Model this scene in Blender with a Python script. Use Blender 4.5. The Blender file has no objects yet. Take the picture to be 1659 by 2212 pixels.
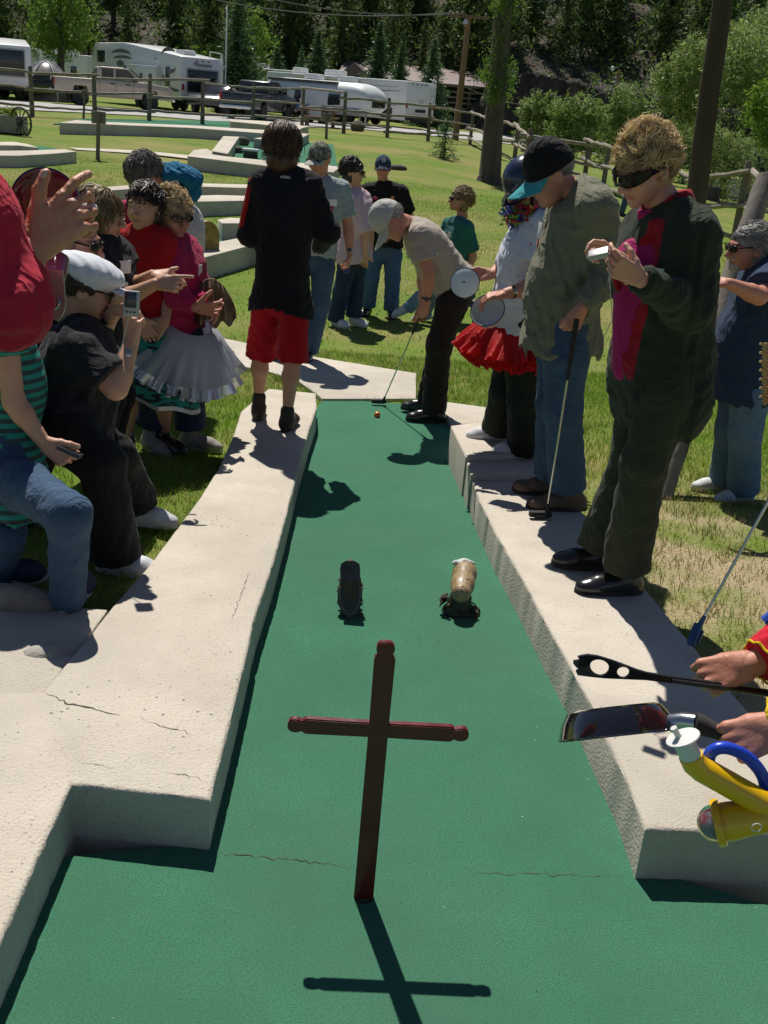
import bpy, bmesh, math, random
import numpy as np
from mathutils import Vector, Matrix
random.seed(7); RNG = np.random.RandomState(7)
sc = bpy.context.scene
COL = sc.collection
# ---------------------------------------------------------------- camera, sky, sun, exposure
FPX = 2300.0; W0, H0 = 1659.0, 2212.0          # focal length and photo size in measured pixels
PITCH, ROLL = math.radians(21.1), math.radians(4.8)
CAM = Vector((0, 0, 1.9))
FWD = Vector((0, math.cos(PITCH), -math.sin(PITCH)))
UP0 = Vector((0, math.sin(PITCH), math.cos(PITCH))); RT0 = Vector((1, 0, 0))
CU = UP0*math.cos(ROLL) - RT0*math.sin(ROLL); CR = RT0*math.cos(ROLL) + UP0*math.sin(ROLL)
cd = bpy.data.cameras.new('camera'); co = bpy.data.objects.new('camera', cd); COL.objects.link(co)
cd.sensor_fit = 'HORIZONTAL'; cd.sensor_width = 36; cd.lens = FPX/W0*36; cd.clip_end = 2000; cd.clip_start = 0.05
mt = Matrix(((CR.x, CU.x, -FWD.x, 0), (CR.y, CU.y, -FWD.y, 0), (CR.z, CU.z, -FWD.z, 1.9), (0, 0, 0, 1)))
co.matrix_world = mt; sc.camera = co
SUN = Vector((-.16, .5, .87)).normalized()      # direction towards the sun, from the cross's shadow
wd = bpy.data.worlds.new('World'); sc.world = wd; wd.use_nodes = True
nt = wd.node_tree; nt.nodes.clear()
sk = nt.nodes.new('ShaderNodeTexSky'); sk.sky_type = 'NISHITA'; sk.sun_disc = False
sk.sun_elevation = math.asin(SUN.z); sk.sun_rotation = math.atan2(SUN.x, SUN.y); sk.altitude = 2600
bg = nt.nodes.new('ShaderNodeBackground'); bg.inputs['Strength'].default_value = 0.062
wo = nt.nodes.new('ShaderNodeOutputWorld')
nt.links.new(sk.outputs[0], bg.inputs[0]); nt.links.new(bg.outputs[0], wo.inputs[0])
sl = bpy.data.lights.new('sun', 'SUN'); sl.energy = 5.0; sl.angle = math.radians(.5); sl.color = (1, .955, .87)
so = bpy.data.objects.new('sun', sl); COL.objects.link(so)
so.rotation_euler = SUN.to_track_quat('Z', 'Y').to_euler(); so.location = (-20, 60, 100)
sc.view_settings.view_transform = 'Standard'; sc.view_settings.look = 'None'
sc.view_settings.exposure = 0.08; sc.view_settings.gamma = 1
sc.render.resolution_x = 768; sc.render.resolution_y = 1024

# ---------------------------------------------------------------- terrain
GY = np.array([-6, 3.4, 6, 12, 20, 38, 60, 84, 86, 120, 260.]); GZ = np.array([0, 0, -.12, -.35, -.2, .5, .5, .6, .6, 13, 80.])
def sst(x, a, b):
    t = np.clip((x-a)/(b-a), 0, 1); return t*t*(3-2*t)
def gz(x, y):
    z = np.interp(y, GY, GZ)
    z = z - .085*np.clip(x, 0, 22)*sst(np.asarray(y, float), 12, 32)
    z = z + 4.2*sst(np.asarray(y, float), 83.5, 85.5)*sst(np.asarray(x, float), 3, 6)   # rock face
    return z
def hz(y): return float(np.interp(y, GY, GZ))
def ray(px, py):
    u = (px-W0/2)/FPX; v = (py-H0/2)/FPX
    return FWD + CR*u - CU*v
def at(px, py, Y):                              # the point of the place seen at (px,py) and Y metres ahead
    d = ray(px, py); return CAM + d*(Y/d.y)
def hit(px, py, lift=0.0):
    d = ray(px, py); d = d/d.y
    y0, y1 = .3, 260.
    ys = np.concatenate([np.arange(.5, 40, .02), np.arange(40, 260, .2)])
    zz = CAM.z + d.z*ys; g = gz(d.x*ys, ys)+lift
    k = np.argmax(zz < g)
    if not (zz < g).any(): k = len(ys)-1
    if k > 0:
        a, b = zz[k-1]-g[k-1], zz[k]-g[k]; t = a/(a-b) if a != b else 0
        y = ys[k-1]+(ys[k]-ys[k-1])*t
    else: y = ys[0]
    return Vector((d.x*y, y, CAM.z+d.z*y))
def pix(p):
    q = Vector(p)-CAM; w = q.dot(FWD); return (W0/2+FPX*q.dot(CR)/w, H0/2-FPX*q.dot(CU)/w)

# ---------------------------------------------------------------- materials
MATS = {}
def M(name, col, rough=.6, col2=None, scale=6., mix=(.35, .65), bump=0., bscale=30., metal=0., spec=.5, coat=0.,
      transl=0., trans=0., alpha=1., stretch=None, col3=None, scale3=40., thr3=.62, detail=6., coords='Object', bdist=.01):
    if name in MATS: return MATS[name]
    m = bpy.data.materials.new(name); m.use_nodes = True; nt = m.node_tree; N = nt.nodes; L = nt.links
    b = N['Principled BSDF']; out = N['Material Output']
    b.inputs['Roughness'].default_value = rough; b.inputs['Metallic'].default_value = metal
    b.inputs['Specular IOR Level'].default_value = spec
    b.inputs['Coat Weight'].default_value = coat; b.inputs['Transmission Weight'].default_value = trans
    b.inputs['Alpha'].default_value = alpha
    tc = N.new('ShaderNodeTexCoord'); src = tc.outputs[coords]
    if stretch:
        mp = N.new('ShaderNodeMapping'); mp.inputs['Scale'].default_value = stretch; L.new(src, mp.inputs[0]); src = mp.outputs[0]
    if col2 is None: col2 = tuple(c*.8 for c in col)
    n1 = N.new('ShaderNodeTexNoise'); n1.inputs['Scale'].default_value = scale; n1.inputs['Detail'].default_value = detail
    n1.inputs['Roughness'].default_value = .6
    L.new(src, n1.inputs['Vector'])
    r1 = N.new('ShaderNodeMapRange'); r1.inputs[1].default_value = mix[0]; r1.inputs[2].default_value = mix[1]
    L.new(n1.outputs[0], r1.inputs[0])
    mx = N.new('ShaderNodeMix'); mx.data_type = 'RGBA'; L.new(r1.outputs[0], mx.inputs[0])
    mx.inputs[6].default_value = (*col, 1); mx.inputs[7].default_value = (*col2, 1)
    cout = mx.outputs[2]
    if col3 is not None:
        n3 = N.new('ShaderNodeTexNoise'); n3.inputs['Scale'].default_value = scale3; n3.inputs['Detail'].default_value = 3
        L.new(src, n3.inputs['Vector'])
        r3 = N.new('ShaderNodeMapRange'); r3.inputs[1].default_value = thr3; r3.inputs[2].default_value = thr3+.05
        L.new(n3.outputs[0], r3.inputs[0])
        m3 = N.new('ShaderNodeMix'); m3.data_type = 'RGBA'; L.new(r3.outputs[0], m3.inputs[0])
        L.new(cout, m3.inputs[6]); m3.inputs[7].default_value = (*col3, 1); cout = m3.outputs[2]
    L.new(cout, b.inputs['Base Color'])
    if bump:
        n2 = N.new('ShaderNodeTexNoise'); n2.inputs['Scale'].default_value = bscale; n2.inputs['Detail'].default_value = 5
        L.new(src, n2.inputs['Vector'])
        bp = N.new('ShaderNodeBump'); bp.inputs['Strength'].default_value = bump; bp.inputs['Distance'].default_value = bdist
        L.new(n2.outputs[0], bp.inputs['Height']); L.new(bp.outputs[0], b.inputs['Normal'])
    if transl:
        t = N.new('ShaderNodeBsdfTranslucent'); L.new(cout, t.inputs[0])
        ms = N.new('ShaderNodeMixShader'); ms.inputs[0].default_value = transl
        L.new(b.outputs[0], ms.inputs[1]); L.new(t.outputs[0], ms.inputs[2]); L.new(ms.outputs[0], out.inputs[0])
    MATS[name] = m; return m

# ---------------------------------------------------------------- object helpers
def tag(o, label=None, cat=None, group=None, kind=None):
    if label: o['label'] = label
    if cat: o['category'] = cat
    if group: o['group'] = group
    if kind: o['kind'] = kind
    return o
def thing(name, label, cat, loc, group=None, rz=0):
    o = bpy.data.objects.new(name, None); COL.objects.link(o); o.location = loc; o.rotation_euler = (0, 0, rz)
    o.empty_display_size = .1
    return tag(o, label, cat, group)
def mkmesh(name, V, F, mats, parent=None, smooth=True, mi=None, local=False, auto=None):
    me = bpy.data.meshes.new(name)
    V = np.asarray(V, dtype=float).reshape(-1, 3)
    if parent is not None and not local:
        if parent.get('_w') is None:
            loc = parent.location
            if parent.parent is not None: loc = loc + parent.parent.location
            V = V - np.array(loc)
    me.from_pydata(V.tolist(), [], [tuple(int(i) for i in f) for f in F])
    for m in (mats if isinstance(mats, (list, tuple)) else [mats]): me.materials.append(m)
    if mi is not None: me.polygons.foreach_set('material_index', np.asarray(mi, dtype=np.int32))
    if smooth is not None: me.polygons.foreach_set('use_smooth', [bool(smooth)]*len(me.polygons))
    if auto is not None:
        me.update(); me.set_sharp_from_angle(angle=math.radians(auto))
    me.update(); me.validate()
    o = bpy.data.objects.new(name, me); COL.objects.link(o)
    if parent is not None: o.parent = parent
    return o
def frame(d, up=(0, 0, 1)):
    d = Vector(d).normalized(); up = Vector(up)
    if abs(d.dot(up.normalized())) > .98: up = Vector((0, 1, 0)) if abs(d.y) < .9 else Vector((1, 0, 0))
    x = up.cross(d).normalized(); y = d.cross(x); return x, y, d
class MB:
    def __init__(s): s.V = []; s.F = []; s.I = []; s.mi = 0
    def add(s, V, F):
        n = len(s.V); s.V += [tuple(v) for v in V]; s.F += [tuple(i+n for i in f) for f in F]; s.I += [s.mi]*len(F); return s
    def box(s, c, size, R=None, bev=0.):
        c = Vector(c); hx, hy, hzz = [v/2 for v in size]
        bv = min(bev, hx*.9, hy*.9, hzz*.9)
        if bv <= 0:
            P = [(sx*hx, sy*hy, sz*hzz) for sx in (-1, 1) for sy in (-1, 1) for sz in (-1, 1)]
            F = [(0, 1, 3, 2), (4, 6, 7, 5), (0, 4, 5, 1), (2, 3, 7, 6), (0, 2, 6, 4), (1, 5, 7, 3)]
        else:
            bm = bmesh.new(); bmesh.ops.create_cube(bm, size=1)
            for v in bm.verts: v.co = Vector((v.co.x*2*hx, v.co.y*2*hy, v.co.z*2*hzz))
            bmesh.ops.bevel(bm, geom=bm.edges[:], offset=bv, segments=2, affect='EDGES', profile=.6)
            bm.verts.index_update(); P = [v.co[:] for v in bm.verts]; F = [[v.index for v in f.verts] for f in bm.faces]; bm.free()
        if R is None: R = Matrix.Identity(3)
        return s.add([c + R @ Vector(p) for p in P], F)
    def tube(s, pts, rad, n=10, caps=True, flat=None):
        pts = [Vector(p) for p in pts]; m = len(pts)
        if not hasattr(rad, '__len__'): rad = [rad]*m
        V = []; up = None
        for i, p in enumerate(pts):
            d = (pts[min(i+1, m-1)]-pts[max(i-1, 0)])
            if d.length < 1e-9: d = Vector((0, 0, 1))
            d.normalize()
            if up is None: x, y, _ = frame(d)
            else:
                x = (up - d*up.dot(d)); x = x.normalized() if x.length > 1e-6 else frame(d)[0]; y = d.cross(x)
            up = x
            for k in range(n):
                a = 2*math.pi*k/n; V.append(p + (x*math.cos(a)+y*math.sin(a)*(flat or 1))*rad[i])
        F = [(i*n+k, i*n+(k+1) % n, (i+1)*n+(k+1) % n, (i+1)*n+k) for i in range(m-1) for k in range(n)]
        if caps: F += [tuple(range(n-1, -1, -1)), tuple((m-1)*n+k for k in range(n))]
        return s.add(V, F)
    def lathe(s, c, prof, n=24, R=None, caps=True):
        c = Vector(c); R = R or Matrix.Identity(3); V = []
        for r, z in prof:
            for k in range(n):
                a = 2*math.pi*k/n; V.append(c + R @ Vector((r*math.cos(a), r*math.sin(a), z)))
        m = len(prof)
        F = [(i*n+k, i*n+(k+1) % n, (i+1)*n+(k+1) % n, (i+1)*n+k) for i in range(m-1) for k in range(n)]
        if caps: F += [tuple(range(n-1, -1, -1)), tuple((m-1)*n+k for k in range(n))]
        return s.add(V, F)
    def ell(s, c, r, R=None, n=16, m=10):
        prof = [(max(math.sin(math.pi*i/m), .002), -math.cos(math.pi*i/m)) for i in range(m+1)]
        R = R or Matrix.Identity(3); S = Matrix.Diagonal(Vector(r))
        return s.lathe(c, prof, n, R @ S)
    def prism(s, poly, vec):
        n = len(poly); P = [Vector(p) for p in poly]; v = Vector(vec)
        return s.add(P+[p+v for p in P], [tuple(range(n-1, -1, -1)), tuple(range(n, 2*n))]+[(i, (i+1) % n, n+(i+1) % n, n+i) for i in range(n)])
    def build(s, name, mats, parent=None, smooth=True, auto=35, local=False):
        return mkmesh(name, s.V, s.F, mats, parent, smooth, s.I, local, auto)
def rotm(fx, fz):                              # local x along fx, local z near fz
    x = Vector(fx).normalized(); z = Vector(fz); z = (z-x*z.dot(x)).normalized(); y = z.cross(x)
    return Matrix((x, y, z)).transposed()
def copy_tree(o, loc=None, rz=None, scale=None, label=None):
    c = o.copy(); COL.objects.link(c)
    if loc is not None: c.location = loc
    if rz is not None: c.rotation_euler = (0, 0, rz)
    if scale is not None: c.scale = (scale,)*3 if not hasattr(scale, '__len__') else scale
    if label: c['label'] = label
    for ch in list(o.children):
        k = ch.copy(); COL.objects.link(k); k.parent = c
        for g in list(ch.children):
            q = g.copy(); COL.objects.link(q); q.parent = k
    return c
def densify(poly, step=.25):
    out = []
    for i, p in enumerate(poly):
        q = poly[(i+1) % len(poly)]; p = Vector(p); q = Vector(q); n = max(1, int((q-p).length/step))
        out += [p.lerp(q, k/n) for k in range(n)]
    return out
def slab(name, poly, top, bottom, mats, parent=None, step=.25, bev=.012, rough=0.):
    """poly of (x,y); top surface at ground profile + top, sides down to + bottom"""
    pts = densify([Vector((p[0], p[1], 0)) for p in poly], step)
    bm = bmesh.new(); vs = [bm.verts.new((p.x, p.y, float(gz(p.x, p.y))+top)) for p in pts]
    es = [bm.edges.new((vs[i], vs[(i+1) % len(vs)])) for i in range(len(vs))]
    bmesh.ops.triangle_fill(bm, edges=es, use_beauty=True)
    bmesh.ops.recalc_face_normals(bm, faces=bm.faces)
    if sum(f.normal.z*f.calc_area() for f in bm.faces) < 0: bmesh.ops.reverse_faces(bm, faces=bm.faces)
    be = [e for e in bm.edges if len(e.link_faces) == 1]
    r = bmesh.ops.extrude_edge_only(bm, edges=be)
    for v in [g for g in r['geom'] if isinstance(g, bmesh.types.BMVert)]: v.co.z += bottom-top
    bmesh.ops.recalc_face_normals(bm, faces=bm.faces)
    if sum(f.normal.z*f.calc_area() for f in bm.faces) < 0: bmesh.ops.reverse_faces(bm, faces=bm.faces)
    if bev:
        te = [e for e in bm.edges if len(e.link_faces) == 2 and abs(e.link_faces[0].normal.z-e.link_faces[1].normal.z) > .5]
        bmesh.ops.bevel(bm, geom=te, offset=bev, segments=3, affect='EDGES', profile=.5)
    if rough:
        rq = random.Random(3)
        for v in bm.verts:                      # a worn, chipped arris and slightly wavy formwork
            zt = float(gz(v.co.x, v.co.y))+top; nz = (math.sin(v.co.x*17+v.co.y*13)+math.sin(v.co.y*31-v.co.x*17)+math.sin(v.co.x*41))*rough/4
            v.co.x += nz*.02
            if v.co.z < zt-.001 and v.co.z > zt-.04 or any(abs(e.link_faces[0].normal.z-e.link_faces[-1].normal.z) > .1 for e in v.link_edges if e.link_faces) and v.co.z > zt-.04:
                k = rq.random(); q = -v.normal*(abs(rq.gauss(0, rough*.45))+(rough*1.6*rq.random() if k < .10 else 0)); q.z *= .15; v.co += q
    me = bpy.data.meshes.new(name); bm.to_mesh(me); bm.free()
    for m in (mats if isinstance(mats, (list, tuple)) else [mats]): me.materials.append(m)
    me.polygons.foreach_set('use_smooth', [True]*len(me.polygons)); me.set_sharp_from_angle(angle=math.radians(40))
    o = bpy.data.objects.new(name, me); COL.objects.link(o)
    if parent is not None: o.parent = parent; me.transform(Matrix.Translation(-parent.location))
    return o
# ================================================================ setting
CONC = M('concrete', (.60, .54, .455), .9, (.49, .435, .36), 5, (.3, .7), .7, 110, col3=(.27, .24, .19), scale3=120, thr3=.64, bdist=.006, detail=12)
def rough_concrete():
    """side faces: cast concrete with air holes; worn pits gather along the top arrises"""
    m = CONC; N = m.node_tree.nodes; L = m.node_tree.links; b = N['Principled BSDF']
    tc = [n for n in N if n.type == 'TEX_COORD'][0]
    v = N.new('ShaderNodeTexVoronoi'); v.inputs['Scale'].default_value = 26; v.inputs['Randomness'].default_value = 1
    L.new(tc.outputs['Object'], v.inputs['Vector'])
    n = N.new('ShaderNodeTexNoise'); n.inputs['Scale'].default_value = 2.3; L.new(tc.outputs['Object'], n.inputs['Vector'])
    th = N.new('ShaderNodeMapRange'); th.inputs[1].default_value = .45; th.inputs[2].default_value = .72; th.inputs[3].default_value = .0; th.inputs[4].default_value = .16
    L.new(n.outputs[0], th.inputs[0])
    lt = N.new('ShaderNodeMath'); lt.operation = 'LESS_THAN'; L.new(v.outputs['Distance'], lt.inputs[0]); L.new(th.outputs[0], lt.inputs[1])
    old = b.inputs['Base Color'].links[0].from_socket
    # broad stain patches
    n2 = N.new('ShaderNodeTexNoise'); n2.inputs['Scale'].default_value = .9; n2.inputs['Detail'].default_value = 8; L.new(tc.outputs['Object'], n2.inputs['Vector'])
    r2 = N.new('ShaderNodeMapRange'); r2.inputs[1].default_value = .44; r2.inputs[2].default_value = .62; r2.inputs[4].default_value = .55; L.new(n2.outputs[0], r2.inputs[0])
    ms = N.new('ShaderNodeMix'); ms.data_type = 'RGBA'; L.new(r2.outputs[0], ms.inputs[0]); L.new(old, ms.inputs[6]); ms.inputs[7].default_value = (.40, .36, .30, 1)
    mx = N.new('ShaderNodeMix'); mx.data_type = 'RGBA'; L.new(lt.outputs[0], mx.inputs[0]); L.new(ms.outputs[2], mx.inputs[6]); mx.inputs[7].default_value = (.2, .19, .16, 1)
    L.new(mx.outputs[2], b.inputs['Base Color'])
    # bump: grain minus pits
    bp = [n for n in N if n.type == 'BUMP'][0]; hn = bp.inputs['Height'].links[0].from_socket
    su = N.new('ShaderNodeMath'); su.operation = 'SUBTRACT'; L.new(hn, su.inputs[0]); L.new(lt.outputs[0], su.inputs[1]); L.new(su.outputs[0], bp.inputs['Height'])
rough_concrete()
def felt_mat():
    m = M('green_felt', (.050, .166, .097), .95, (.061, .196, .117), 2.6, (.35, .65), .7, 420, spec=.12, col3=(.038, .130, .074), scale3=230, thr3=.52, bdist=.004, detail=12)
    N = m.node_tree.nodes; L = m.node_tree.links; b = N['Principled BSDF']; tc = [n for n in N if n.type == 'TEX_COORD'][0]
    v = N.new('ShaderNodeTexVoronoi'); v.inputs['Scale'].default_value = 9; L.new(tc.outputs['Object'], v.inputs['Vector'])
    n = N.new('ShaderNodeTexNoise'); n.inputs['Scale'].default_value = 40; L.new(tc.outputs['Object'], n.inputs['Vector'])
    lt = N.new('ShaderNodeMath'); lt.operation = 'LESS_THAN'; lt.inputs[1].default_value = .022; L.new(v.outputs['Distance'], lt.inputs[0])
    old = b.inputs['Base Color'].links[0].from_socket
    mx = N.new('ShaderNodeMix'); mx.data_type = 'RGBA'; L.new(lt.outputs[0], mx.inputs[0]); L.new(old, mx.inputs[6]); mx.inputs[7].default_value = (.35, .4, .3, 1)
    L.new(mx.outputs[2], b.inputs['Base Color'])
    n4 = N.new('ShaderNodeTexNoise'); n4.inputs['Scale'].default_value = .8; n4.inputs['Detail'].default_value = 9; n4.inputs['Roughness'].default_value = .65; L.new(tc.outputs['Object'], n4.inputs['Vector'])
    r4 = N.new('ShaderNodeMapRange'); r4.inputs[1].default_value = .46; r4.inputs[2].default_value = .68; r4.inputs[4].default_value = .6; L.new(n4.outputs[0], r4.inputs[0])
    m4 = N.new('ShaderNodeMix'); m4.data_type = 'RGBA'; L.new(r4.outputs[0], m4.inputs[0]); L.new(b.inputs['Base Color'].links[0].from_socket, m4.inputs[6]); m4.inputs[7].default_value = (.062, .138, .092, 1); L.new(m4.outputs[2], b.inputs['Base Color'])
    b.inputs['Sheen Weight'].default_value = .12; b.inputs['Sheen Roughness'].default_value = .5; b.inputs['Sheen Tint'].default_value = (.3, .9, .6, 1)
    return m
FELT = felt_mat()
def hxy(pts, lift=0.): return [tuple(hit(x, y, lift)[:2]) for x, y in pts]
C_H = .165
left_top = [(455, 1728), (482, 1622), (508, 1521), (532, 1420), (555, 1322), (590, 1243-22), (622, 1105), (648, 1000), (668, 930), (685, 880), (683, 849), (579, 839),
            (520, 887), (503, 940), (474, 1006), (425, 1082), (322, 1218), (234, 1318), (194, 1368), (90, 1493), (-250, 1500), (-400, 2380),
            (-205, 2440), (-60, 2165), (43, 1944), (100, 1815), (156, 1693)]
L_XY = hxy(left_top, C_H)
o = slab('concrete_curb', L_XY, C_H, -.1, CONC, step=.03, bev=.014, rough=.004)
tag(o, 'broad pale concrete curb along the left of the green felt, with cracks and a square step', 'curb')
# cracks worn across the left curb
CRACK = M('crack_dirt', (.05, .045, .035), 1, (.12, .10, .08), 30)
def crack(pts, lift, w, parent, name='crack'):
    P = []
    for i in range(len(pts)-1):
        a, b = hit(*pts[i], lift), hit(*pts[i+1], lift)
        n = max(2, int((b-a).length/.012))
        P += [a.lerp(b, k/n) for k in range(n)]
    V, F = [], []
    for i, p in enumerate(P):
        d = (P[min(i+1, len(P)-1)]-P[max(i-1, 0)]); d.z = 0; d.normalize(); s = Vector((-d.y, d.x, 0))
        j = random.gauss(0, .0035); ww = w*(.3+random.random())*min(1, i/8+.1, (len(P)-1-i)/8+.1)
        z = float(gz(p.x, p.y))+lift+.0015
        for e in (-1, 1):
            q = p+s*(j+e*ww/2); V.append((q.x, q.y, z))
        if i: F.append((2*i-2, 2*i-1, 2*i+1, 2*i))
    return mkmesh(name, V, F, CRACK, parent)
crack([(92, 1494), (150, 1520), (215, 1535), (270, 1548)], C_H, .007, o)
crack([(300, 1548), (345, 1570), (400, 1578), (440, 1598)], C_H, .0025, o)
crack([(170, 1648), (262, 1660)], C_H, .003, o)
crack([(345, 1667), (408, 1675), (452, 1690)], C_H, .003, o)
crack([(497, 1350), (520, 1290), (540, 1232)], C_H, .002, o)
pad = slab('pavement', hxy([(234, 1320), (100, 1313), (-100, 1309), (-500, 1300), (-600, 1520), (90, 1510), (194, 1375)], .14), .148, -.1, CONC, bev=.008)
tag(pad, kind='structure')
rc = thing('concrete_curb', 'long concrete curb on the right of the green felt, stepped up twice at its far end', 'curb', hit(1300, 1500, C_H))
main = [(1018, 1034), (1034, 1078), (1075, 1161), (1129, 1252), (1191, 1368), (1237, 1450), (1279, 1531), (1353, 1686), (1393, 1791), (1659, 1800), (1990, 1818),
        (1800, 1745), (1625, 1543), (1538, 1444), (1477, 1368), (1390, 1265), (1258, 1105), (1195, 1030)]
R_XY = hxy(main, C_H); slab('curb_section', R_XY, C_H, -.1, CONC, rc, step=.03, bev=.014, rough=.004)
R2 = hxy([(1007, 994), (1017, 1024), (1195, 1024), (1165, 985)], .2); slab('curb_section', R2, .2, -.1, CONC, rc, bev=.012)
R3 = hxy([(974, 919), (986, 945), (1006, 986), (1165, 978), (1080, 905)], .23); slab('curb_section', R3, .23, -.1, CONC, rc, bev=.012)
# felt
fl = hxy([(700, 861), (664, 955), (625, 1130), (598, 1260), (480, 1835)], 0); fr = hxy([(1370, 1893), (1210, 1537), (1010, 1085), (958, 880)], 0)
FELT_XY = [(p[0]-.10, p[1]) if i else p for i, p in enumerate(fl)] + [(-3.5, 1.45), (-3.5, -2.5), (3.5, -2.5), (3.5, 1.45)] + [(p[0]+(.12 if i < 3 else 0), p[1]) for i, p in enumerate(fr)]
ft = slab('putting_turf', FELT_XY, .004, -.09, FELT, step=.2, bev=0); tag(ft, kind='structure')
sm = crack([(445, 1840), (520, 1848), (640, 1858), (780, 1876)], .0045, .0028, ft, 'seam')
crack([(1010, 1883), (1200, 1890), (1368, 1893)], .0045, .002, ft, 'seam')
# concrete path behind the tee
pa = slab('path', hxy([(200, 690), (330, 700), (468, 727), (640, 764), (899, 806), (899, 861), (695, 861), (683, 850), (640, 820), (572, 800), (480, 783), (330, 760), (200, 745)], .02), .02, -.15, CONC, bev=.006)
tag(pa, kind='structure')
PB_XY = hxy([(899, 862), (955, 880), (975, 919), (1085, 906), (1055, 880), (950, 866)], .035); pb = slab('pavement', PB_XY, .035, -.15, CONC, bev=.006); tag(pb, kind='structure')

# lawn: one sheet to the foot of the hill, sunk below the hole's channel
def pip(x, y, poly):
    x = np.asarray(x); y = np.asarray(y); c = np.zeros(x.shape, bool); n = len(poly)
    for i in range(n):
        x1, y1 = poly[i]; x2, y2 = poly[(i+1) % n]
        if y1 == y2: continue
        c ^= ((y1 > y) != (y2 > y)) & (x < (x2-x1)*(y-y1)/(y2-y1)+x1)
    return c
HOLE = hxy([(700, 845), (590, 840), (540, 880), (520, 940), (490, 1005), (440, 1085), (340, 1215), (260, 1310)], C_H) + [(-2.2, 3.2), (-5, 3.1), (-5, -3), (5, -3), (3.5, 1.6)] + \
       hxy([(1625-22, 1543), (1538-22, 1444), (1390-22, 1265), (1258-20, 1105), (1160, 1000), (1060, 900), (950, 867)], C_H)
PATHXY = hxy([(200, 690), (330, 700), (468, 727), (640, 764), (899, 806), (899, 861), (695, 861), (683, 850), (640, 820), (572, 800), (480, 783), (330, 760), (200, 745)], .02)
def lawn_z(x, y):
    z = gz(x, y) + .095*(1-sst(np.asarray(y, float), 4.8, 6.6))
    return z
def spaced(a):
    out = []
    for lo, hi, st in a: out += list(np.arange(lo, hi, st))
    return np.array(out+[a[-1][1]])
xs = spaced([(-90, -20, 5), (-20, -8, 1), (-8, -3, .25), (-3, 3.5, .07), (3.5, 8, .25), (8, 26, 1), (26, 90, 5)])
ys = spaced([(-6, 0, 1), (0, 8, .07), (8, 14, .25), (14, 40, .5), (40, 80, 1.5), (80, 84, 1)])
X, Y = np.meshgrid(xs, ys, indexing='ij'); Z = lawn_z(X, Y)
Z = Z + .012*np.sin(X*1.7+np.sin(Y*1.1))*np.sin(Y*1.3)*sst(Y, 6.5, 9)
# the putting lanes and the path are laid in the ground: the lawn sinks under them
inh = pip(X, Y, HOLE); inp = pip(X, Y, PATHXY); Z = np.where(inh, gz(X, Y)-.13, Z); Z = np.where(inp, gz(X, Y)-.10, Z)
def grid_mesh(name, X, Y, Z, mat):
    nx, ny = X.shape; V = np.stack([X, Y, Z], -1).reshape(-1, 3)
    i = np.arange(nx*ny).reshape(nx, ny); F = np.stack([i[:-1, :-1], i[1:, :-1], i[1:, 1:], i[:-1, 1:]], -1).reshape(-1, 4)
    me = bpy.data.meshes.new(name); me.vertices.add(len(V)); me.vertices.foreach_set('co', V.ravel())
    me.loops.add(F.size); me.loops.foreach_set('vertex_index', F.ravel().astype(np.int32))
    me.polygons.add(len(F)); me.polygons.foreach_set('loop_start', np.arange(0, F.size, 4, dtype=np.int32)); me.polygons.foreach_set('loop_total', np.full(len(F), 4, dtype=np.int32))
    me.polygons.foreach_set('use_smooth', np.ones(len(F), bool)); me.update(calc_edges=True); me.materials.append(mat)
    o = bpy.data.objects.new(name, me); COL.objects.link(o); return o
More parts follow.
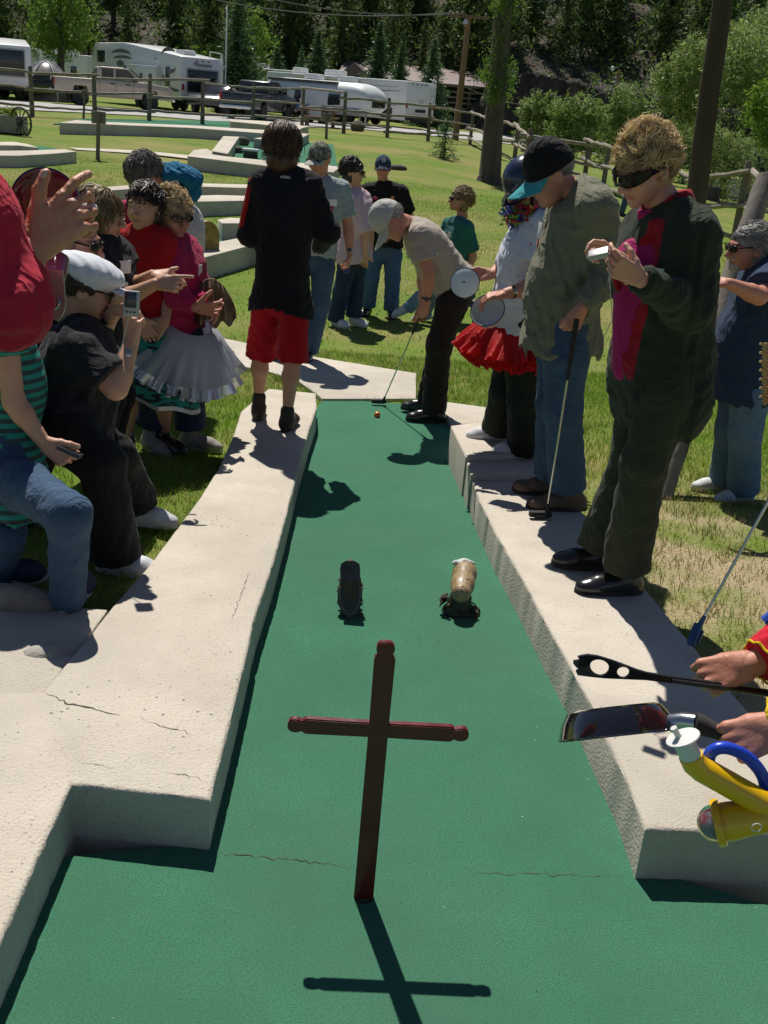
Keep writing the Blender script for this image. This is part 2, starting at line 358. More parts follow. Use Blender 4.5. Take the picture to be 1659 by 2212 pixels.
def lawn_mat():
    m = M('lawn', (.15, .235, .018), .9, (.095, .175, .012), 1.2, (.3, .7), .8, 60, spec=.2, bdist=.03, detail=10)
    N = m.node_tree.nodes; L = m.node_tree.links; b = N['Principled BSDF']; tc = [n for n in N if n.type == 'TEX_COORD'][0]
    cur = b.inputs['Base Color'].links[0].from_socket
    for sc_, lo, hi, amt, col, st in ((.22, .44, .66, .85, (.30, .25, .09), (1, 2.0, 1)), (1.6, .5, .72, .65, (.27, .22, .09), (1, 1, 1)), (34, .45, .7, .4, (.05, .09, .01), (1, 1, 1)), (95, .5, .7, .5, (.23, .27, .07), (1, .7, 1))):
        mp = N.new('ShaderNodeMapping'); mp.inputs['Scale'].default_value = st; L.new(tc.outputs['Object'], mp.inputs[0])
        n = N.new('ShaderNodeTexNoise'); n.inputs['Scale'].default_value = sc_; n.inputs['Detail'].default_value = 7; L.new(mp.outputs[0], n.inputs['Vector'])
        r = N.new('ShaderNodeMapRange'); r.inputs[1].default_value = lo; r.inputs[2].default_value = hi; r.inputs[4].default_value = amt; L.new(n.outputs[0], r.inputs[0])
        mx = N.new('ShaderNodeMix'); mx.data_type = 'RGBA'; L.new(r.outputs[0], mx.inputs[0]); L.new(cur, mx.inputs[6]); mx.inputs[7].default_value = (*col, 1); cur = mx.outputs[2]
    # trampled dry soil beside the right curb
    sx = N.new('ShaderNodeSeparateXYZ'); L.new(tc.outputs['Object'], sx.inputs[0])
    def ramp(o_, lo, hi):
        r = N.new('ShaderNodeMapRange'); r.inputs[1].default_value = lo; r.inputs[2].default_value = hi; L.new(o_, r.inputs[0]); return r.outputs[0]
    n = N.new('ShaderNodeTexNoise'); n.inputs['Scale'].default_value = 2.4; n.inputs['Detail'].default_value = 8; L.new(tc.outputs['Object'], n.inputs['Vector'])
    k1 = N.new('ShaderNodeMath'); k1.operation = 'MULTIPLY'; L.new(ramp(sx.outputs[0], .8, 1.3), k1.inputs[0]); L.new(ramp(sx.outputs[1], 6.5, 4.8), k1.inputs[1])
    k2 = N.new('ShaderNodeMath'); k2.operation = 'MULTIPLY'; L.new(k1.outputs[0], k2.inputs[0]); L.new(ramp(n.outputs[0], .36, .56), k2.inputs[1])
    mx = N.new('ShaderNodeMix'); mx.data_type = 'RGBA'; L.new(k2.outputs[0], mx.inputs[0]); L.new(cur, mx.inputs[6]); mx.inputs[7].default_value = (.40, .32, .19, 1); cur = mx.outputs[2]
    L.new(cur, b.inputs['Base Color']); return m
LAWN = lawn_mat()
tag(grid_mesh('ground', X, Y, Z, LAWN), kind='structure')
# bare, dry soil beside the right curb shows between the tufts
# blades of grass (one ground cover), denser near the camera
def grass(name, n, yr, xr, h, w, mats, dens=None, seed=1, leaf=1):
    r = np.random.RandomState(seed); y = yr[0]+(yr[1]-yr[0])*r.rand(n)**.8; x = xr[0]+(xr[1]-xr[0])*r.rand(n)
    keep = ~pip(x, y, HOLE) & ~pip(x, y, PATHXY) & ~pip(x, y, FELT_XY) & ~pip(x, y, PB_XY)
    px = (x/np.maximum(y, .1)); keep &= (px > -.62) & (px < .62)
    cl = np.sin(x*9+3*np.sin(y*5))*np.sin(y*8+2*np.sin(x*6)) + .6*np.sin(x*23)*np.sin(y*19)
    dry = (x > 1.0) & (y < 6.0)
    keep &= (r.rand(n) < np.where(dry, np.clip(.5+.5*cl, .2, .95), np.clip(.75+.3*cl, .3, 1)))
    x, y = x[keep], y[keep]; dry = dry[keep]; n = len(x); z = lawn_z(x, y)
    a = r.rand(n)*6.283; hh = h*(.5+.8*r.rand(n)); ww = w*(.7+.6*r.rand(n)); ln = hh*(.3+.6*r.rand(n)); la = r.rand(n)*6.283
    P = np.stack([x, y, z-.004], -1); s = np.stack([np.cos(a), np.sin(a), 0*a], -1)*ww[:, None]/2
    m1 = P+np.stack([np.cos(la)*ln*.3, np.sin(la)*ln*.3, hh*.6], -1); t = P+np.stack([np.cos(la)*ln, np.sin(la)*ln, hh], -1)
    V = np.stack([P-s, P+s, m1+s*.7, m1-s*.7, t], 1).reshape(-1, 3)
    b = np.arange(n)*5; nq = n
    loops = np.stack([b, b+1, b+2, b+3, b+3, b+2, b+4], -1).ravel()
    ls = np.stack([np.arange(n)*7, np.arange(n)*7+4], -1).ravel(); lt = np.tile([4, 3], n)
    me = bpy.data.meshes.new(name); me.vertices.add(len(V)); me.vertices.foreach_set('co', V.ravel())
    me.loops.add(len(loops)); me.loops.foreach_set('vertex_index', loops.astype(np.int32))
    me.polygons.add(2*n); me.polygons.foreach_set('loop_start', ls.astype(np.int32)); me.polygons.foreach_set('loop_total', lt.astype(np.int32))
    patch = np.sin(x*1.9+np.sin(y*1.3)*2)*np.sin(y*1.7+1)+.5*np.sin(x*5.1)*np.sin(y*4.3)
    mi = np.where(r.rand(n) < np.where(dry, .62, np.clip(.10+.22*patch, .03, .4)), 2, np.where(r.rand(n) < .5, 0, 1))
    me.polygons.foreach_set('material_index', np.repeat(mi, 2).astype(np.int32)); me.update(calc_edges=True)
    for m in mats: me.materials.append(m)
    o = bpy.data.objects.new(name, me); COL.objects.link(o); return o
GR = [M('grass_blade', (.14, .28, .018), .6, (.085, .19, .010), 3, transl=.45, spec=.3), M('grass_blade_light', (.25, .37, .035), .6, (.16, .27, .02), 3, transl=.45, spec=.3),
      M('grass_blade_dry', (.42, .34, .15), .8, (.3, .23, .1), 3, transl=.3, spec=.2)]
tag(grass('grass', 270000, (2.4, 9.5), (-4.2, 4.8), .042, .004, GR, seed=1), 'short green lawn grass with dry straw patches around the putting lane', 'grass', kind='stuff')
tag(grass('grass', 210000, (9.5, 27), (-12, 14), .028, .010, GR, seed=2), 'mown lawn grass stretching from the path back to the rail fence', 'grass', kind='stuff')

# hill behind
xs = spaced([(-160, 160, 2.5)]); ys = spaced([(83, 90, .5), (90, 240, 2.5)])
X, Y = np.meshgrid(xs, ys, indexing='ij'); Z = gz(X, Y)
nz = (np.sin(X*.21+np.sin(Y*.17)*2)+np.sin(Y*.3+X*.13))*1.2+.5*np.sin(X*.9+Y*.5)*np.sin(Y*.8)
Z = Z + nz*sst(Y, 88, 100)*.9 + .25*np.sin(X*1.9)*np.sin(Y*3+X)*sst(Y, 84, 86)
HILL = M('hill_soil', (.10, .07, .052), 1, (.045, .045, .028), .35, (.35, .65), 1, 2.2, col3=(.03, .04, .018), scale3=1.1, thr3=.5, bdist=.4)
tag(grid_mesh('hillside', X, Y, Z, HILL), kind='structure')
# undergrowth between the conifers
rr = np.random.RandomState(9); C = []
for k in range(1500):
    y = 86+rr.rand()**1.3*60; x = (rr.rand()*2-1)*(.45*y+4); s = .35+.9*rr.rand(); z = float(gz(x, y))+.1
    C.append(np.array([x, y, z])+rr.randn(26, 3)*np.array([.7, .7, .42])*s)
HUG = np.concatenate(C)
# rock face along the foot of the hill
ROCK = M('cliff_rock', (.085, .065, .06), .95, (.035, .03, .028), .9, (.3, .7), 1, 3, stretch=(3.5, 1, .5), bdist=.25)
V, F = [], []; nx, nzz = 150, 12
for i in range(nx+1):
    x = 3.2+i*(34/nx); base = float(gz(x, 83))
    for j in range(nzz+1):
        t = j/nzz; zz = base-.3+t*4.9*float(sst(x, 3, 6)); c = math.sin(x*2.3)+math.sin(x*5.1+1)+.6*math.sin(x*11)
        V.append((x, 83.2-.28*c+t*1.1+.2*math.sin(zz*3+x), zz))
for i in range(nx):
    for j in range(nzz):
        a = i*(nzz+1)+j; F.append((a, a+nzz+1, a+nzz+2, a+1))
V2 = [(v[0], v[1]+2.2, v[2]) for v in V]; n0 = len(V)
ring = [i*(nzz+1)+nzz for i in range(nx+1)]
F += [(ring[i], ring[i+1], ring[i+1]+n0, ring[i]+n0) for i in range(nx)]
tag(mkmesh('cliff', V+V2, F, ROCK), kind='structure')
# road and creek as ribbons on the ground
def ribbon(name, lo, up, lift, mat, n=6, m=8):
    def samp(P):
        out = []
        for i in range(len(P)-1):
            for k in range(m):
                t = k/m; out.append(hit(P[i][0]*(1-t)+P[i+1][0]*t, P[i][1]*(1-t)+P[i+1][1]*t, 0))
        out.append(hit(*P[-1])); return out
    A, B = samp(lo), samp(up); V, F = [], []
    for i in range(len(A)):
        for k in range(n+1):
            p = A[i].lerp(B[i], k/n); V.append((p.x, p.y, float(gz(p.x, p.y))+lift))
        if i:
            for k in range(n): a = (i-1)*(n+1)+k; F.append((a, a+n+1, a+n+2, a+1))
    return tag(mkmesh(name, V, F, mat), kind='structure')
ROAD = M('road_gravel', (.42, .40, .39), .95, (.36, .345, .33), 1.5, bump=.4, bscale=30)
ribbon('road', [(-90, 230), (80, 240), (330, 252), (450, 262), (600, 272), (790, 281), (960, 297), (1100, 312), (1250, 327), (1460, 358), (1659, 384), (1900, 420)],
       [(-90, 211), (80, 222), (330, 239), (450, 248), (600, 257), (790, 271), (960, 283), (1100, 292), (1250, 303), (1460, 332), (1659, 352), (1900, 385)], .03, ROAD)
WATER = M('creek_water', (.10, .12, .11), .12, (.16, .18, .16), 1.2, bump=.3, bscale=6, spec=.6)
ribbon('creek', [(1470, 395), (1500, 402), (1560, 425), (1659, 462), (1900, 540)], [(1475, 378), (1520, 380), (1600, 388), (1659, 398), (1900, 430)], .04, WATER)
# ------------------------------------------------ other putting lanes on the lawn
def lane_walls(label, walls, felts=(), lift=.22):
    base = hit(*walls[0][0], lift); base.z = float(gz(base.x, base.y))
    t = thing('putting_lane', label, 'putting lane', base)
    for w in walls: slab('concrete_border', hxy(w, lift), lift, -.15, CONC, t, step=.6, bev=.01)
    for f in felts: slab('felt', hxy(f, .03), .035, -.05, FELT, t, step=.6, bev=0)
    return t
lane_walls('short concrete putting lane with a white block and two rocks, mid lawn',
    [[(405, 337), (418, 324), (446, 321), (459, 327), (458, 333), (490, 338), (560, 345), (680, 354), (735, 360), (720, 372), (600, 361)],
     [(457, 326), (482, 294), (517, 295), (492, 332)], [(548, 299), (590, 303), (640, 309), (640, 304), (560, 297)]], [[(462, 340), (500, 296), (720, 312), (730, 366), (560, 352)]], .3)
lane_walls('long low putting lane running along the rail fence, with a raised back wall',
    [[(128, 265), (165, 259), (217, 262), (420, 273), (575, 283), (668, 291), (664, 284), (640, 280), (575, 279), (420, 268), (552, 272), (500, 266), (217, 258)][0:1] +
     [(217, 268), (415, 276), (571, 288), (655, 296), (668, 289), (575, 281), (415, 271), (217, 263), (165, 259)],
     [(496, 257), (580, 262), (667, 273), (640, 284), (625, 276), (560, 268), (497, 262)]], [[(115, 268), (165, 258), (500, 262), (640, 276), (640, 290), (415, 274)]], .3)
lane_walls('low putting lane at the left edge of the lawn with a ramped wall',
    [[(-60, 335), (40, 336), (110, 332), (165, 327), (140, 322), (60, 325), (-60, 326)], [(-60, 307), (30, 306), (60, 311), (84, 319), (40, 314), (-60, 313)]], [[(-60, 330), (150, 326), (90, 316), (-60, 310)]], .25)
lane_walls('curved putting lane with two parallel concrete borders behind the left spectators',
    [[(150, 408), (280, 400), (410, 395), (560, 399), (640, 404), (640, 411), (540, 406), (410, 402), (280, 408), (172, 415)],
     [(300, 434), (380, 424), (470, 421), (600, 425), (640, 427), (640, 436), (535, 433), (375, 436), (310, 446)]], [[(160, 412), (400, 398), (640, 405), (640, 432), (380, 430), (250, 432)]], .25)
lane_walls('putting lane with a half log lying across its concrete border',
    [[(408, 540), (440, 528), (536, 510), (600, 520), (590, 533), (547, 528), (425, 560), (380, 572), (350, 560)], [(470, 474), (495, 470), (620, 478), (620, 490), (531, 482), (480, 482)]], [[(400, 545), (430, 490), (620, 480), (620, 520), (540, 520)]], .28)
ribbon('path', [(165, 326), (250, 331), (330, 336), (405, 345)], [(150, 321), (250, 325), (330, 330), (412, 338)], .03, CONC, m=3)
# ================================================================ plants
def leaf_mat(name, c1, c2, tr=.35, rough=.5):
    m = M(name, c1, rough, c2, 2.0, (.4, .6), transl=tr, spec=.35)
    return m
def quads_mesh(name, C, Nrm, S, mat, parent, seed=0, aspect=.6, mi=None):
    """one small bent leaf-like quad pair per centre"""
    r = np.random.RandomState(seed); n = len(C); C = np.asarray(C); A = r.randn(n, 3); A /= np.linalg.norm(A, axis=1)[:, None]
    if Nrm is not None: A = A*.75+Nrm; A /= np.linalg.norm(A, axis=1)[:, None]+1e-9
    B = np.cross(A, r.randn(n, 3)); B /= np.linalg.norm(B, axis=1)[:, None]+1e-9; T = np.cross(A, B)
    S = np.asarray(S).reshape(-1, 1)*np.ones((n, 1)); a = B*S; b = T*S*aspect
    V = np.stack([C-a, C-b*.5, C+a, C+b*.5], 1).reshape(-1, 3)
    F = np.arange(n*4).reshape(n, 4)
    me = bpy.data.meshes.new(name); me.vertices.add(len(V)); me.vertices.foreach_set('co', V.ravel()); me.loops.add(F.size)
    me.loops.foreach_set('vertex_index', F.ravel().astype(np.int32)); me.polygons.add(n)
    me.polygons.foreach_set('loop_start', np.arange(0, F.size, 4, dtype=np.int32)); me.polygons.foreach_set('loop_total', np.full(n, 4, dtype=np.int32))
    me.update(calc_edges=True)
    ml = mat if isinstance(mat, (list, tuple)) else [mat]
    for m in ml: me.materials.append(m)
    if len(ml) > 1: me.polygons.foreach_set('material_index', r.randint(0, len(ml), n).astype(np.int32) if mi is None else mi)
    o = bpy.data.objects.new(name, me); COL.objects.link(o); o.parent = parent; return o
BARK = M('bark', (.13, .10, .08), .95, (.07, .055, .045), 4, bump=1, bscale=9, stretch=(3, 3, .6), bdist=.04)
def conifer(seed, h, w, levels, per, needles, mats, bare=.08, quad=.2, name='pine_tree', ragged=.25):
    r = random.Random(seed); root = thing(name, None, None, (0, 0, 0))
    tb = MB(); tb.tube([(0, 0, -.3), (0, 0, h*.5), (0, 0, h*.98)], [h*.018, h*.012, h*.002], 7); tb.build('trunk', BARK, root, local=True)
    C = []; Nn = []; S = []
    for i in range(levels):
        t = i/(levels-1); z = h*(bare+(1-bare)*t); rad = w*.5*(1-t)**.85*(1-ragged+ragged*2*r.random())+.06*w*.3
        for k in range(max(3, int(per*(1-t*.6)))):
            a = r.random()*6.283; L = rad*(.7+.5*r.random()); droop = .28*(1-t)+.05
            m = max(2, int(needles*L/(w*.5)+1))
            for j in range(m):
                s = (j+.5+r.random()*.4)/m; up = .10*L*math.sin(s*3)
                side = (r.random()-.5)*L*.32*(1-s*.6)
                x = math.cos(a)*L*s-math.sin(a)*side; y = math.sin(a)*L*s+math.cos(a)*side
                C.append((x, y, z-droop*L*s+up+r.gauss(0, .03)*h*.2)); Nn.append((0, 0, .25)); S.append(quad*(.6+.8*r.random())*(1.1-.4*s))
    quads_mesh('crown', C, np.array(Nn), S, mats, root, seed, .55); return root
PINE = [leaf_mat('pine_needles', (.075, .125, .036), (.03, .06, .02), .25, .7), leaf_mat('pine_needles_light', (.17, .23, .05), (.09, .14, .03), .3, .7)]
SPR = [leaf_mat('spruce_needles', (.06, .13, .06), (.03, .075, .04), .2, .6), leaf_mat('spruce_needles_light', (.14, .24, .06), (.08, .16, .045), .3, .6)]
GRN = [leaf_mat('green_leaves', (.14, .25, .03), (.07, .15, .02), .45), leaf_mat('bright_leaves', (.22, .34, .05), (.13, .24, .03), .5)]
WIL = [leaf_mat('willow_leaves', (.22, .31, .07), (.12, .20, .045), .5), leaf_mat('willow_leaves_pale', (.36, .43, .17), (.24, .31, .11), .5)]
hb = thing('x', None, None, (0, 0, 0)); ug = quads_mesh('undergrowth', HUG, None, .22, PINE+GRN[:1], hb, 2, .6); ug.parent = None; bpy.data.objects.remove(hb)
tag(ug, 'low scrub and young growth covering the hillside under the conifers', 'undergrowth', kind='stuff')
protos = [conifer(11+i, 10, 4.6+.5*(i % 2), 40, 11, 7, PINE, bare=.08+.04*(i % 3), quad=.34, ragged=.3) for i in range(5)]
r = random.Random(5); used = set(); cnt = 0; pos = []
while cnt < 280:
    y = 88+(r.random()**1.15)*75; x = (r.random()*2-1)*(.44*y+3)
    # the slope above the rock face is thinner, with soil showing

    if y < 92 and 4 < x < 24 and r.random() < .5: continue
    if min([(x-a)**2+(y-b)**2 for a, b in pos] or [99]) < 2.2: continue
    pos.append((x, y)); k = cnt % 5; s = .62+.62*r.random()
    o = protos[k] if k not in used else copy_tree(protos[k])
    used.add(k); cnt += 1
    o.location = (x, y, float(gz(x, y))-.2); o.scale = (s*(.85+.3*r.random()), s*(.85+.3*r.random()), s*(.9+.3*r.random())); o.rotation_euler = (0, 0, r.random()*6.28)
    tag(o, 'dark conifer standing in the forest on the hillside behind the campground', 'pine tree', 'conifers covering the hillside')
def place_tree(o, bx, by, ty, Y, wpx, h0, w0, label, cat, group=None, z=None):
    b = at(bx, by, Y); g = float(gz(b.x, Y)); top = at(bx, ty, Y).z; h = top-g; w = wpx*1.25*Y/FPX
    o.location = (b.x, Y, g); o.scale = (w/w0, w/w0, h/h0); o.rotation_euler = (0, 0, random.random()*6); tag(o, label, cat, group)
sp = conifer(50, 10, 4, 56, 20, 13, SPR, bare=.03, quad=.23, name='spruce_tree', ragged=.16)
for i, (bx, ty, Y, w, lab) in enumerate([(512, -35, 64, 104, 'tall dark spruce between the large white trailer and the dark pickup'),
        (682, 68, 74, 86, 'full green spruce behind the rounded silver trailer'), (812, 48, 79, 86, 'dark blue spruce behind the white motorhome'),
        (862, 74, 76, 60, 'slim green spruce just left of the barn roof'), (930, 84, 70, 80, 'green spruce at the right end of the white motorhome'),
        (595, 86, 80, 60, 'small bluish spruce right of the tallest spruce'), (648, 100, 70, 46, 'small yellowish spruce above the rounded silver trailer')]):
    place_tree(sp if i == 0 else copy_tree(sp), bx, 200, ty, Y, w, 10, 4, lab, 'spruce tree', 'spruces around the campground')
lp = conifer(77, 2, 1.9, 20, 12, 13, SPR, bare=.04, quad=.075, name='young_spruce', ragged=.45)
b = hit(958, 343); t_ = at(967, 236, b.y); lp.location = b; s = (t_.z-b.z)/2; lp.scale = (s, s, s); tag(lp, 'small young spruce growing alone on the lawn near the big trunk', 'spruce tree')

def leafy(name, label, cat, base, blobs, n, size, mats, trunk=None, seed=1, group=None, clump=12, spread=.28, hollow=.35):
    """blobs: (centre, radius xyz); leaves sit in clumps scattered through every blob, densest near its skin"""
    r = np.random.RandomState(seed); root = thing(name, label, cat, base, group); base = np.array(base)
    C = []; W = np.array([b[1][0]*b[1][1]+b[1][1]*b[1][2] for b in blobs]); W = W/W.sum()
    for (c, rad), w in zip(blobs, W):
        c = np.array(c); rad = np.array(rad); k = max(3, int(n*w/clump))
        d = r.randn(k, 3); d /= np.linalg.norm(d, axis=1)[:, None]; rr = (hollow+(1-hollow)*r.rand(k))**.6
        bump = 1+.30*np.sin(d[:, 0]*6+c[0])*np.sin(d[:, 2]*7+c[1])+.17*r.randn(k)
        P = c+d*rad*(rr*bump)[:, None]
        C.append((P[:, None, :]+r.randn(k, clump, 3)*spread*rad.mean()*.35).reshape(-1, 3))
    C = np.concatenate(C)-base
    quads_mesh('foliage', C, None, size*(.6+.8*r.rand(len(C))), mats, root, seed, .5)
    tb = MB()
    if trunk: tb.tube([Vector(p)-Vector(base) for p, _ in trunk], [q for _, q in trunk], 12)
    for i, (c, rad) in enumerate(blobs[:14]):
        a = Vector(trunk[-1][0] if trunk else base)-Vector(base); e = Vector(c)-Vector(base)
        m_ = a.lerp(e, .5)+Vector((r.randn()*.1, r.randn()*.1, .1))*rad[0]
        k = .03*max(rad[0], .5) if trunk else .02*max(rad[0], .6)
        tb.tube([a, m_, e+Vector((0, 0, rad[2]*.4))], [k*1.6, k, k*.3], 6)
    tb.build('trunk' if trunk else 'stem', BARK, root, local=True); return root
def blob(px, py, Y, r, rz=None, dy=0):
    p = at(px, py, Y+dy); s = Y/FPX; return (p, (r*s, r*s*.9, (rz or r)*s))
bs = hit(132, 214); Y = 66; b0 = at(132, 120, Y); b0.z = float(gz(b0.x, Y))
leafy('deciduous_tree', 'bright green round leafy tree behind the tent at the left', 'tree', b0,
      [blob(132, 40, Y, 62, 60), blob(95, 75, Y, 40), blob(170, 70, Y, 40), blob(130, 105, Y, 44, 34), blob(100, 5, Y, 45), blob(165, 0, Y, 42), blob(130, -40, Y, 45)], 9000, .12, GRN,
      [(b0, .28), (at(131, 150, Y), .22), (at(132, 60, Y), .12)], 3, clump=14)
b0 = at(552, 100, 72); b0.z = float(gz(b0.x, 72))
leafy('deciduous_tree', 'yellow-green leafy tree showing behind the tallest spruce', 'tree', b0, [blob(552, 80, 72, 34, 40), blob(548, 130, 72, 34, 34), blob(535, 40, 72, 24, 26)], 3500, .12, GRN, [(b0, .2), (at(552, 120, 72), .1)], 4)
b0 = at(462, 130, 84); b0.z = float(gz(b0.x, 84))
leafy('deciduous_tree', 'small pale leafy tree just above the roof of the large white trailer', 'tree', b0, [blob(470, 118, 84, 26, 22), blob(432, 122, 84, 18, 14)], 1500, .13, GRN, [(b0, .15), (at(465, 130, 84), .08)], 8)
# big trunk on the lawn
b0 = hit(1057, 393); Y = b0.y
T = [(at(1057, 396, Y), 27*Y/FPX*1.15), (at(1058, 380, Y), 23*Y/FPX), (at(1064, 300, Y), 20*Y/FPX), (at(1074, 180, Y+.1), 18*Y/FPX), (at(1086, 30, Y+.15), 17*Y/FPX), (at(1100, -160, Y+.2), 14*Y/FPX)]
ct = leafy('cottonwood_tree', 'thick brown tree trunk with leafy sprouts standing on the lawn', 'tree', b0,
      [blob(1062, 150, Y, 26, 40, -.1), blob(1068, 205, Y, 22, 32, -.25), blob(1098, 150, Y, 20, 30), blob(1100, 190, Y, 16, 34), blob(1080, 90, Y, 17, 50, -.1), blob(1095, 20, Y, 24, 40), blob(1078, 0, Y, 20, 34, -.2), blob(1045, 165, Y, 12, 22)],
      3800, .042, GRN, T, 9, clump=10, spread=.6, hollow=.1)
tb = MB(); bb = Vector(b0)
for i in range(9):
    a = i/9*6.28; tb.ell((math.cos(a)*.24, math.sin(a)*.24, .03), (.12, .12, .16), n=8, m=6)
tb.build('root_flare', BARK, ct, local=True)
# willows and shrubs along the creek
def shrub(label, blobs, n, size, mats, seed, cat='shrub', name='willow_shrub'):
    if cat == 'shrub':
        for c_, q_ in list(blobs):
            g_ = float(gz(c_.x, c_.y)); blobs = blobs+[(Vector((c_.x, c_.y, (c_.z+g_)/2)), (q_[0], q_[1], (c_.z-g_)/2+.3))]
        n = int(n*1.6)
    b = Vector(blobs[0][0]); b.z = float(gz(b.x, b.y)); return leafy(name, label, cat, b, blobs, n, size, mats, None, seed)
shrub('pale green willow bush left of the small street lamp, behind the tree trunk', [blob(1165, 232, 66, 36, 28), blob(1140, 240, 66, 22, 22), blob(1190, 225, 66, 24, 26)], 4200, .11, WIL+GRN[:1], 21)
shrub('pale green willow bush directly left of the lamp pole', [blob(1240, 238, 62, 44, 34), blob(1275, 246, 62, 34, 30), blob(1215, 250, 62, 30, 24)], 5600, .10, WIL+GRN[:1], 22)
shrub('taller willow bush right behind the lamp pole', [blob(1350, 215, 64, 36, 34), blob(1325, 245, 64, 34, 26), blob(1385, 240, 64, 30, 34)], 4600, .10, WIL+GRN[:1], 23)
shrub('grassy grey-green willow thicket behind the blonde woman and the far rails', [blob(1450, 300, 50, 50, 34), blob(1400, 290, 50, 40, 34), blob(1490, 290, 50, 30, 34)], 6000, .08, WIL, 24)
shrub('large olive willow tree left of the leaning utility pole', [blob(1470, 190, 46, 52, 60), blob(1440, 170, 46, 26, 30), blob(1500, 130, 46, 40, 50), blob(1500, 240, 46, 44, 44)], 9000, .085, WIL, 25, 'tree', 'willow_tree')
shrub('large grey-green willow tree at the top right edge, behind the leafy branches', [blob(1610, 120, 44, 70, 60), blob(1560, 200, 44, 44, 60), blob(1640, 210, 44, 60, 70), blob(1700, 150, 44, 70, 80), blob(1660, 60, 46, 50, 40), blob(1590, 75, 45, 40, 30)], 16000, .08, WIL, 26, 'tree', 'willow_tree')
shrub('low silvery willow bush behind the two far people', [blob(1555, 300, 38, 34, 30), blob(1530, 330, 38, 26, 26), blob(1600, 320, 38, 36, 30)], 5200, .055, WIL, 27)
shrub('dark low bush under the willows at the right edge', [blob(1640, 330, 40, 36, 26), blob(1700, 330, 40, 44, 34)], 3600, .055, WIL+SPR[:1], 28)
b0 = at(1760, 400, 15); b0.z = float(gz(b0.x, 15))
leafy('leafy_tree', 'bright glossy green branches of a near tree hanging in at the right edge', 'tree', b0,
      [blob(1650, 200, 15, 28, 30), blob(1640, 250, 15, 30, 34), blob(1660, 300, 15, 30, 24), blob(1700, 250, 15, 55, 70), blob(1740, 180, 15, 60, 60), blob(1625, 235, 15, 12, 22)], 5200, .035, [leaf_mat('glossy_leaves', (.16, .30, .02), (.09, .20, .015), .45, .3), GRN[1]],
      [(b0, .14), (at(1750, 320, 15), .12), (at(1745, 220, 15), .08)], 31, clump=9, spread=.7, hollow=.1)

# ================================================================ timber: fences, poles, signs
WOOD = M('weathered_wood', (.20, .165, .125), .9, (.12, .10, .08), 3, bump=.7, bscale=14, stretch=(1, 1, .25), bdist=.01)
RAIL = M('rail_wood', (.34, .30, .24), .9, (.20, .17, .13), 4, bump=.6, bscale=18, bdist=.01)
POLE = M('pole_wood', (.26, .155, .085), .9, (.15, .09, .05), 3, bump=.4, bscale=20, stretch=(2, 2, .1))
GREY = M('grey_log', (.25, .22, .18), .9, (.14, .12, .10), 5, bump=.8, bscale=16, stretch=(1, 1, .2))
def fence(label, bases, hs, rails=(.92, .58, .22), pr=.075, rr=.045, over=.25, seed=1, jag=.05, thick=1.):
    r = random.Random(seed); P = [Vector((b[0], b[1], float(gz(b[0], b[1])))) for b in bases]
    t = thing('rail_fence', label, 'fence', P[0])
    for p, h in zip(P, hs):
        m = MB(); a = Vector((r.gauss(0, .02), r.gauss(0, .02), h)); m.tube([p-Vector((0, 0, .1)), p+a*.5, p+a*.97, p+a], [pr*1.1, pr, pr*.95, pr*.7], 9); m.build('post', WOOD, t)
    for i in range(len(P)-1):
        a, b = P[i], P[i+1]; d = (b-a).normalized(); side = Vector((-d.y, d.x, 0))*(pr+rr*.2)*(1 if a.y > 0 and side_front else 1)
        side = -side if side.y > 0 else side
        for q in rails:
            m = MB(); ja, jb = r.gauss(0, jag), r.gauss(0, jag); s = side*(1 if True else -1)
            p0 = a+Vector((0, 0, hs[i]*q+ja))-d*over*r.random()+s; p1 = b+Vector((0, 0, hs[i+1]*q+jb))+d*over*r.random()+s
            mm = [p0.lerp(p1, k/6)+Vector((r.gauss(0, .01), r.gauss(0, .01), r.gauss(0, .012))) for k in range(1, 6)]
            rad = rr*thick*(.8+.4*r.random()); m.tube([p0]+mm+[p1], [rad*(1.1-.04*k) for k in range(7)], 8); m.build('rail', RAIL, t)
    return t
side_front = True
fp = [(-60, 242, 98), (70, 250, 92), (205, 258, 88), (322, 262, 86), (437, 270, 85), (544, 272, 80), (652, 274, 74), (742, 288, 77), (836, 297, 74), (924, 305, 71), (1015, 312, 66)]
Yf = 36.; bases = []; hs = []
for i, (x, y, h) in enumerate(fp):
    b = hit(x, y); bases.append((b.x, b.y)); hs.append(h*b.y/FPX*1.02)
fence('long weathered post-and-rail fence between the lawn and the gravel road', bases, hs, seed=3)
zp = [(1015, 312, 66), (1043, 326, 70), (1075, 342, 74), (1110, 352, 74), (1137, 366, 80), (1262, 392, 84), (1302, 408, 88), (1370, 440, 96), (1420, 466, 104), (1478, 500, 118), (1584, 530, 168), (1690, 640, 190)]
bases = []; hs = []
for i, (x, y, h) in enumerate(zp):
    b = hit(x, y); bases.append((b.x, b.y)); hs.append(h*b.y/FPX)
fence('crooked split-rail fence with sunlit log rails running down the right side of the lawn', bases, hs, seed=8, rr=.06, over=.4, jag=.07, rails=(.88, .5, .15))
zp = [(1125, 290, 30), (1219, 306, 34), (1330, 322, 38), (1450, 340, 42), (1560, 356, 48), (1660, 372, 52), (1780, 392, 56)]
bases = []; hs = []
for i, (x, y, h) in enumerate(zp):
    b = hit(x, y); bases.append((b.x, b.y)); hs.append(h*b.y/FPX)
fence('far rail fence beyond the road, in front of the willow bushes', bases, hs, seed=12, rails=(.9, .35))
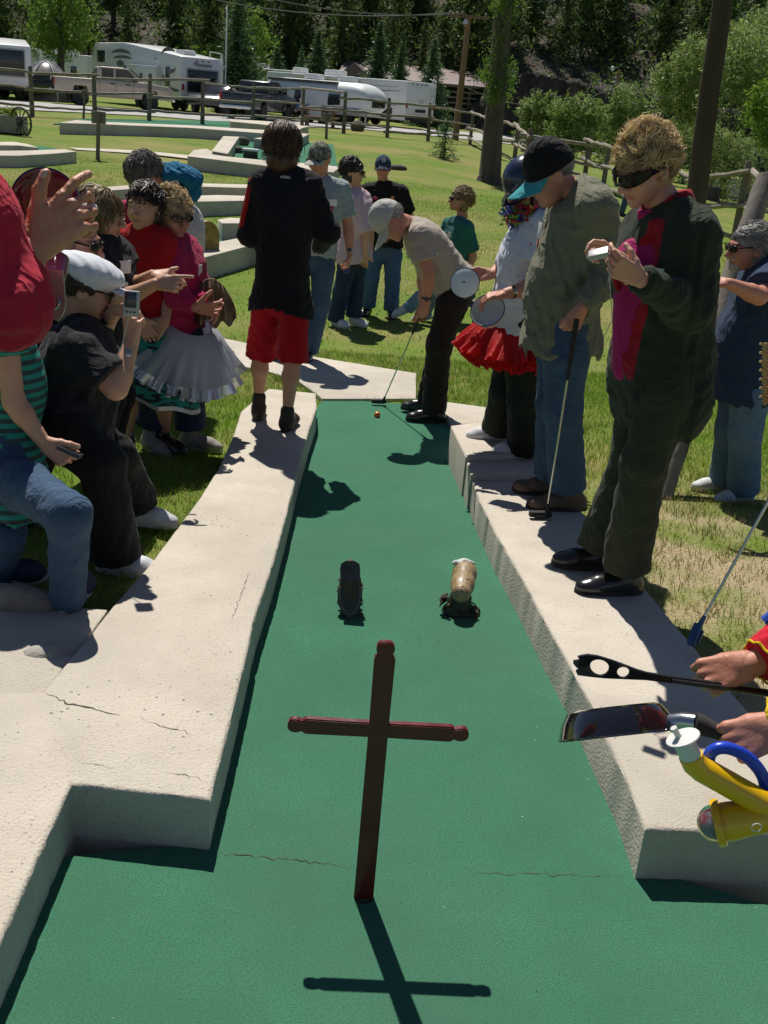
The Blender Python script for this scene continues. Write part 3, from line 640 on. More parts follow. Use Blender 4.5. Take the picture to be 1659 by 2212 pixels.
# telephone pole with crossarm and wires
b = hit(983, 303); Y = b.y; top = at(1013, 36, Y)
tp = thing('utility_pole', 'tall brown utility pole with a crossarm beside the white motorhome', 'utility pole', b)
m = MB(); m.tube([b, top], [.17, .12], 12); m.build('pole', POLE, tp)
m = MB(); c = at(1012, 24+12, Y-.2); m.box(c, (1.9, .12, .12), bev=.01); m.build('crossarm', POLE, tp)
for dx in (-.85, -.3, .8):
    m = MB(); m.lathe(c+Vector((dx, 0, .06)), [(.02, 0), (.05, .03), (.03, .07), (.055, .11), (.02, .15)], 8); m.build('insulator', M('ceramic', (.35, .3, .28), .3), tp)
m = MB(); d = at(1006, 46, Y-.3); m.lathe(d, [(.05, .1), (.1, .02), (.13, -.1)], 10); m.build('lamp', M('lamp_glass', (.7, .75, .8), .2), tp)
WIRE = M('wire', (.16, .16, .15), .5)
def wire(label, a, b, sag, r=.012):
    m = MB(); m.tube([a.lerp(b, k/14)-Vector((0, 0, sag*4*(k/14)*(1-k/14))) for k in range(15)], r, 5)
    tag(m.build('overhead_wire', WIRE), label, 'wire')
wire('upper overhead wire running left from the crossarm of the utility pole', c+Vector((-.85, 0, .1)), at(250, -60, 60), .8, .022)
wire('lower overhead wire running left from the crossarm of the utility pole', c+Vector((-.3, 0, .1)), at(380, -60, 52), .6, .022)
b = hit(1308, 300); Y2 = b.y
lm = thing('street_lamp', 'slim leaning brown lamp pole with a round white lamp at its top', 'street lamp', b)
lt = at(1340, 150, Y2); m = MB(); m.tube([b, lt], [.11, .08], 10); m.build('pole', POLE, lm)
m = MB(); m.tube([lt-Vector((0, 0, .1)), lt+Vector((-.2, -.1, .12)), at(1326, 146, Y2)], .02, 6); m.build('bracket', WIRE, lm)
m = MB(); m.ell(at(1323, 148, Y2), (.13, .13, .17), n=12, m=8); m.build('lamp', M('lamp_white', (.8, .82, .85), .25), lm)
wire('overhead wire strung from the utility pole to the small lamp pole', at(1010, 190, Y), lt-Vector((0, 0, .9)), 1.2, .02)
wire('overhead wire running right from the lamp pole into the willows', lt-Vector((0, 0, .9)), at(1440, 186, 58), .3, .02)
# big pole on the right, with a leaning log propped against it
Y = 15.; a = at(1483, 585, Y); a.z = float(gz(a.x, Y))-.1; e = at(1574, -90, Y)
m = MB(); n = 14; m.tube([a.lerp(e, k/n)+Vector((random.gauss(0, .006), 0, 0)) for k in range(n+1)], [.150-.028*k/n for k in range(n+1)], 14)
m.build('x', M('dark_pole_wood', (.095, .07, .045), .95, (.05, .038, .026), 3, bump=.7, bscale=14, stretch=(2, 2, .12))); po = bpy.data.objects[-1] if False else [o for o in COL.objects if o.name == 'x'][0]; po.name = 'utility_pole'; po.data.name = 'utility_pole'
tag(po, 'thick dark wooden pole rising past the top edge behind the blonde woman', 'utility pole')
a = hit(1428, 1056, .095); a = hit(1428, 1062, 0.08); Y = a.y; e = at(1655, 385, Y+1.1)
m = MB(); n = 16; m.tube([a.lerp(e, k/n)+Vector((random.gauss(0, .004), random.gauss(0, .004), 0)) for k in range(-1, n+1)], [.072-.012*k/n for k in range(-1, n+1)], 14)
tag(m.build('leaning_log', GREY), 'leaning grey log post rising behind the woman in the dark green jacket', 'log')
def sign_post(label, bx, by, tx, ty, board, bw, bh, r=.05):
    b = hit(bx, by); Y = b.y; t = at(tx, ty, Y); o = thing('sign_post', label, 'sign post', b)
    m = MB(); m.tube([b-Vector((0, 0, .1)), t], [r, r*.9], 9); m.build('post', WOOD, o)
    c = at(board[0], board[1], Y+.07); m = MB(); m.box(c, (bw*Y/FPX, .035, bh*Y/FPX), bev=.02); m.build('sign_board', GREY, o); return o
sign_post('wooden post with a small blank board on its back, standing on the left lawn', 211, 344, 213, 240, (213, 254), 30, 24)
sign_post('short post with a pale bird-box shaped board in front of the silver pickup', 180, 257, 183, 200, (183, 203), 12, 17, .04)
sign_post('short wooden post with a board, just left of the camouflage cap', 705, 300, 706, 244, (706, 253), 20, 16)
STONE = M('stone', (.30, .27, .23), .95, (.18, .16, .14), 8, bump=.8, bscale=14)
DST = M('dark_stone', (.12, .10, .085), .95, (.06, .05, .045), 6, bump=1, bscale=10)
def rock(label, p, size, mat, seed, flat=1., name='rock', noise=.18):
    bm = bmesh.new(); bmesh.ops.create_icosphere(bm, subdivisions=4, radius=1); r = np.random.RandomState(seed); K = r.randn(6, 3)*1.6; ph = r.rand(6)*6
    for v in bm.verts:
        d = sum(math.sin(v.co.dot(Vector(K[i]))+ph[i]) for i in range(6))/6*noise + .03*math.sin(v.co.x*13+ph[0])*math.sin(v.co.y*11+v.co.z*9)
        v.co = v.co*(1+d); v.co.x *= size[0]; v.co.y *= size[1]; v.co.z *= size[2]
    me = bpy.data.meshes.new(name); bm.to_mesh(me); bm.free(); me.materials.append(mat); me.polygons.foreach_set('use_smooth', [True]*len(me.polygons))
    o = bpy.data.objects.new(name, me); COL.objects.link(o); o.location = p; return tag(o, label, 'rock')
p = hit(70, 1318, .14); rock('smooth rounded grey stone on the pavement at the left edge, in shade', p+Vector((-.08, .02, .02)), (.17, .06, .058), STONE, 3, noise=.1)
p = hit(112, 1418, .14); o = rock('flat oval grey stone set in the pavement in full sun', p+Vector((0, .03, -.002)), (.10, .055, .032), M('pale_stone', (.38, .36, .31), .95, (.3, .28, .24), 14, bump=.5, bscale=40), 5, noise=.08); o.rotation_euler = (0, 0, .35)
p = hit(772, 284); rock('dark boulder beside a post of the rail fence', p+Vector((0, 0, .18)), (.32, .25, .27), DST, 7)
p = hit(443, 421, 0); rock('round grey stone on the curved putting lane', p+Vector((0, 0, .1)), (.14, .12, .12), STONE, 8)
p = hit(524, 314, .03); rock('upper dark rock on the short putting lane', p+Vector((0, 0, .1)), (.2, .16, .14), DST, 9)
p = hit(512, 330, .03); rock('lower dark rock on the short putting lane', p+Vector((0, 0, .07)), (.18, .14, .11), DST, 10)
p = hit(1622, 472, .0); rock('pale rock on the grass by the right edge, below the two far people', p+Vector((0, 0, .08)), (.22, .16, .15), STONE, 11)
p = hit(850, 366, 0); rock('low dark rock on the lawn behind the man in the navy cap', p+Vector((.1, 0, .05)), (.28, .16, .09), DST, 12)
b = hit(541, 341, .03); m = MB(); m.box(b+Vector((0, 0, .2)), (.42, .25, .06), bev=.015); o = thing('white_block', 'white topped dark block standing on the short putting lane', 'block', b)
m.build('top_slab', M('white_block', (.75, .75, .72), .7, (.7, .7, .68)), o); m = MB(); m.box(b+Vector((0, 0, .085)), (.36, .2, .17), bev=.01); m.build('base', DST, o)
# half log on the concrete border
c = hit(448, 540, .28); Y = c.y; s = Y/FPX
hl = thing('half_log', 'cut half log with a yellow sawn end lying across the putting lane', 'log', c)
R = 29*s; prof = [(R*math.cos(a), 0, R*math.sin(a)*1.15) for a in [math.pi*k/14 for k in range(15)]]; prof += [(-R, 0, -R*.9), (R, 0, -R*.9)]
ax = Vector((-.78, .9, 0)).normalized(); sd = Vector((ax.y, -ax.x, 0)); LOGM = M('log_bark', (.42, .36, .26), .9, (.26, .22, .16), 5, bump=.7, bscale=14)
pr = [c+sd*q[0]+Vector((0, 0, q[2]+R*.9)) for q in prof]; m = MB(); m.prism([p+ax*.01 for p in pr], ax*.75); m.build('log_body', LOGM, hl, auto=50)
m = MB(); m.prism(pr, ax*.009); m.build('sawn_end', M('sawn_wood', (.36, .24, .07), .85, (.2, .13, .04), 9, (.4, .6), bump=.4, bscale=20), hl, auto=50)
# tree stump
b = hit(1537, 432); s = b.y/FPX; st = thing('tree_stump', 'upright tree stump with a pale sawn top on the far right grass', 'stump', b)
m = MB(); m.lathe(b, [(17*s, -.05), (15*s, .1), (14.5*s, 26*s)], 18); m.build('stump_bark', BARK, st); m = MB(); m.lathe(b, [(0.001, 26.2*s+.01), (14.6*s, 26.2*s)], 18, caps=False); m.build('sawn_top', M('pale_cut', (.62, .55, .42), .9, (.5, .43, .32), 12), st)
# flower cart
b = hit(30, 292); s = b.y/FPX; fc = thing('flower_cart', 'old flower cart with a spoked wheel and red flowers at the left edge', 'flower cart', b)
wc = at(44, 265, b.y); Rw = 29*s; m = MB()
wx = Vector((.75, -.35, 0)).normalized(); m.tube([wc+(wx*math.cos(a)+Vector((0, 0, 1))*math.sin(a))*Rw for a in [math.pi*2*k/32 for k in range(33)]], .028, 8, caps=False)
for k in range(12):
    a = k/12*6.283; m.tube([wc, wc+(wx*math.cos(a)+Vector((0, 0, 1))*math.sin(a))*Rw], .016, 6)
m.ell(wc, (.07, .07, .07), n=10, m=8); m.build('wheel', M('iron', (.05, .045, .04), .7), fc)
m = MB(); m.box(at(2, 266, b.y+.35), (1.3, .6, 44*s*.8), bev=.04); m.build('cart_box', M('old_plaster', (.38, .34, .28), .9, (.26, .23, .19), 6, bump=.5), fc)
for k in range(1): 
    cc = [at(random.uniform(-30, 38), random.uniform(232, 256), b.y+.25+random.gauss(0, .12)) for _ in range(900)]
    quads_mesh('plants', np.array([tuple(q-b) for q in cc]), None, .05, GRN, fc, 3)
    cc = [at(random.uniform(-30, 38), random.uniform(228, 250), b.y+.1+random.gauss(0, .08)) for _ in range(60)]
    quads_mesh('flowers', np.array([tuple(q-b) for q in cc]), None, .04, M('red_petals', (.6, .04, .03), .6), fc, 4)
# ================================================================ vehicles
WHT = M('white_gelcoat', (.78, .78, .76), .3, (.72, .72, .70), 2, coat=.3)
GLS = M('dark_glass', (.02, .022, .025), .08, (.03, .03, .035), 2, spec=.6)
BLK = M('black_rubber', (.02, .02, .02), .7, (.03, .03, .03), 6)
DECAL = M('grey_decal', (.10, .09, .09), .5, (.14, .12, .11), 3)
REDL = M('red_lens', (.45, .02, .02), .25, (.35, .02, .02), 3)
CHR = M('chrome', (.6, .6, .6), .2, (.5, .5, .5), 3, metal=1)
def wheel(parent, c, r, w, axis=(0, 1, 0)):
    R = rotm(frame(axis)[0], axis); m = MB(); m.lathe(c, [(r*.6, -w/2), (r*.95, -w/2), (r, -w*.35), (r, w*.35), (r*.95, w/2), (r*.6, w/2)], 20, R); o = m.build('wheel', BLK, parent, local=True)
    m = MB(); m.lathe(c, [(.01, -w*.44), (r*.25, -w*.46), (r*.3, -w*.38), (r*.62, -w*.46), (r*.62, w*.46), (r*.3, w*.38), (r*.25, w*.46), (.01, w*.44)], 14, R); m.build('rim', CHR, o, local=True)
def prof_body(m, prof, y0, y1, bev=.06):
    """side profile (x,z) extruded across y with bevelled rim"""
    bm = bmesh.new(); vs = [bm.verts.new((x, y0, z)) for x, z in prof]; f = bm.faces.new(vs)
    r = bmesh.ops.extrude_face_region(bm, geom=[f])
    for v in [g for g in r['geom'] if isinstance(g, bmesh.types.BMVert)]: v.co.y = y1
    bmesh.ops.recalc_face_normals(bm, faces=bm.faces)
    if bev: bmesh.ops.bevel(bm, geom=[e for e in bm.edges], offset=bev, segments=2, affect='EDGES', profile=.5, clamp_overlap=True)
    bm.verts.index_update(); m.add([v.co[:] for v in bm.verts], [[v.index for v in f.verts] for f in bm.faces]); bm.free()
def swoosh(m, pts, w, y):
    n = len(pts); V = []; F = []
    for i, (x, z) in enumerate(pts):
        a = pts[max(0, i-1)]; b = pts[min(n-1, i+1)]; d = Vector((b[0]-a[0], 0, b[1]-a[1])).normalized(); q = Vector((-d.z, 0, d.x))*w*math.sin(math.pi*(i+.3)/(n-.4))
        V += [(x+q.x, y, z+q.z), (x-q.x, y, z-q.z)]
        if i: F.append((2*i-2, 2*i, 2*i+1, 2*i-1))
    m.add(V, F)
def arc(cx, cz, rx, rz, a0, a1, n=14): return [(cx+rx*math.cos(math.radians(a0+(a1-a0)*k/n)), cz+rz*math.sin(math.radians(a0+(a1-a0)*k/n))) for k in range(n+1)]
def lettering(txt, size, loc, rot, mat, parent, name='lettering', ext=.004):
    cu = bpy.data.curves.new(name, 'FONT'); cu.body = txt; cu.size = size; cu.extrude = ext; cu.align_x = 'CENTER'; cu.align_y = 'CENTER'
    t = bpy.data.objects.new('tmp', cu); COL.objects.link(t); dg = bpy.context.evaluated_depsgraph_get()
    me = bpy.data.meshes.new_from_object(t.evaluated_get(dg)); bpy.data.objects.remove(t)
    me.transform(Matrix.Translation(loc) @ rot.to_4x4()); me.materials.clear(); me.materials.append(mat)
    o = bpy.data.objects.new(name, me); COL.objects.link(o); o.parent = parent; return o
def gpos(px, py, Y):
    p = at(px, py, Y); p.z = float(gz(p.x, Y)); return p
def place(o, p, ang): o.location = p; o.rotation_euler = (0, 0, ang)     # ang: direction of local +x from world +x
# local frame: +x forward along the body from its rear, +y across to the hidden side, visible side is y=0 plane (-y normal)
def trailer(name, label, cat, p, az, L, Wd, H, prof=None, wins=(), slide=None, acs=(), decals=(), rearwin=None, flip=1, z0=.55):
    """az = azimuth of +x measured left from world +y; width runs to the right of it"""
    t = thing(name, label, cat, p); t.rotation_euler = (0, 0, math.pi/2+az)
    # after rotation local +x -> (-sin az, cos az); local -y -> right side
    prof = prof or [(0, z0), (L, z0), (L, H), (0, H)]
    m = MB(); prof_body(m, prof, -Wd, 0, .07); m.build('body', WHT, t, local=True)
    for (x, z, w, h) in wins:
        w *= 1.35; m = MB(); m.box((x, .012, z), (w+.1, .05, h+.1), bev=.02); o = m.build('window', WHT, t, local=True); m = MB(); m.box((x, .03, z), (w, .04, h), bev=.02); m.build('pane', GLS, o, local=True)
    if slide:
        x, z, w, h, d = slide; m = MB(); m.box((x, d/2, z), (w, d, h), bev=.04); o = m.build('slide_out', WHT, t, local=True)
        for k in (-.3, .05, .38): m = MB(); m.box((x+w*k, d+.005, z+h*.02), (w*.09, .03, h*.42), bev=.01); m.build('pane', GLS, o, local=True)
    for x, y, w in acs:
        m = MB(); m.box((x, -Wd*y, H+.17+(.12 if False else 0)), (w, .7, .34), bev=.09); m.build('roof_vent', WHT, t, local=True)
    m = MB()
    for k in decals: swoosh(m, k[0], k[1]*1.9, .035)
    if decals: m.build('stripe', DECAL, t, local=True)
    if rearwin:
        z, w, h = rearwin; m = MB(); m.box((-.012, -Wd/2, z), (.05, w+.12, h+.12), bev=.02); o = m.build('window', M('trim_grey', (.4, .4, .4), .5), t, local=True)
        m = MB(); m.box((-.03, -Wd/2, z), (.05, w, h), bev=.02); m.build('pane', GLS, o, local=True)
    for y in (-.12, -Wd+.12):
        m = MB(); m.box((-.01, y, 1.2), (.06, .12, .3), bev=.02); m.build('tail_light', REDL, t, local=True)
    m = MB(); m.box((-.1, -Wd/2, .55), (.14, Wd*.96, .2), bev=.03); m.build('bumper', BLK, t, local=True)
    for x in (L*.38, L*.38+.85): wheel(t, Vector((x, -.14, .36)), .36, .24); wheel(t, Vector((x, -Wd+.14, .36)), .36, .24)
    return t
Y = 58; p = gpos(390, 236, Y)
H = (at(392, 121, Y).z-p.z)
sw = [(arc(6.6, 2.55, 1.2, .22, 170, 20), .05), (arc(6.4, 2.35, 1.1, .12, 170, 10), .04), (arc(8.6, 2.0, .8, .14, 190, 345), .05), (arc(8.7, 1.88, .8, .10, 190, 345), .04), (arc(1.2, 2.65, .8, .3, 150, 10), .05), (arc(1.0, 2.2, .55, .3, 200, 350), .05), ([(.15, 1.0), (1.2, 1.05), (1.9, 1.7)], .06), (arc(6.3, 1.75, .7, .15, 190, 350), .05)]
t1 = trailer('fifth_wheel_trailer', 'large white fifth-wheel trailer with swoosh stripes, a rear window and rooftop vents', 'camper trailer', p, math.radians(41), 10.2, 2.5, H,
    prof=[(0, .55), (7.2, .55), (7.5, 1.35), (10.2, 1.35), (10.35, H*.9), (9.9, H+.5), (6.2, H+.55), (0, H)], wins=[(1.3, H*.62, .34, .95), (9.0, H*.92, .75, .62), (6.1, H*.62, .26, .8), (2.6, H*.93, .1, .1)],
    slide=(3.6, H*.52, 3.0, H*.55, .28), acs=[(7.6, .4, .8), (6.1, .5, .7), (1.5, .45, .9)], decals=sw, rearwin=(H*.58, 1.75, 1.05))
for c_ in t1.children:
    if c_.name.startswith('roof_vent'): pass
lettering('Montana', .3, Vector((-.05, -1.25, H*.58+.78)), rotm((0, -1, 0), (-1, 0, 0)), DECAL, t1)
m = MB(); m.ell((6.7, .03, 2.12), (.42, .02, .16), n=18, m=8); m.build('emblem', DECAL, t1, local=True)
m = MB()
for k in range(3): m.box((-.02, -.9-.35*k, H-.16), (.05, .1, .05))
m.build('marker_lights', REDL, t1, local=True)
m = MB(); a = Vector((0.2, -2.45, H)); m.tube([a, a+Vector((0, 0, .3)), a+Vector((.1, .6, .35)), a+Vector((.1, .6, 0))], .03, 6); m.tube([(-.1, -2.35, .9), (-.1, -2.35, H+.3)], .02, 6); m.build('ladder_rail', WHT, t1, local=True)
m = MB(); m.tube([(-.2, -2.5, .3), (-.2, -2.5, H+2.6)], .035, 6); m.build('flag_pole', WHT, t1, local=True)
# motorhome on the right
Y = 62; p = gpos(872, 272, Y); H = at(873, 174, Y).z-p.z
t2 = trailer('motorhome', 'long white motorhome with a plain rear wall and red tail light behind the rounded trailer', 'motorhome', p, math.radians(52), 10.8, 2.6, H,
    wins=[(3.1, H*.68, .85, .75)], acs=[(6.4, .5, 1.2), (9.0, .4, .7)], decals=[([(.6, 1.15), (3, 1.0), (6, .95)], .012), ([(.6, H-.35), (5, H-.36), (10, H-.38)], .01), ([(.4, 1.9), (2, 1.85), (3.4, 2.0)], .012), ([(2.4, 2.0), (4, 2.3), (6, 2.2)], .015)], z0=.4)
m = MB(); m.box((5.9, .1, H-.12), (5.2, .22, .2), bev=.08); m.build('awning', WHT, t2, local=True)
m = MB()
for k in range(4): m.box((-.02, -.5-.4*k, H-.14), (.04, .1, .05))
m.box((-.01, -1.35, .95), (.05, .9, .16)); m.box((-.01, -1.3, .45), (.05, 1.5, .22)); m.box((1.3, .01, .75), (.8, .04, .5)); m.build('vent_grille', BLK, t2, local=True)
m = MB(); m.box((-.01, -1.4, 1.42), (.05, .3, .2), bev=.01); m.build('licence_plate', M('plate', (.6, .62, .6), .5), t2, local=True)
m = MB(); m.tube([(-.08, -2.2, 1.3), (-.08, -2.2, H+.12), (.15, -2.2, H+.22)], .025, 6); m.tube([(-.08, -2.5, 1.3), (-.08, -2.5, H+.12), (.15, -2.5, H+.22)], .025, 6)
for k in range(6): m.tube([(-.08, -2.2, 1.4+k*.28), (-.08, -2.5, 1.4+k*.28)], .02, 6)
m.build('ladder', WHT, t2, local=True)
# swirl-decal trailer between them
Y = 74; p = gpos(628, 240, Y); H = at(628, 152, Y).z-p.z
t3 = trailer('camper_trailer', 'white trailer with a dark swirl decal, half hidden behind the dark pickup', 'camper trailer', p, math.radians(60), 8.5, 2.5, H,
    wins=[(4.0, H*.6, .7, .6)], acs=[(3.5, .5, .9)], decals=[(arc(1.9, H*.62, .95, .75, -60, 250, 22), .10), (arc(1.6, H*.58, .6, .45, -40, 200, 16), .12), ([(5.6, H*.8), (4.2, H*.75), (3, H*.45), (1.2, H*.25)], .14)])
# left edge trailers
Y = 52; p = gpos(48, 200, Y); H = at(48, 98, Y).z-p.z
t4 = trailer('camper_trailer', 'white trailer cut off by the left edge, with a big dark rear window', 'camper trailer', gpos(-55, 200, Y), math.radians(22), 8.5, 2.55, H, rearwin=(H*.68, 1.9, 1.1), decals=[], prof=[(0, .55), (8.5, .55), (8.5, H*1.02), (4, H+.35), (0, H)])
Y = 66; p = gpos(22, 200, Y); H = at(60, 102, Y).z-p.z
t5 = trailer('camper_trailer', 'small pale trailer half hidden behind the left edge trailer', 'camper trailer', gpos(-4, 200, Y), math.radians(14), 6, 2.2, H, wins=[(2, H*.6, .6, .5)])
Y = 82; p = gpos(176, 200, Y); H = at(190, 120, Y).z-p.z
t6 = trailer('camper_trailer', 'distant small white trailer between the tent and the large white trailer', 'camper trailer', gpos(188, 200, Y), math.radians(55), 6.5, 2.4, H, wins=[(1.4, H*.6, .5, .5), (3, H*.6, .8, .5)], acs=[(3.0, .5, .7), (4.6, .4, .5)], decals=[([(.4, H*.4), (2.2, H*.45), (4.4, H*.34)], .06)])
# rounded aluminium-style trailer
Y = 56; p = gpos(790, 264, Y)
H = at(760, 176, Y).z-p.z; L = 6.6; Wd = 2.3
at_ = thing('camper_trailer', 'rounded silvery white travel trailer with a blue stripe along its side', 'camper trailer', p); at_.rotation_euler = (0, 0, math.pi/2+math.radians(62))
sec = []; NS = 22; NR = 28; V = []; F = []
for i in range(NS+1):
    u = i/NS; e = abs(2*u-1); k = (1-max(0, (e-.62)/.38)**2.4)**.5 if e < .999 else .05; x = L*u
    k = max(k, .12)
    for j in range(NR):
        a = 2*math.pi*j/NR; c, s_ = math.cos(a), math.sin(a); n_ = 3.2
        rr = 1/((abs(c)**n_+abs(s_)**n_)**(1/n_)); zz = (H-.55)/2*rr*s_
        V.append((x, -Wd/2+Wd/2*rr*c*(.82+.18*k), .5+(H-.5)/2+zz*(.28+.72*k) - (1-k)*.12))
for i in range(NS):
    for j in range(NR): F.append((i*NR+j, (i+1)*NR+j, (i+1)*NR+(j+1) % NR, i*NR+(j+1) % NR))
F += [tuple(range(NR)), tuple(NS*NR+j for j in range(NR-1, -1, -1))]
ALU = M('pale_aluminium', (.74, .77, .76), .45, (.68, .71, .70), 1.2, coat=.1)
mkmesh('body', V, F, ALU, at_, local=True)
for (x, z, w, h) in [(5.0, H*.6, .55, .62), (4.1, H*.6, .36, .62), (1.9, H*.58, .7, .5)]:
    m = MB(); m.box((x, .0, z), (w+.08, .06, h+.08), bev=.03); o = m.build('window', CHR, at_, local=True); m = MB(); m.box((x, .02, z), (w, .05, h), bev=.03); m.build('pane', GLS, o, local=True)
m = MB(); m.box((3.0, .0, H*.47), (.75, .05, H*.68), bev=.1); m.build('door', ALU, at_, local=True)
m = MB(); m.box((.10, -Wd/2, H*.56), (.16, 1.5, .55), bev=.05); o = m.build('window', CHR, at_, local=True); m = MB(); m.box((.07, -Wd/2, H*.56), (.16, 1.36, .44), bev=.04); m.build('pane', GLS, o, local=True)
m = MB(); m.box((L/2, .005, H*.37), (L*.86, .035, .13)); m.build('stripe', M('blue_stripe', (.08, .22, .5), .4), at_, local=True)
m = MB(); m.box((4.0, -.25, H-.12), (4.2, .28, .12), bev=.05); m.build('awning', M('dark_awning', (.10, .09, .09), .7), at_, local=True)
for x in (1.9, 3.9): m = MB(); m.box((x, -Wd/2, H+.1), (.9, .6, .3), bev=.1); m.build('roof_vent', WHT, at_, local=True)
for x in (2.6, 3.45): wheel(at_, Vector((x, -.12, .33)), .34, .2)
for x in (.9, .55): m = MB(); m.box((x, -.9, .5), (.08, .08, 1.0)); m.build('support', CHR, at_, local=True)
# pickups and cars; local +x forward, wheels on the ground, near side at y=-w/2 .. far side +w/2
def pickup(label, p, rz, paint, s=1., cap='pickup truck'):
    t = thing('pickup_truck', label, cap, p); t.rotation_euler = (0, 0, rz); t.scale = (s, s, s)
    m = MB(); prof_body(m, [(-2.9, .55), (-2.05, .55), (-1.95, .95), (-1.35, .95), (-1.25, .5), (1.35, .5), (1.45, .95), (2.1, .95), (2.2, .55), (2.85, .55), (2.9, 1.0), (2.75, 1.18), (1.5, 1.32), (-.85, 1.32), (-2.9, 1.30)], -.98, .98, .05); m.build('body', paint, t, local=True)
    m = MB(); prof_body(m, [(-.85, 1.31), (1.5, 1.31), (.75, 1.88), (.5, 1.93), (-.65, 1.93), (-.8, 1.86)], -.84, .84, .07); m.build('cab', paint, t, local=True)
    for (a, b, c, d) in [(-.62, -.02, .03, 0), (.06, .72, .22, .5)]:
        for sy in (-1, 1):
            V = [(a, sy*.855, 1.38), (b+d*.9, sy*.855, 1.38), (b-.02 if d == 0 else b-.05, sy*.855, 1.84), (a+.03, sy*.855, 1.84)]; m = MB(); m.prism(V, (0, sy*.012, 0)); m.build('side_window', GLS, t, local=True)
    m = MB(); m.prism([(-.83, -.7, 1.4), (-.83, .7, 1.4), (-.8, .62, 1.83), (-.8, -.62, 1.83)], (-.03, 0, 0)); m.build('rear_window', GLS, t, local=True)
    m = MB(); m.prism([(1.42, -.74, 1.4), (1.42, .74, 1.4), (.83, .66, 1.86), (.83, -.66, 1.86)], (.03, 0, .03)); m.build('windscreen', GLS, t, local=True)
    m = MB(); m.box((-1.9, 0, 1.30), (1.9, 1.6, .05)); m.build('bed_liner', BLK, t, local=True)
    for sy in (-1, 1):
        m = MB(); m.box((-2.88, sy*.9, 1.08), (.1, .14, .36), bev=.03); m.build('tail_light', REDL, t, local=True)
        m = MB(); m.box((2.86, sy*.72, .98), (.1, .4, .2), bev=.04); m.build('headlight', M('lamp_lens', (.6, .62, .62), .15), t, local=True)
        m = MB(); m.box((.98, sy*1.02, 1.42), (.12, .22, .2), bev=.05); m.build('mirror', BLK, t, local=True)
        for x in (-1.65, 1.78): wheel(t, Vector((x, sy*.86, .4)), .4, .26)
        for x in (-.1, .66): m = MB(); m.box((x, sy*.99, 1.16), (.22, .03, .05), bev=.01); m.build('door_handle', BLK, t, local=True)
    m = MB(); m.box((-2.98, 0, .62), (.16, 1.8, .18), bev=.04); m.box((2.96, 0, .6), (.16, 1.85, .2), bev=.04); m.build('bumper', CHR, t, local=True)
    for x in (-.1+.16, -.72, .95): m = MB(); m.box((x, -.985, .95), (.015, .01, .65)); m.build('door_seam', BLK, t, local=True)
    return t
SILV = M('tan_silver_paint', (.50, .43, .34), .4, (.46, .39, .31), 2, metal=.3, coat=.4)
p = gpos(243, 237, 55); pk = pickup('silver tan crew-cab pickup parked behind the rail fence, tailgate open', p, math.radians(22), SILV, .95)
m = MB(); m.box((-2.92, 0, 1.0), (.05, 1.5, .55), bev=.02); m.tube([(-2.96, -.5, 1.25), (-2.97, 0, 1.05), (-2.96, .5, 1.25)], .03, 6); m.build('tailgate_net', BLK, pk, local=True)
DKP = M('dark_blue_paint', (.018, .02, .028), .3, (.022, .024, .03), 2, coat=.6)
pickup('dark pickup seen from behind with red tail lights, left of the rounded trailer', gpos(560, 244, 55), math.radians(75), DKP, .92)
def car(label, p, rz, paint, s=1.):
    t = thing('parked_car', label, 'car', p); t.rotation_euler = (0, 0, rz); t.scale = (s, s, s)
    m = MB(); prof_body(m, [(-2.2, .45), (-1.75, .4), (-1.6, .75), (-1.1, .75), (-.95, .35), (1.0, .35), (1.15, .75), (1.65, .75), (1.8, .4), (2.2, .45), (2.25, .75), (1.9, .92), (1.0, 1.0), (-1.6, 1.02), (-2.2, .95)], -.86, .86, .06); m.build('body', paint, t, local=True)
    m = MB(); prof_body(m, [(-1.7, 1.0), (1.05, .98), (.35, 1.4), (-.9, 1.43), (-1.4, 1.3)], -.72, .72, .06); m.build('cabin', GLS, t, local=True)
    m = MB(); prof_body(m, [(.4, 1.38), (-.9, 1.41), (-1.3, 1.33), (-.9, 1.47), (.3, 1.45)], -.7, .7, .02); m.build('roof', paint, t, local=True)
    for sy in (-1, 1):
        for x in (-1.35, 1.4): wheel(t, Vector((x, sy*.76, .32)), .32, .2)
        m = MB(); m.box((2.18, sy*.6, .72), (.1, .34, .14), bev=.04); m.build('headlight', M('lamp_lens', (.6, .62, .62), .15), t, local=True)
        m = MB(); m.box((-2.18, sy*.62, .82), (.08, .3, .14), bev=.03); m.build('tail_light', REDL, t, local=True)
    return t
car('dark car parked between the tent and the silver pickup', gpos(76, 216, 57), math.radians(232), DKP, .92)
car('dark car parked left of the dark pickup, beside the spruce', gpos(478, 240, 58), math.radians(255), DKP, 1.)
car('blue car glimpsed behind the left edge trailer', gpos(58, 205, 68), math.radians(200), M('blue_paint', (.05, .10, .18), .3), 1.)
# dome tent
p = gpos(102, 222, 58); s = 58/FPX; tn = thing('dome_tent', 'shiny grey dome tent rising behind the dark car', 'tent', p)
TN = M('tent_fabric', (.30, .28, .26), .35, (.10, .10, .12), 1.1, (.45, .55), bump=.3, bscale=4); Rx = 50*s; Hh = at(105, 134, 58).z-p.z
m = MB(); m.lathe(p, [(Rx*math.cos(a), Hh*math.sin(a)) for a in [math.pi/2*k/12 for k in range(12)]]+[(.01, Hh)], 28); m.build('canopy', TN, tn)
m = MB()
for k in range(3):
    a0 = k*math.pi/3+.2; m.tube([p+Vector((Rx*1.02*math.cos(t_)*math.cos(a0), Rx*1.02*math.cos(t_)*math.sin(a0), Hh*1.015*math.sin(t_))) for t_ in [math.pi*j/20 for j in range(21)]], .03, 6)
m.build('poles', WHT, tn)
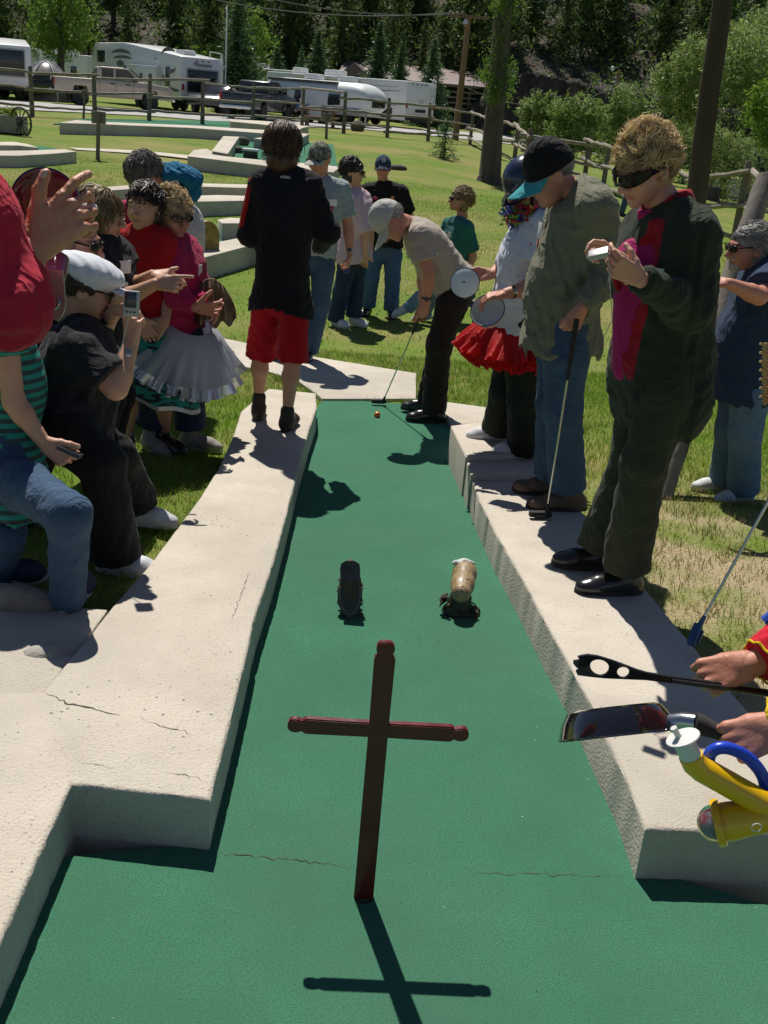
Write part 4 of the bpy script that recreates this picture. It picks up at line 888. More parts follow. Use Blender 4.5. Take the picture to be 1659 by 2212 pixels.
# barn
p = gpos(905, 235, 88); bn = thing('barn', 'low wooden barn with a purple-brown metal roof behind the spruces and the utility pole', 'barn', p)
g = p.z; xa, xb = at(740, 200, 92).x, at(1040, 200, 92).x; ez = at(980, 186, 86).z; rz_ = at(1000, 156, 93).z
ROOF = M('brown_metal_roof', (.20, .135, .13), .5, (.16, .11, .105), 2, bump=.2, bscale=3)
m = MB(); m.prism([(xa, 85.2, ez), (xa, 85.2, ez+.12), (xa, 92, rz_+.12), (xa, 98.5, ez+.12), (xa, 98.5, ez), (xa, 92, rz_)], (xb-xa, 0, 0)); m.build('roof', ROOF, bn, auto=30)
BW = M('barn_boards', (.07, .06, .06), .9, (.035, .03, .03), 2, stretch=(4, 4, .3), bump=.5, bscale=5)
m = MB(); m.box(((xa+xb)/2, 92, (g+ez)/2), (xb-xa-1.4, 10.5, ez-g), bev=.03); m.build('wall', BW, bn)
for k in range(6): m = MB(); m.box((xb-1.2-k*2.1, 86.1, (g+ez)/2), (.2, .2, ez-g)); m.build('post', WOOD, bn)
for k in range(5): m = MB(); m.box((xb-6, 85.9, g+.4+k*.38), (11, .06, .12)); m.build('pen_rail', RAIL, bn)
p = gpos(752, 200, 80); gb = thing('cabin_roof', 'small brown gabled roof peeking out between two spruces', 'cabin', p)
zt = at(760, 133, 80).z; m = MB(); m.prism([(p.x-1.6, 80, zt-1.6), (p.x+.3, 80, zt), (p.x+2.2, 80, zt-1.6), (p.x+2.2, 80, zt-1.75), (p.x-1.6, 80, zt-1.75)], (0, 5, 0)); m.build('roof', ROOF, gb, auto=30)
m = MB(); m.box((p.x+.3, 82.6, (p.z+zt-1.75)/2), (3.2, 4.6, zt-1.75-p.z)); m.build('wall', BW, gb)
# picnic table under the trailer
p = gpos(692, 252, 52); tb_ = thing('picnic_table', 'wooden picnic table in front of the rounded trailer', 'table', p)
m = MB(); m.box(p+Vector((0, 0, .72)), (1.7, .7, .06), bev=.01); m.build('tabletop', POLE, tb_)
for sy in (-.65, .65): m = MB(); m.box(p+Vector((0, sy, .42)), (1.7, .25, .05), bev=.01); m.build('bench', POLE, tb_)
for sx in (-.6, .6): m = MB(); m.tube([p+Vector((sx, -.6, 0)), p+Vector((sx, .2, .7))], .05, 6); m.tube([p+Vector((sx, .6, 0)), p+Vector((sx, -.2, .7))], .05, 6); m.build('leg', POLE, tb_)
# ================================================================ smooth bodies: distance fields turned into one continuous surface
def V3(p): return np.array([p[0], p[1], p[2]], float)
def nrm(v): v = np.asarray(v, float); return v/(np.linalg.norm(v)+1e-12)
class Field:
    def __init__(s): s.P = []
    def cone(s, a, b, ra, rb, k=.015, flat=None, capa=None, capb=None, sub=False):
        """tapered capsule; flat=(axis, factor) squashes it; capa/capb cut an end square"""
        s.P.append(('c', V3(a), V3(b), ra, rb, k, flat, capa, capb, sub)); return s
    def ell(s, c, r, R=None, k=.012, sub=False, cut=None):
        s.P.append(('e', V3(c), np.array(r, float), np.array(R if R is not None else np.eye(3), float), k, cut, None, None, None, sub)); return s
    def bar(s, c, lat, half, r, k=.04): c = V3(c); lat = nrm(lat); return s.cone(c-lat*(half-r), c+lat*(half-r), r, r, k)
    def bounds(s):
        lo = np.full(3, 1e9); hi = -lo
        for p in s.P:
            if p[9]: continue
            if p[0] == 'c':
                for q, r in ((p[1], p[3]), (p[2], p[4])): lo = np.minimum(lo, q-r); hi = np.maximum(hi, q+r)
            else: r = p[2].max(); lo = np.minimum(lo, p[1]-r); hi = np.maximum(hi, p[1]+r)
        return lo, hi
    def mesh(s, res, fold=0., fscale=1., seed=0, clip=None, fine=0., offset=0.):
        lo, hi = s.bounds(); lo = lo-2.5*res-fold*2-offset; hi = hi+2.5*res+fold*2+offset
        if clip:
            for a, l, h in clip:
                if l is not None: lo[a] = max(lo[a], l)
                if h is not None: hi[a] = min(hi[a], h)
        ax = [np.arange(lo[i], hi[i]+res, res) for i in range(3)]
        F = np.full([len(a) for a in ax], .3)
        for p in s.P:
            ty, sub = p[0], p[9]
            if ty == 'c':
                a, b, ra, rb, k, flat, ca, cb = p[1:9]; l = np.minimum(a-ra, b-rb); h = np.maximum(a+ra, b+rb)
            else:
                c, rd, R, k, cut = p[1:6]; l = c-rd.max(); h = c+rd.max()
            m = k*1.2+res*2+.012
            sl = [slice(max(0, int((l[i]-m-ax[i][0])/res)), max(0, min(len(ax[i]), int((h[i]+m-ax[i][0])/res)+2))) for i in range(3)]
            if any(q.stop <= q.start for q in sl): continue
            X = ax[0][sl[0]][:, None, None]; Y = ax[1][sl[1]][None, :, None]; Z = ax[2][sl[2]][None, None, :]
            if ty == 'c':
                qx, qy, qz = X-a[0], Y-a[1], Z-a[2]; ba = b-a
                if flat is not None:
                    n = nrm(flat[0]); f = 1/flat[1]-1; dn = (qx*n[0]+qy*n[1]+qz*n[2])*f; qx = qx+dn*n[0]; qy = qy+dn*n[1]; qz = qz+dn*n[2]; ba = ba+n*(ba@n)*f
                L2 = ba@ba+1e-12; t = np.clip((qx*ba[0]+qy*ba[1]+qz*ba[2])/L2, 0, 1)
                d = np.sqrt((qx-t*ba[0])**2+(qy-t*ba[1])**2+(qz-t*ba[2])**2)-(ra+(rb-ra)*t)
                if ca is not None or cb is not None:
                    u = nrm(b-a)
                    if cb is not None: d = np.maximum(d, (X-b[0])*u[0]+(Y-b[1])*u[1]+(Z-b[2])*u[2]-cb)
                    if ca is not None: d = np.maximum(d, -((X-a[0])*u[0]+(Y-a[1])*u[1]+(Z-a[2])*u[2])-ca)
            else:
                q = np.stack(np.broadcast_arrays(X-c[0], Y-c[1], Z-c[2]), -1)@R   # columns of R are the ellipsoid's axes
                k0 = np.sqrt(((q/rd)**2).sum(-1)); k1 = np.sqrt(((q/rd**2)**2).sum(-1))+1e-9; d = k0*(k0-1)/k1
                if cut is not None: d = np.maximum(d, -((X-cut[0][0])*cut[1][0]+(Y-cut[0][1])*cut[1][1]+(Z-cut[0][2])*cut[1][2]))
            G = F[sl[0], sl[1], sl[2]]
            if sub:
                e = np.clip(.5-.5*(G+d)/k, 0, 1); F[sl[0], sl[1], sl[2]] = G*(1-e)+(-d)*e+k*e*(1-e)
            else:
                e = np.clip(.5+.5*(d-G)/k, 0, 1); F[sl[0], sl[1], sl[2]] = _smin(G, d, k)
        if fold or fine:
            X, Y, Z = ax[0][:, None, None], ax[1][None, :, None], ax[2][None, None, :]; r = np.random.RandomState(seed); N = 0
            for i in range(4):
                kv = r.randn(3)*np.array([1, 1, .75])*22*fscale*(1+.5*i); lv = r.randn(3)*13*fscale
                N = N+(1-np.abs(np.sin(X*kv[0]+Y*kv[1]+Z*kv[2]+1.8*np.sin(X*lv[0]+Y*lv[1]+Z*lv[2]))))*(1/(1+.5*i))
            F = F-(N-1.0)*fold*.5
            if fine:
                kv = r.randn(3)*160; F = F-np.sin(X*170+3*np.sin(Z*90))*np.sin(Y*150+Z*130+2*np.sin(X*60))*fine
        return surfnet(F-offset, ax)
def _smin(a, b, k):
    h = np.clip(.5+.5*(b-a)/k, 0, 1); return b+(a-b)*h-k*h*(1-h)
CO = np.array([[i, j, k] for i in (0, 1) for j in (0, 1) for k in (0, 1)]); EDG = [(a, b) for a in range(8) for b in range(a+1, 8) if np.abs(CO[a]-CO[b]).sum() == 1]
def surfnet(F, ax):
    S = F < 0; nx, ny, nz = F.shape
    cnt = np.zeros((nx-1, ny-1, nz-1), np.int8)
    for c in CO: cnt += S[c[0]:nx-1+c[0], c[1]:ny-1+c[1], c[2]:nz-1+c[2]]
    I, J, K = np.nonzero((cnt > 0) & (cnt < 8))
    if len(I) == 0: return np.zeros((0, 3)), np.zeros((0, 4), int)
    val = np.stack([F[I+c[0], J+c[1], K+c[2]] for c in CO], 1); P = np.zeros((len(I), 3)); n = np.zeros(len(I))
    for a, b in EDG:
        va, vb = val[:, a], val[:, b]; m = (va < 0) != (vb < 0); t = np.where(m, va/(va-vb+1e-15), 0)
        P += np.where(m[:, None], CO[a]+(CO[b]-CO[a])*t[:, None], 0); n += m
    P = P/n[:, None]+np.stack([I, J, K], 1); res = np.array([a[1]-a[0] for a in ax]); V = P*res+np.array([a[0] for a in ax])
    idx = -np.ones((nx-1, ny-1, nz-1), np.int64); idx[I, J, K] = np.arange(len(I)); Q = []
    for d in range(3):
        u, v = (d+1) % 3, (d+2) % 3
        s0 = [slice(None)]*3; s1 = [slice(None)]*3; s0[d] = slice(0, -1); s1[d] = slice(1, None)
        A, B = S[tuple(s0)], S[tuple(s1)]; X = np.stack(np.nonzero(A != B), 1); fl = A[tuple(X.T)]
        ok = (X[:, u] > 0) & (X[:, v] > 0) & (X[:, u] < F.shape[u]-1) & (X[:, v] < F.shape[v]-1); X = X[ok]; fl = fl[ok]
        def g(du, dv):
            Y = X.copy(); Y[:, u] += du; Y[:, v] += dv; return idx[tuple(Y.T)]
        q = np.stack([g(-1, -1), g(0, -1), g(0, 0), g(-1, 0)], 1); q[~fl] = q[~fl][:, ::-1]; Q.append(q)
    return V, np.concatenate(Q)
def join(parts):
    V = []; F = []; n = 0
    for v, f in parts: V.append(v); F.append(f+n); n += len(v)
    return np.concatenate(V), np.concatenate(F)
def fastmesh(name, V, F, mats, parent, mi=None):
    me = bpy.data.meshes.new(name); V = V-np.array(parent.matrix_loc if hasattr(parent, 'matrix_loc') else WL(parent))
    me.vertices.add(len(V)); me.vertices.foreach_set('co', V.ravel()); me.loops.add(F.size); me.loops.foreach_set('vertex_index', F.ravel().astype(np.int32))
    me.polygons.add(len(F)); me.polygons.foreach_set('loop_start', np.arange(0, F.size, 4, dtype=np.int32)); me.polygons.foreach_set('loop_total', np.full(len(F), 4, dtype=np.int32))
    me.polygons.foreach_set('use_smooth', np.ones(len(F), bool)); me.update(calc_edges=True)
    for m in (mats if isinstance(mats, (list, tuple)) else [mats]): me.materials.append(m)
    if mi is not None: me.polygons.foreach_set('material_index', mi.astype(np.int32))
    o = bpy.data.objects.new(name, me); COL.objects.link(o); o.parent = parent; return o
def WL(o):
    l = Vector(o.location)
    while o.parent is not None: o = o.parent; l = l+o.location
    return np.array(l)

# ---------------------------------------------------------------- people
SKINT = {}
def skin(tone='fair'):
    c = {'fair': ((.52, .27, .18), (.58, .33, .23)), 'ruddy': ((.50, .20, .135), (.55, .26, .18)), 'tan': ((.44, .19, .11), (.56, .29, .18))}[tone]
    m = M('skin_'+tone, c[0], .5, c[1], 9, bump=.6 if tone == 'tan' else .35, bscale=55 if tone == 'tan' else 90, bdist=.004 if tone == 'tan' else .0025, spec=.35)
    b = m.node_tree.nodes['Principled BSDF']; b.inputs['Subsurface Weight'].default_value = .12; b.inputs['Subsurface Radius'].default_value = (.02, .008, .004); b.inputs['Subsurface Scale'].default_value = .5
    return m
LIP = M('lips', (.38, .13, .11), .45, (.42, .16, .13), 20)
NAIL = M('nail', (.66, .42, .34), .25, (.6, .38, .31), 20); BROW = M('eyebrow', (.16, .09, .055), .7, (.10, .055, .035), 60); EYEW = M('eye_white', (.6, .58, .55), .3); IRIS = M('iris', (.06, .04, .03), .2)
def hand_prims(f, w, d, n, s, curl=.5, sc=1., spread=.12, thumb=None, curls=None, thumbcurl=.4, hk=.0045):
    """w wrist, d along the hand, n palm side, s thumb side"""
    d = nrm(d); n = nrm(np.asarray(n, float)-d*np.dot(n, d)); sv = np.cross(n, d); s = sv if np.dot(sv, s) >= 0 else -sv; w = V3(w)
    tips = []; K = []
    for i, (off, L, kd) in enumerate([(.030, .074, .092), (.010, .082, .096), (-.011, .076, .092), (-.030, .060, .083)]):
        kn = w+(d*kd+s*off)*sc; f.cone(w+s*off*.55*sc+d*.012*sc, kn-d*.006*sc, .0152*sc, .0108*sc, .011*sc, flat=(n, .9)); f.ell(kn-n*.001, (.0098*sc,)*3, None, .004)
        c = (curls[i] if curls is not None else curl)*(1+.06*i); p = kn; ang = c*.9; r0 = .0091*sc*(1-.05*i)
        dd = nrm(d+s*(1.5-i)*spread*.5)
        for j, (fr, ex) in enumerate([(.44, 0), (.31, c*1.15), (.25, c*.8)]):
            ang2 = ang+ex; q = p+(dd*math.cos(ang2)+n*math.sin(ang2))*L*fr*sc
            f.cone(p, q, r0*(1-.09*j), r0*(.93-.09*j), hk*.5 if j else hk); p = q; ang = ang2
        tips.append(p); K.append(kn); dv = dd*math.cos(ang)+n*math.sin(ang); f.nails = getattr(f, 'nails', [])+[(p+dv*.002+(dd*math.sin(ang)-n*math.cos(ang))*r0*.8, dv)]
    b = w+(d*.022+s*.024+n*.004)*sc; td = nrm(thumb if thumb is not None else d*.65+s*.75+n*.25)
    f.cone(w+(d*.01+s*.01)*sc, b+td*.026*sc, .017*sc, .0145*sc, .014*sc); p = b+td*.026*sc; q = p+td*.036*sc; f.cone(p, q, .0128*sc, .0112*sc, .006); td2 = nrm(td*math.cos(thumbcurl)+n*math.sin(thumbcurl)-s*.2); f.nails.append((q+td2*.028*sc-nrm(n-td2*(n@td2))*.0092*sc*.85, td2)); f.cone(q, q+td2*.028*sc, .0112*sc, .0092*sc, .005)
    return tips, q+td2*.028*sc
class Person:
    def __init__(s, label, base, J, look, up=(0, 0, 1), tone='fair', Y=None, cat='person', sex='m', build=1., res=.011, hs=1., shape=None, facing=None, name='person'):
        """base: feet (pixel x, pixel y, lift) on the ground; J: joint -> (pixel x, pixel y, metres behind the feet)"""
        s.b = hit(base[0], base[1], base[2] if len(base) > 2 else 0.); s.Y = Y if Y is not None else s.b.y
        if Y is not None: s.b = at(base[0], base[1], Y); s.b.z = float(gz(s.b.x, s.b.y))+base[2] if len(base) > 2 and base[2] > .14 else float(lawn_z(s.b.x, s.b.y))
        s.root = thing(name, label, cat, s.b); s.J = {}
        for k, v in J.items(): s.J[k] = V3(at(v[0], v[1], s.Y+v[2])) if len(v) == 3 else V3(v[:3])
        s.tone = tone; s.sex = sex; s.bd = build; s.res = res; s.hs = hs
        s.look = nrm(look); u = np.asarray(up, float); s.hr = nrm(np.cross(s.look, u)); s.hu = np.cross(s.hr, s.look)   # hr: the person's right
        s.HR = np.stack([s.hr, s.look, s.hu], 1); s.hc = s.J['head']
        lat = s.J['shL']-s.J['shR']; s.lat = nrm(lat); s.shape = shape or {}
        s.mid = (s.J['shL']+s.J['shR'])/2; s.pel = (s.J['hipL']+s.J['hipR'])/2; s.upv = nrm(s.mid-s.pel); s.fwd = nrm(np.cross(s.lat, s.upv)) if facing is None else nrm(facing); s.zmin = float(s.b.z)
        s.hlat = nrm(s.J['hipL']-s.J['hipR'])
    def H(s, x, y, z): return s.hc+s.hs*(s.HR@np.array([x, y, z]))     # head-local point
    def torso(s, f, inf=0., lo=0., hi=1., belly=None, k=.05, neck=True, extra=0.):
        B = s.bd; bl = s.shape.get('belly', .0) if belly is None else belly; sh = np.linalg.norm(s.J['shL']-s.J['shR'])/2
        wid = {'m': [(.0, .165, .105), (.2, .158, .103), (.42, .158, .103), (.62, .172, .108), (.8, .185, .105), (.93, .165, .085)],
               'f': [(.0, .178, .112), (.2, .158, .1), (.42, .142, .095), (.62, .156, .105), (.8, .165, .1), (.93, .148, .078)]}[s.sex]
        sw = s.shape.get('sw', 1.)
        for t, w, r in wid:
            if t < lo-.01 or t > hi+.01: continue
            c = s.pel+(s.mid-s.pel)*t; lt = nrm(s.hlat*(1-t)+s.lat*t)
            fw = nrm(np.cross(lt, s.upv)); bb = math.exp(-((t-.3)/.22)**2)*bl; bu = math.exp(-((t-.68)/.12)**2)*s.shape.get('bust', .035 if s.sex == 'f' else 0)
            f.bar(c+fw*(bb*.55+bu*.5), lt, (w*B+inf+bb*.25)*sw, r*B+inf+bb*.5+bu*.4+extra*(1-t), k)
        if hi >= .9:
            for q in ('shL', 'shR'): f.cone(s.mid+(s.J[q]-s.mid)*.25+s.upv*.045, s.J[q], .05*B+inf, .052*B+inf, .04)
    def limb(s, f, a, b, ra, rb, inf=0., k=.02, **kw): f.cone(s.J[a], s.J[b], ra*s.bd+inf, rb*s.bd+inf, k, **kw)
    def body(s, arms=True, legs=False, torso=True, hands=None, mouth=True, face=True, headres=.0048, handres=.0042, neck_r=.054, feet=False, bodyhead=True, ears=True, jaw=1.0):
        parts = []; H = s.H; hs = s.hs; neck = s.J.get('neck'); neck = neck if neck is not None else s.mid+s.upv*.06
        f = Field()
        if torso: s.torso(f, -.012)
        f.cone(s.mid+s.upv*.02, neck, .062*hs, neck_r*hs, .03); f.cone(neck, H(0, -.022, -.055), neck_r*hs, neck_r*hs*.96, .02)
        ak = []
        for q in 'LR':
            if 'el'+q in s.J and arms:
                w = s.J['wr'+q]; s.limb(f, 'sh'+q, 'el'+q, .052, .040); e = s.J['el'+q]; mpt = e*.72+w*.28
                f.cone(e, mpt, .040*s.bd, .042*s.bd, .02); f.cone(mpt, w, .041*s.bd, .026*s.bd, .015)
        if legs:
            for q in 'LR':
                if 'kn'+q in s.J:
                    a = s.J['hip'+q]; kn = s.J['kn'+q]; an = s.J['an'+q]; f.cone(a, kn, .082*s.bd, .054*s.bd, .03); mp = kn*.68+an*.32; bk = -s.fwd*.012
                    f.cone(kn, mp+bk, .052*s.bd, .056*s.bd, .03); f.cone(mp+bk, an, .055*s.bd, .036*s.bd, .03)
        cutz = None
        parts.append(f.mesh(s.res))
        # head, finer
        g = Field(); E = lambda c, r, k=.014, sub=False: g.ell(H(*c), np.array(r)*hs, s.HR, k*hs, sub)
        C = lambda a, b, ra, rb, k=.01: g.cone(H(*a), H(*b), ra*hs, rb*hs, k*hs)
        E((0, -.018, .032), (.076, .096, .086), .02); E((0, .022, -.01), (.066, .072, .08), .03); E((0, .028, -.055), (.054*jaw, .058, .058), .03); E((0, .072, -.093), (.024*jaw, .02, .019), .02)
        g.cone(H(0, -.03, -.05), neck, neck_r*hs*.96, neck_r*hs, .02)
        if s.shape.get('jowl'): E((0, .035, -.085), (.05, .045, .035), .02)
        if face:
            for x in (-1, 1):
                E((x*.036, .056, -.03), (.028, .03, .032), .02); E((x*.031, .100, .010), (.019, .0165, .0125), .006, True); E((x*.0125, .103, -.033), (.0095, .012, .009), .006); E((x*.022, .108, -.052), (.012, .010, .004), .005, True) if False else None
                if ears: E((x*.078, -.012, -.008), (.011, .021, .032), .006); E((x*.0855, -.004, -.006), (.005, .011, .018), .004, True)
                g.ell(H(x*.031, .080, .009), (.0125*hs,)*3, None, .003)
            C((-.034, .082, .027), (.034, .082, .027), .0118, .0118, .012); C((0, .091, .014), (0, .1215, -.027), .0082, .0118, .008)
            C((-.02, .087, -.058), (.02, .087, -.058), .0062, .0062, .006); C((-.016, .087, -.0685), (.016, .087, -.0685), .0068, .0068, .006)
        hv, hf = g.mesh(headres*hs)
        cut = H(0, -.02, -.075); 
        keep = ((hv-cut)@s.hu > -.035*hs) | ((hv-cut)@s.look > .03); keep &= ((hv-cut)@s.hu > -.10)
        fk = keep[hf].all(1); hf = hf[fk]
        V, F = join([parts[0], (hv, hf)]); mi = np.zeros(len(F), int); nb = len(parts[0][1])
        if face:
            fc = V[F[nb:]].mean(1); q = ((fc-s.hc)@s.HR)/hs
            lip = (np.abs(q[:, 0]) < .024-.25*np.abs(q[:, 2]+.063)) & (np.abs(q[:, 2]+.0630) < .0095) & (q[:, 1] > .075); mi[nb:][lip] = 1
            for x in (-1, 1):
                r2 = (q[:, 0]-x*.031)**2+(q[:, 2]-.0085)**2; e = (np.abs(q[:, 0]-x*.031) < .0115) & (np.abs(q[:, 2]-.0085) < .0048) & (q[:, 1] > .07)
                mi[nb:][e] = 2; mi[nb:][e & (r2 < .0052**2)] = 3; bw = (np.abs(np.abs(q[:, 0])-.031) < .019) & (np.abs(q[:, 2]-.0295+.12*np.abs(np.abs(q[:, 0])-.026)) < .0042) & (q[:, 1] > .06); mi[nb:][bw] = 4
        hp = [(V, F, mi)]
        for q in 'LR':
            hd = (hands or {}).get(q)
            if 'wr'+q in s.J and hd is not None:
                w = s.J['wr'+q]; fa = nrm(w-s.J['el'+q]); h = Field(); h.cone(w-fa*.035, w+nrm(hd.get('d', fa))*.015, .0275*s.bd, .021*s.bd, .012, flat=(hd.get('n', s.fwd), .8))
                d = hd.get('d', fa); tp, tt = hand_prims(h, w, d, hd.get('n', s.fwd), hd.get('s', s.upv), hd.get('curl', .5), hd.get('sc', 1.)*s.hs, hd.get('spread', .12), hd.get('thumb'), hd.get('curls'), hd.get('tc', .4))
                s.J['tip'+q] = tp[1]; rs = hd.get('res', handres); hv, hf = h.mesh(rs, (.0030 if s.tone == 'tan' else .0008) if rs < .0036 else 0, 5.5, 3); hm = np.zeros(len(hf), int)
                if rs < .0036:
                    cc_ = hv[hf].mean(1)
                    for np_, dv in h.nails:
                        dl = cc_-np_; al = dl@dv; hm[(np.sqrt(np.maximum((dl**2).sum(1)-al**2, 0)) < .0052) & (np.abs(al+.001) < .0068)] = 5
                hp.append((hv, hf, hm))
        V, F = join([(a, b) for a, b, _ in hp]); mi = np.concatenate([c for _, _, c in hp])
        fastmesh('body', V, F, [skin(s.tone), LIP, EYEW, IRIS, BROW, NAIL], s.root, mi); return s
    def garment(s, name, build, mat, res=None, fold=.006, fscale=1., seed=1, fine=0.):
        f = Field(); build(f); V, F = f.mesh(res or s.res, fold, fscale, seed, fine=fine); return fastmesh(name, V, F, mat, s.root)
    def shirt(s, mat, sleeve=.55, hem=-.05, inf=.012, long=False, collar=0., collar_mat=None, name='shirt', fold=.007, fscale=1., seed=1, cuff=.012, sag=.0, extra=.0, belly=None, res=None):
        def bld(f):
            s.torso(f, inf, belly=belly, extra=extra)
            bb = s.shape.get('belly', 0); w0 = {'m': .168, 'f': .182}[s.sex]; fw = nrm(np.cross(s.hlat, s.upv)); n = max(1, int((.10-hem)/.06)+1)
            for i in range(1, n+1):
                q = s.pel+s.upv*(hem-.10)*i/n; f.bar(q+fw*bb*.15, s.hlat, (w0*s.bd+inf+.006*i)*s.shape.get('sw', 1), .112*s.bd+inf+.004*i+extra+bb*.12, .04)
            Rm = np.stack([s.hlat, fw, nrm(np.cross(s.hlat, fw))], 1)
            f.ell(s.pel+s.upv*(hem-.26), (.21*s.bd+inf+.05, .30, .26), Rm, .004, True)
            na = len(f.P)
            for q in 'LR':
                if 'el'+q not in s.J: continue
                a, e, w = s.J['sh'+q], s.J['el'+q], s.J['wr'+q]
                if long:
                    f.cone(a, e, .058*s.bd+inf, .048*s.bd+inf, .03); f.cone(e, w-nrm(w-e)*.005, .048*s.bd+inf, .031*s.bd+cuff, .02, capb=0.)
                    f.ell(e, (.052*s.bd+inf,)*3, None, .03)
                else: b = a+(e-a)*sleeve; f.cone(a, b, .058*s.bd+inf, .054*s.bd+inf+.012, .03, capb=0.)
            if collar:
                nk = s.J.get('neck', s.mid+s.upv*.06); f.cone(s.mid+s.upv*.02, s.mid+(nk-s.mid)*collar, .078, .068, .025, capb=0.)
        o = s.garment(name, bld, mat, res, fold, fscale, seed)
        # hem: slice square at the bottom
        return o
    def pants(s, mat, length=1., inf=.012, flare=.0, name='trousers', fold=.006, seed=2, waist=.06, res=None, fscale=.9, knees=0.):
        def bld(f):
            B = s.bd; w0 = {'m': .160, 'f': .172}[s.sex]
            for t in (-.02, .06, waist+.06): f.bar(s.pel+s.upv*t*1., s.hlat, (w0*B+inf*.3)*s.shape.get('sw', 1), .102*B+inf*.3+s.shape.get('belly', 0)*.1, .05)
            for q in 'LR':
                a, k, n = s.J['hip'+q], s.J['kn'+q], s.J['an'+q]
                f.cone(a, a+(k-a)*.3, .084*B+inf*.35, .084*B+inf, .04); f.cone(a+(k-a)*.3, k, .084*B+inf, .062*B+inf, .02) if length > .55 else f.cone(a+(k-a)*.3, a+(k-a)*min(1, length*2.), .082*B+inf, (.074)*B+inf+flare, .012, capb=0.)
                if length > .55:
                    e = k+(n-k)*((length-.5)*2); f.cone(k, e, .063*B+inf, (.044+.01)*B+inf+flare, .035, capb=0.)
        return s.garment(name, bld, mat, res, fold, fscale, seed)
    def shoes(s, mat, sole=None, toes=None, L=.265, high=.0, name='shoe', lift=0.):
        for q in 'LR':
            if 'an'+q not in s.J or ('toe'+q not in s.J and toes is None): continue
            an = s.J['an'+q]; 
            if 'toe'+q in s.J: t = s.J['toe'+q]; gz0 = t[2]
            else: gz0 = s.zmin; t = np.array([an[0]+toes[q][0]*.19, an[1]+toes[q][1]*.19, gz0])
            hl = s.J.get('heel'+q)
            if hl is None: d = nrm([t[0]-an[0], t[1]-an[1], 0]); hl = np.array([an[0]-d[0]*.055, an[1]-d[1]*.055, gz0])
            d = nrm(t-hl); z = np.array([0, 0, 1.]); z = nrm(z-d*(z@d)); x = np.cross(d, z); hl = t-d*L
            f = Field(); R = np.stack([x, d, z], 1)
            f.cone(hl+d*.045+z*.045, hl+d*.17+z*.035, .038, .036, .03); f.ell(hl+d*(L-.06)+z*.03, (.046, .062, .032), R, .03)
            f.cone(hl+d*.05+z*.04, an*.6+(hl+d*.055+z*.1)*.4+z*high, .037, .041+.0*high, .03)
            f.cone(hl+d*.09+z*.055, hl+d*.19+z*.045, .034, .03, .03)
            for side in (-1, 1): pass
            f.ell(hl+d*.13-z*.10, (.3, .4, .1), R, .002, True)
            V, F = f.mesh(.0062 if s.res < .013 else .01); sh = fastmesh(name, V, F, mat, s.root)
            pts = []; n = 20
            for i in range(n):
                a = 2*math.pi*i/n; c_, s_ = math.cos(a), math.sin(a); w = .041+.007*s_ if s_ > 0 else .038
                pts.append(hl+d*(L/2+.0+(L/2+.004)*s_)+x*(w*c_*(1.0 if abs(s_) < .8 else .95))+z*.002)
            m = MB(); m.prism([Vector(p) for p in pts], Vector(z*.022)); m.build('sole', sole or mat, sh, auto=40) if False else mkmesh('sole', np.array([tuple(v) for v in m.V])-WL(sh), m.F, [sole or mat], sh, True, None, True, 40)
        return s
    def hair(s, mat, shell=None, n=500, L=.07, w=.006, flow=(0, -.5, -.6), curl=.25, zmin=-.02, front=.04, seed=3, puff=.008, rad=(.083, .102, .092), back=-.06, rise=.4, name='hair', wav=0., hat=0):
        """scalp shell plus many tapering locks that start on it"""
        f = Field(); R = s.HR; H = s.H; hs = s.hs
        f.ell(H(0, -.022, .036), np.array(rad)*hs, R, .01); f.ell(H(0, -.04, back), np.array((rad[0]*.93, rad[1]*.62, .07))*hs, R, .03) if back > -.2 and not hat else None
        f.ell(H(0, .115, -.035+zmin), np.array((.085, .075, .085))*hs, R, .012*hs, True)     # clears the face
        f.ell(H(0, .0, -.23), np.array((.2, .2, .12))*hs, R, .01, True) if back > -.07 else None
        for x in (-1, 1): f.ell(H(x*.085, .012, -.02), np.array((.02, .026, .035))*hs, R, .008, True) if shell != 'long' else None
        V, F = f.mesh(.0065*hs if s.res < .013 else .01, .005*hs, 2.4, seed, fine=.0015); o = fastmesh(name, V, F, mat, s.root)
        r = np.random.RandomState(seed); m = MB(); k = 0; cc = np.array([0, -.022, .036]); rd = np.array(rad); fl = np.array(flow, float); K = r.randn(3, 3)*55; K2 = r.randn(3, 3)*120
        w = max(w*.5, s.Y*.00042); n = int(n*(2.6 if s.Y < 4.6 else 2.0)); guard = 0
        while k < n and guard < n*30:
            guard += 1; d = r.randn(3); d /= np.linalg.norm(d); p = cc+d*rd*.99
            if p[2] < zmin+.02-.35*(-p[1]) * 1. and p[1] > -.02: continue
            if p[2] < -.06: continue
            if p[1] > front and p[2] < .07: continue
            if hat and p[2] > hat: continue
            k += 1; q = p.copy(); pts = [q.copy()]; l = L*(.6+.7*r.rand()); own = r.randn(3)*.22; lift = rise*(.5+.7*r.rand())
            for i in range(4):
                nn = (q-cc)/rd**2; nn /= np.linalg.norm(nn)
                sw = curl*(np.sin(K@p+i*.9)+.6*np.sin(K2@p+i)); dd = fl+sw+own; dd = dd-nn*(dd@nn)*.75; dd = dd/(np.linalg.norm(dd)+1e-9)+nn*(lift*(1-.38*i)+puff*8); dd /= np.linalg.norm(dd); q = q+dd*l/4
                e0 = np.sqrt((((q-cc)/rd)**2).sum())
                if e0 < 1.0: q = cc+(q-cc)/e0*1.01
                pts.append(q.copy())
            m.tube([Vector(H(*q)) for q in pts], [w*hs*.8, w*hs, w*hs, w*hs*.75, w*hs*.2], 3, caps=False)
        a = np.array([tuple(v) for v in m.V])-WL(o) if m.V else None
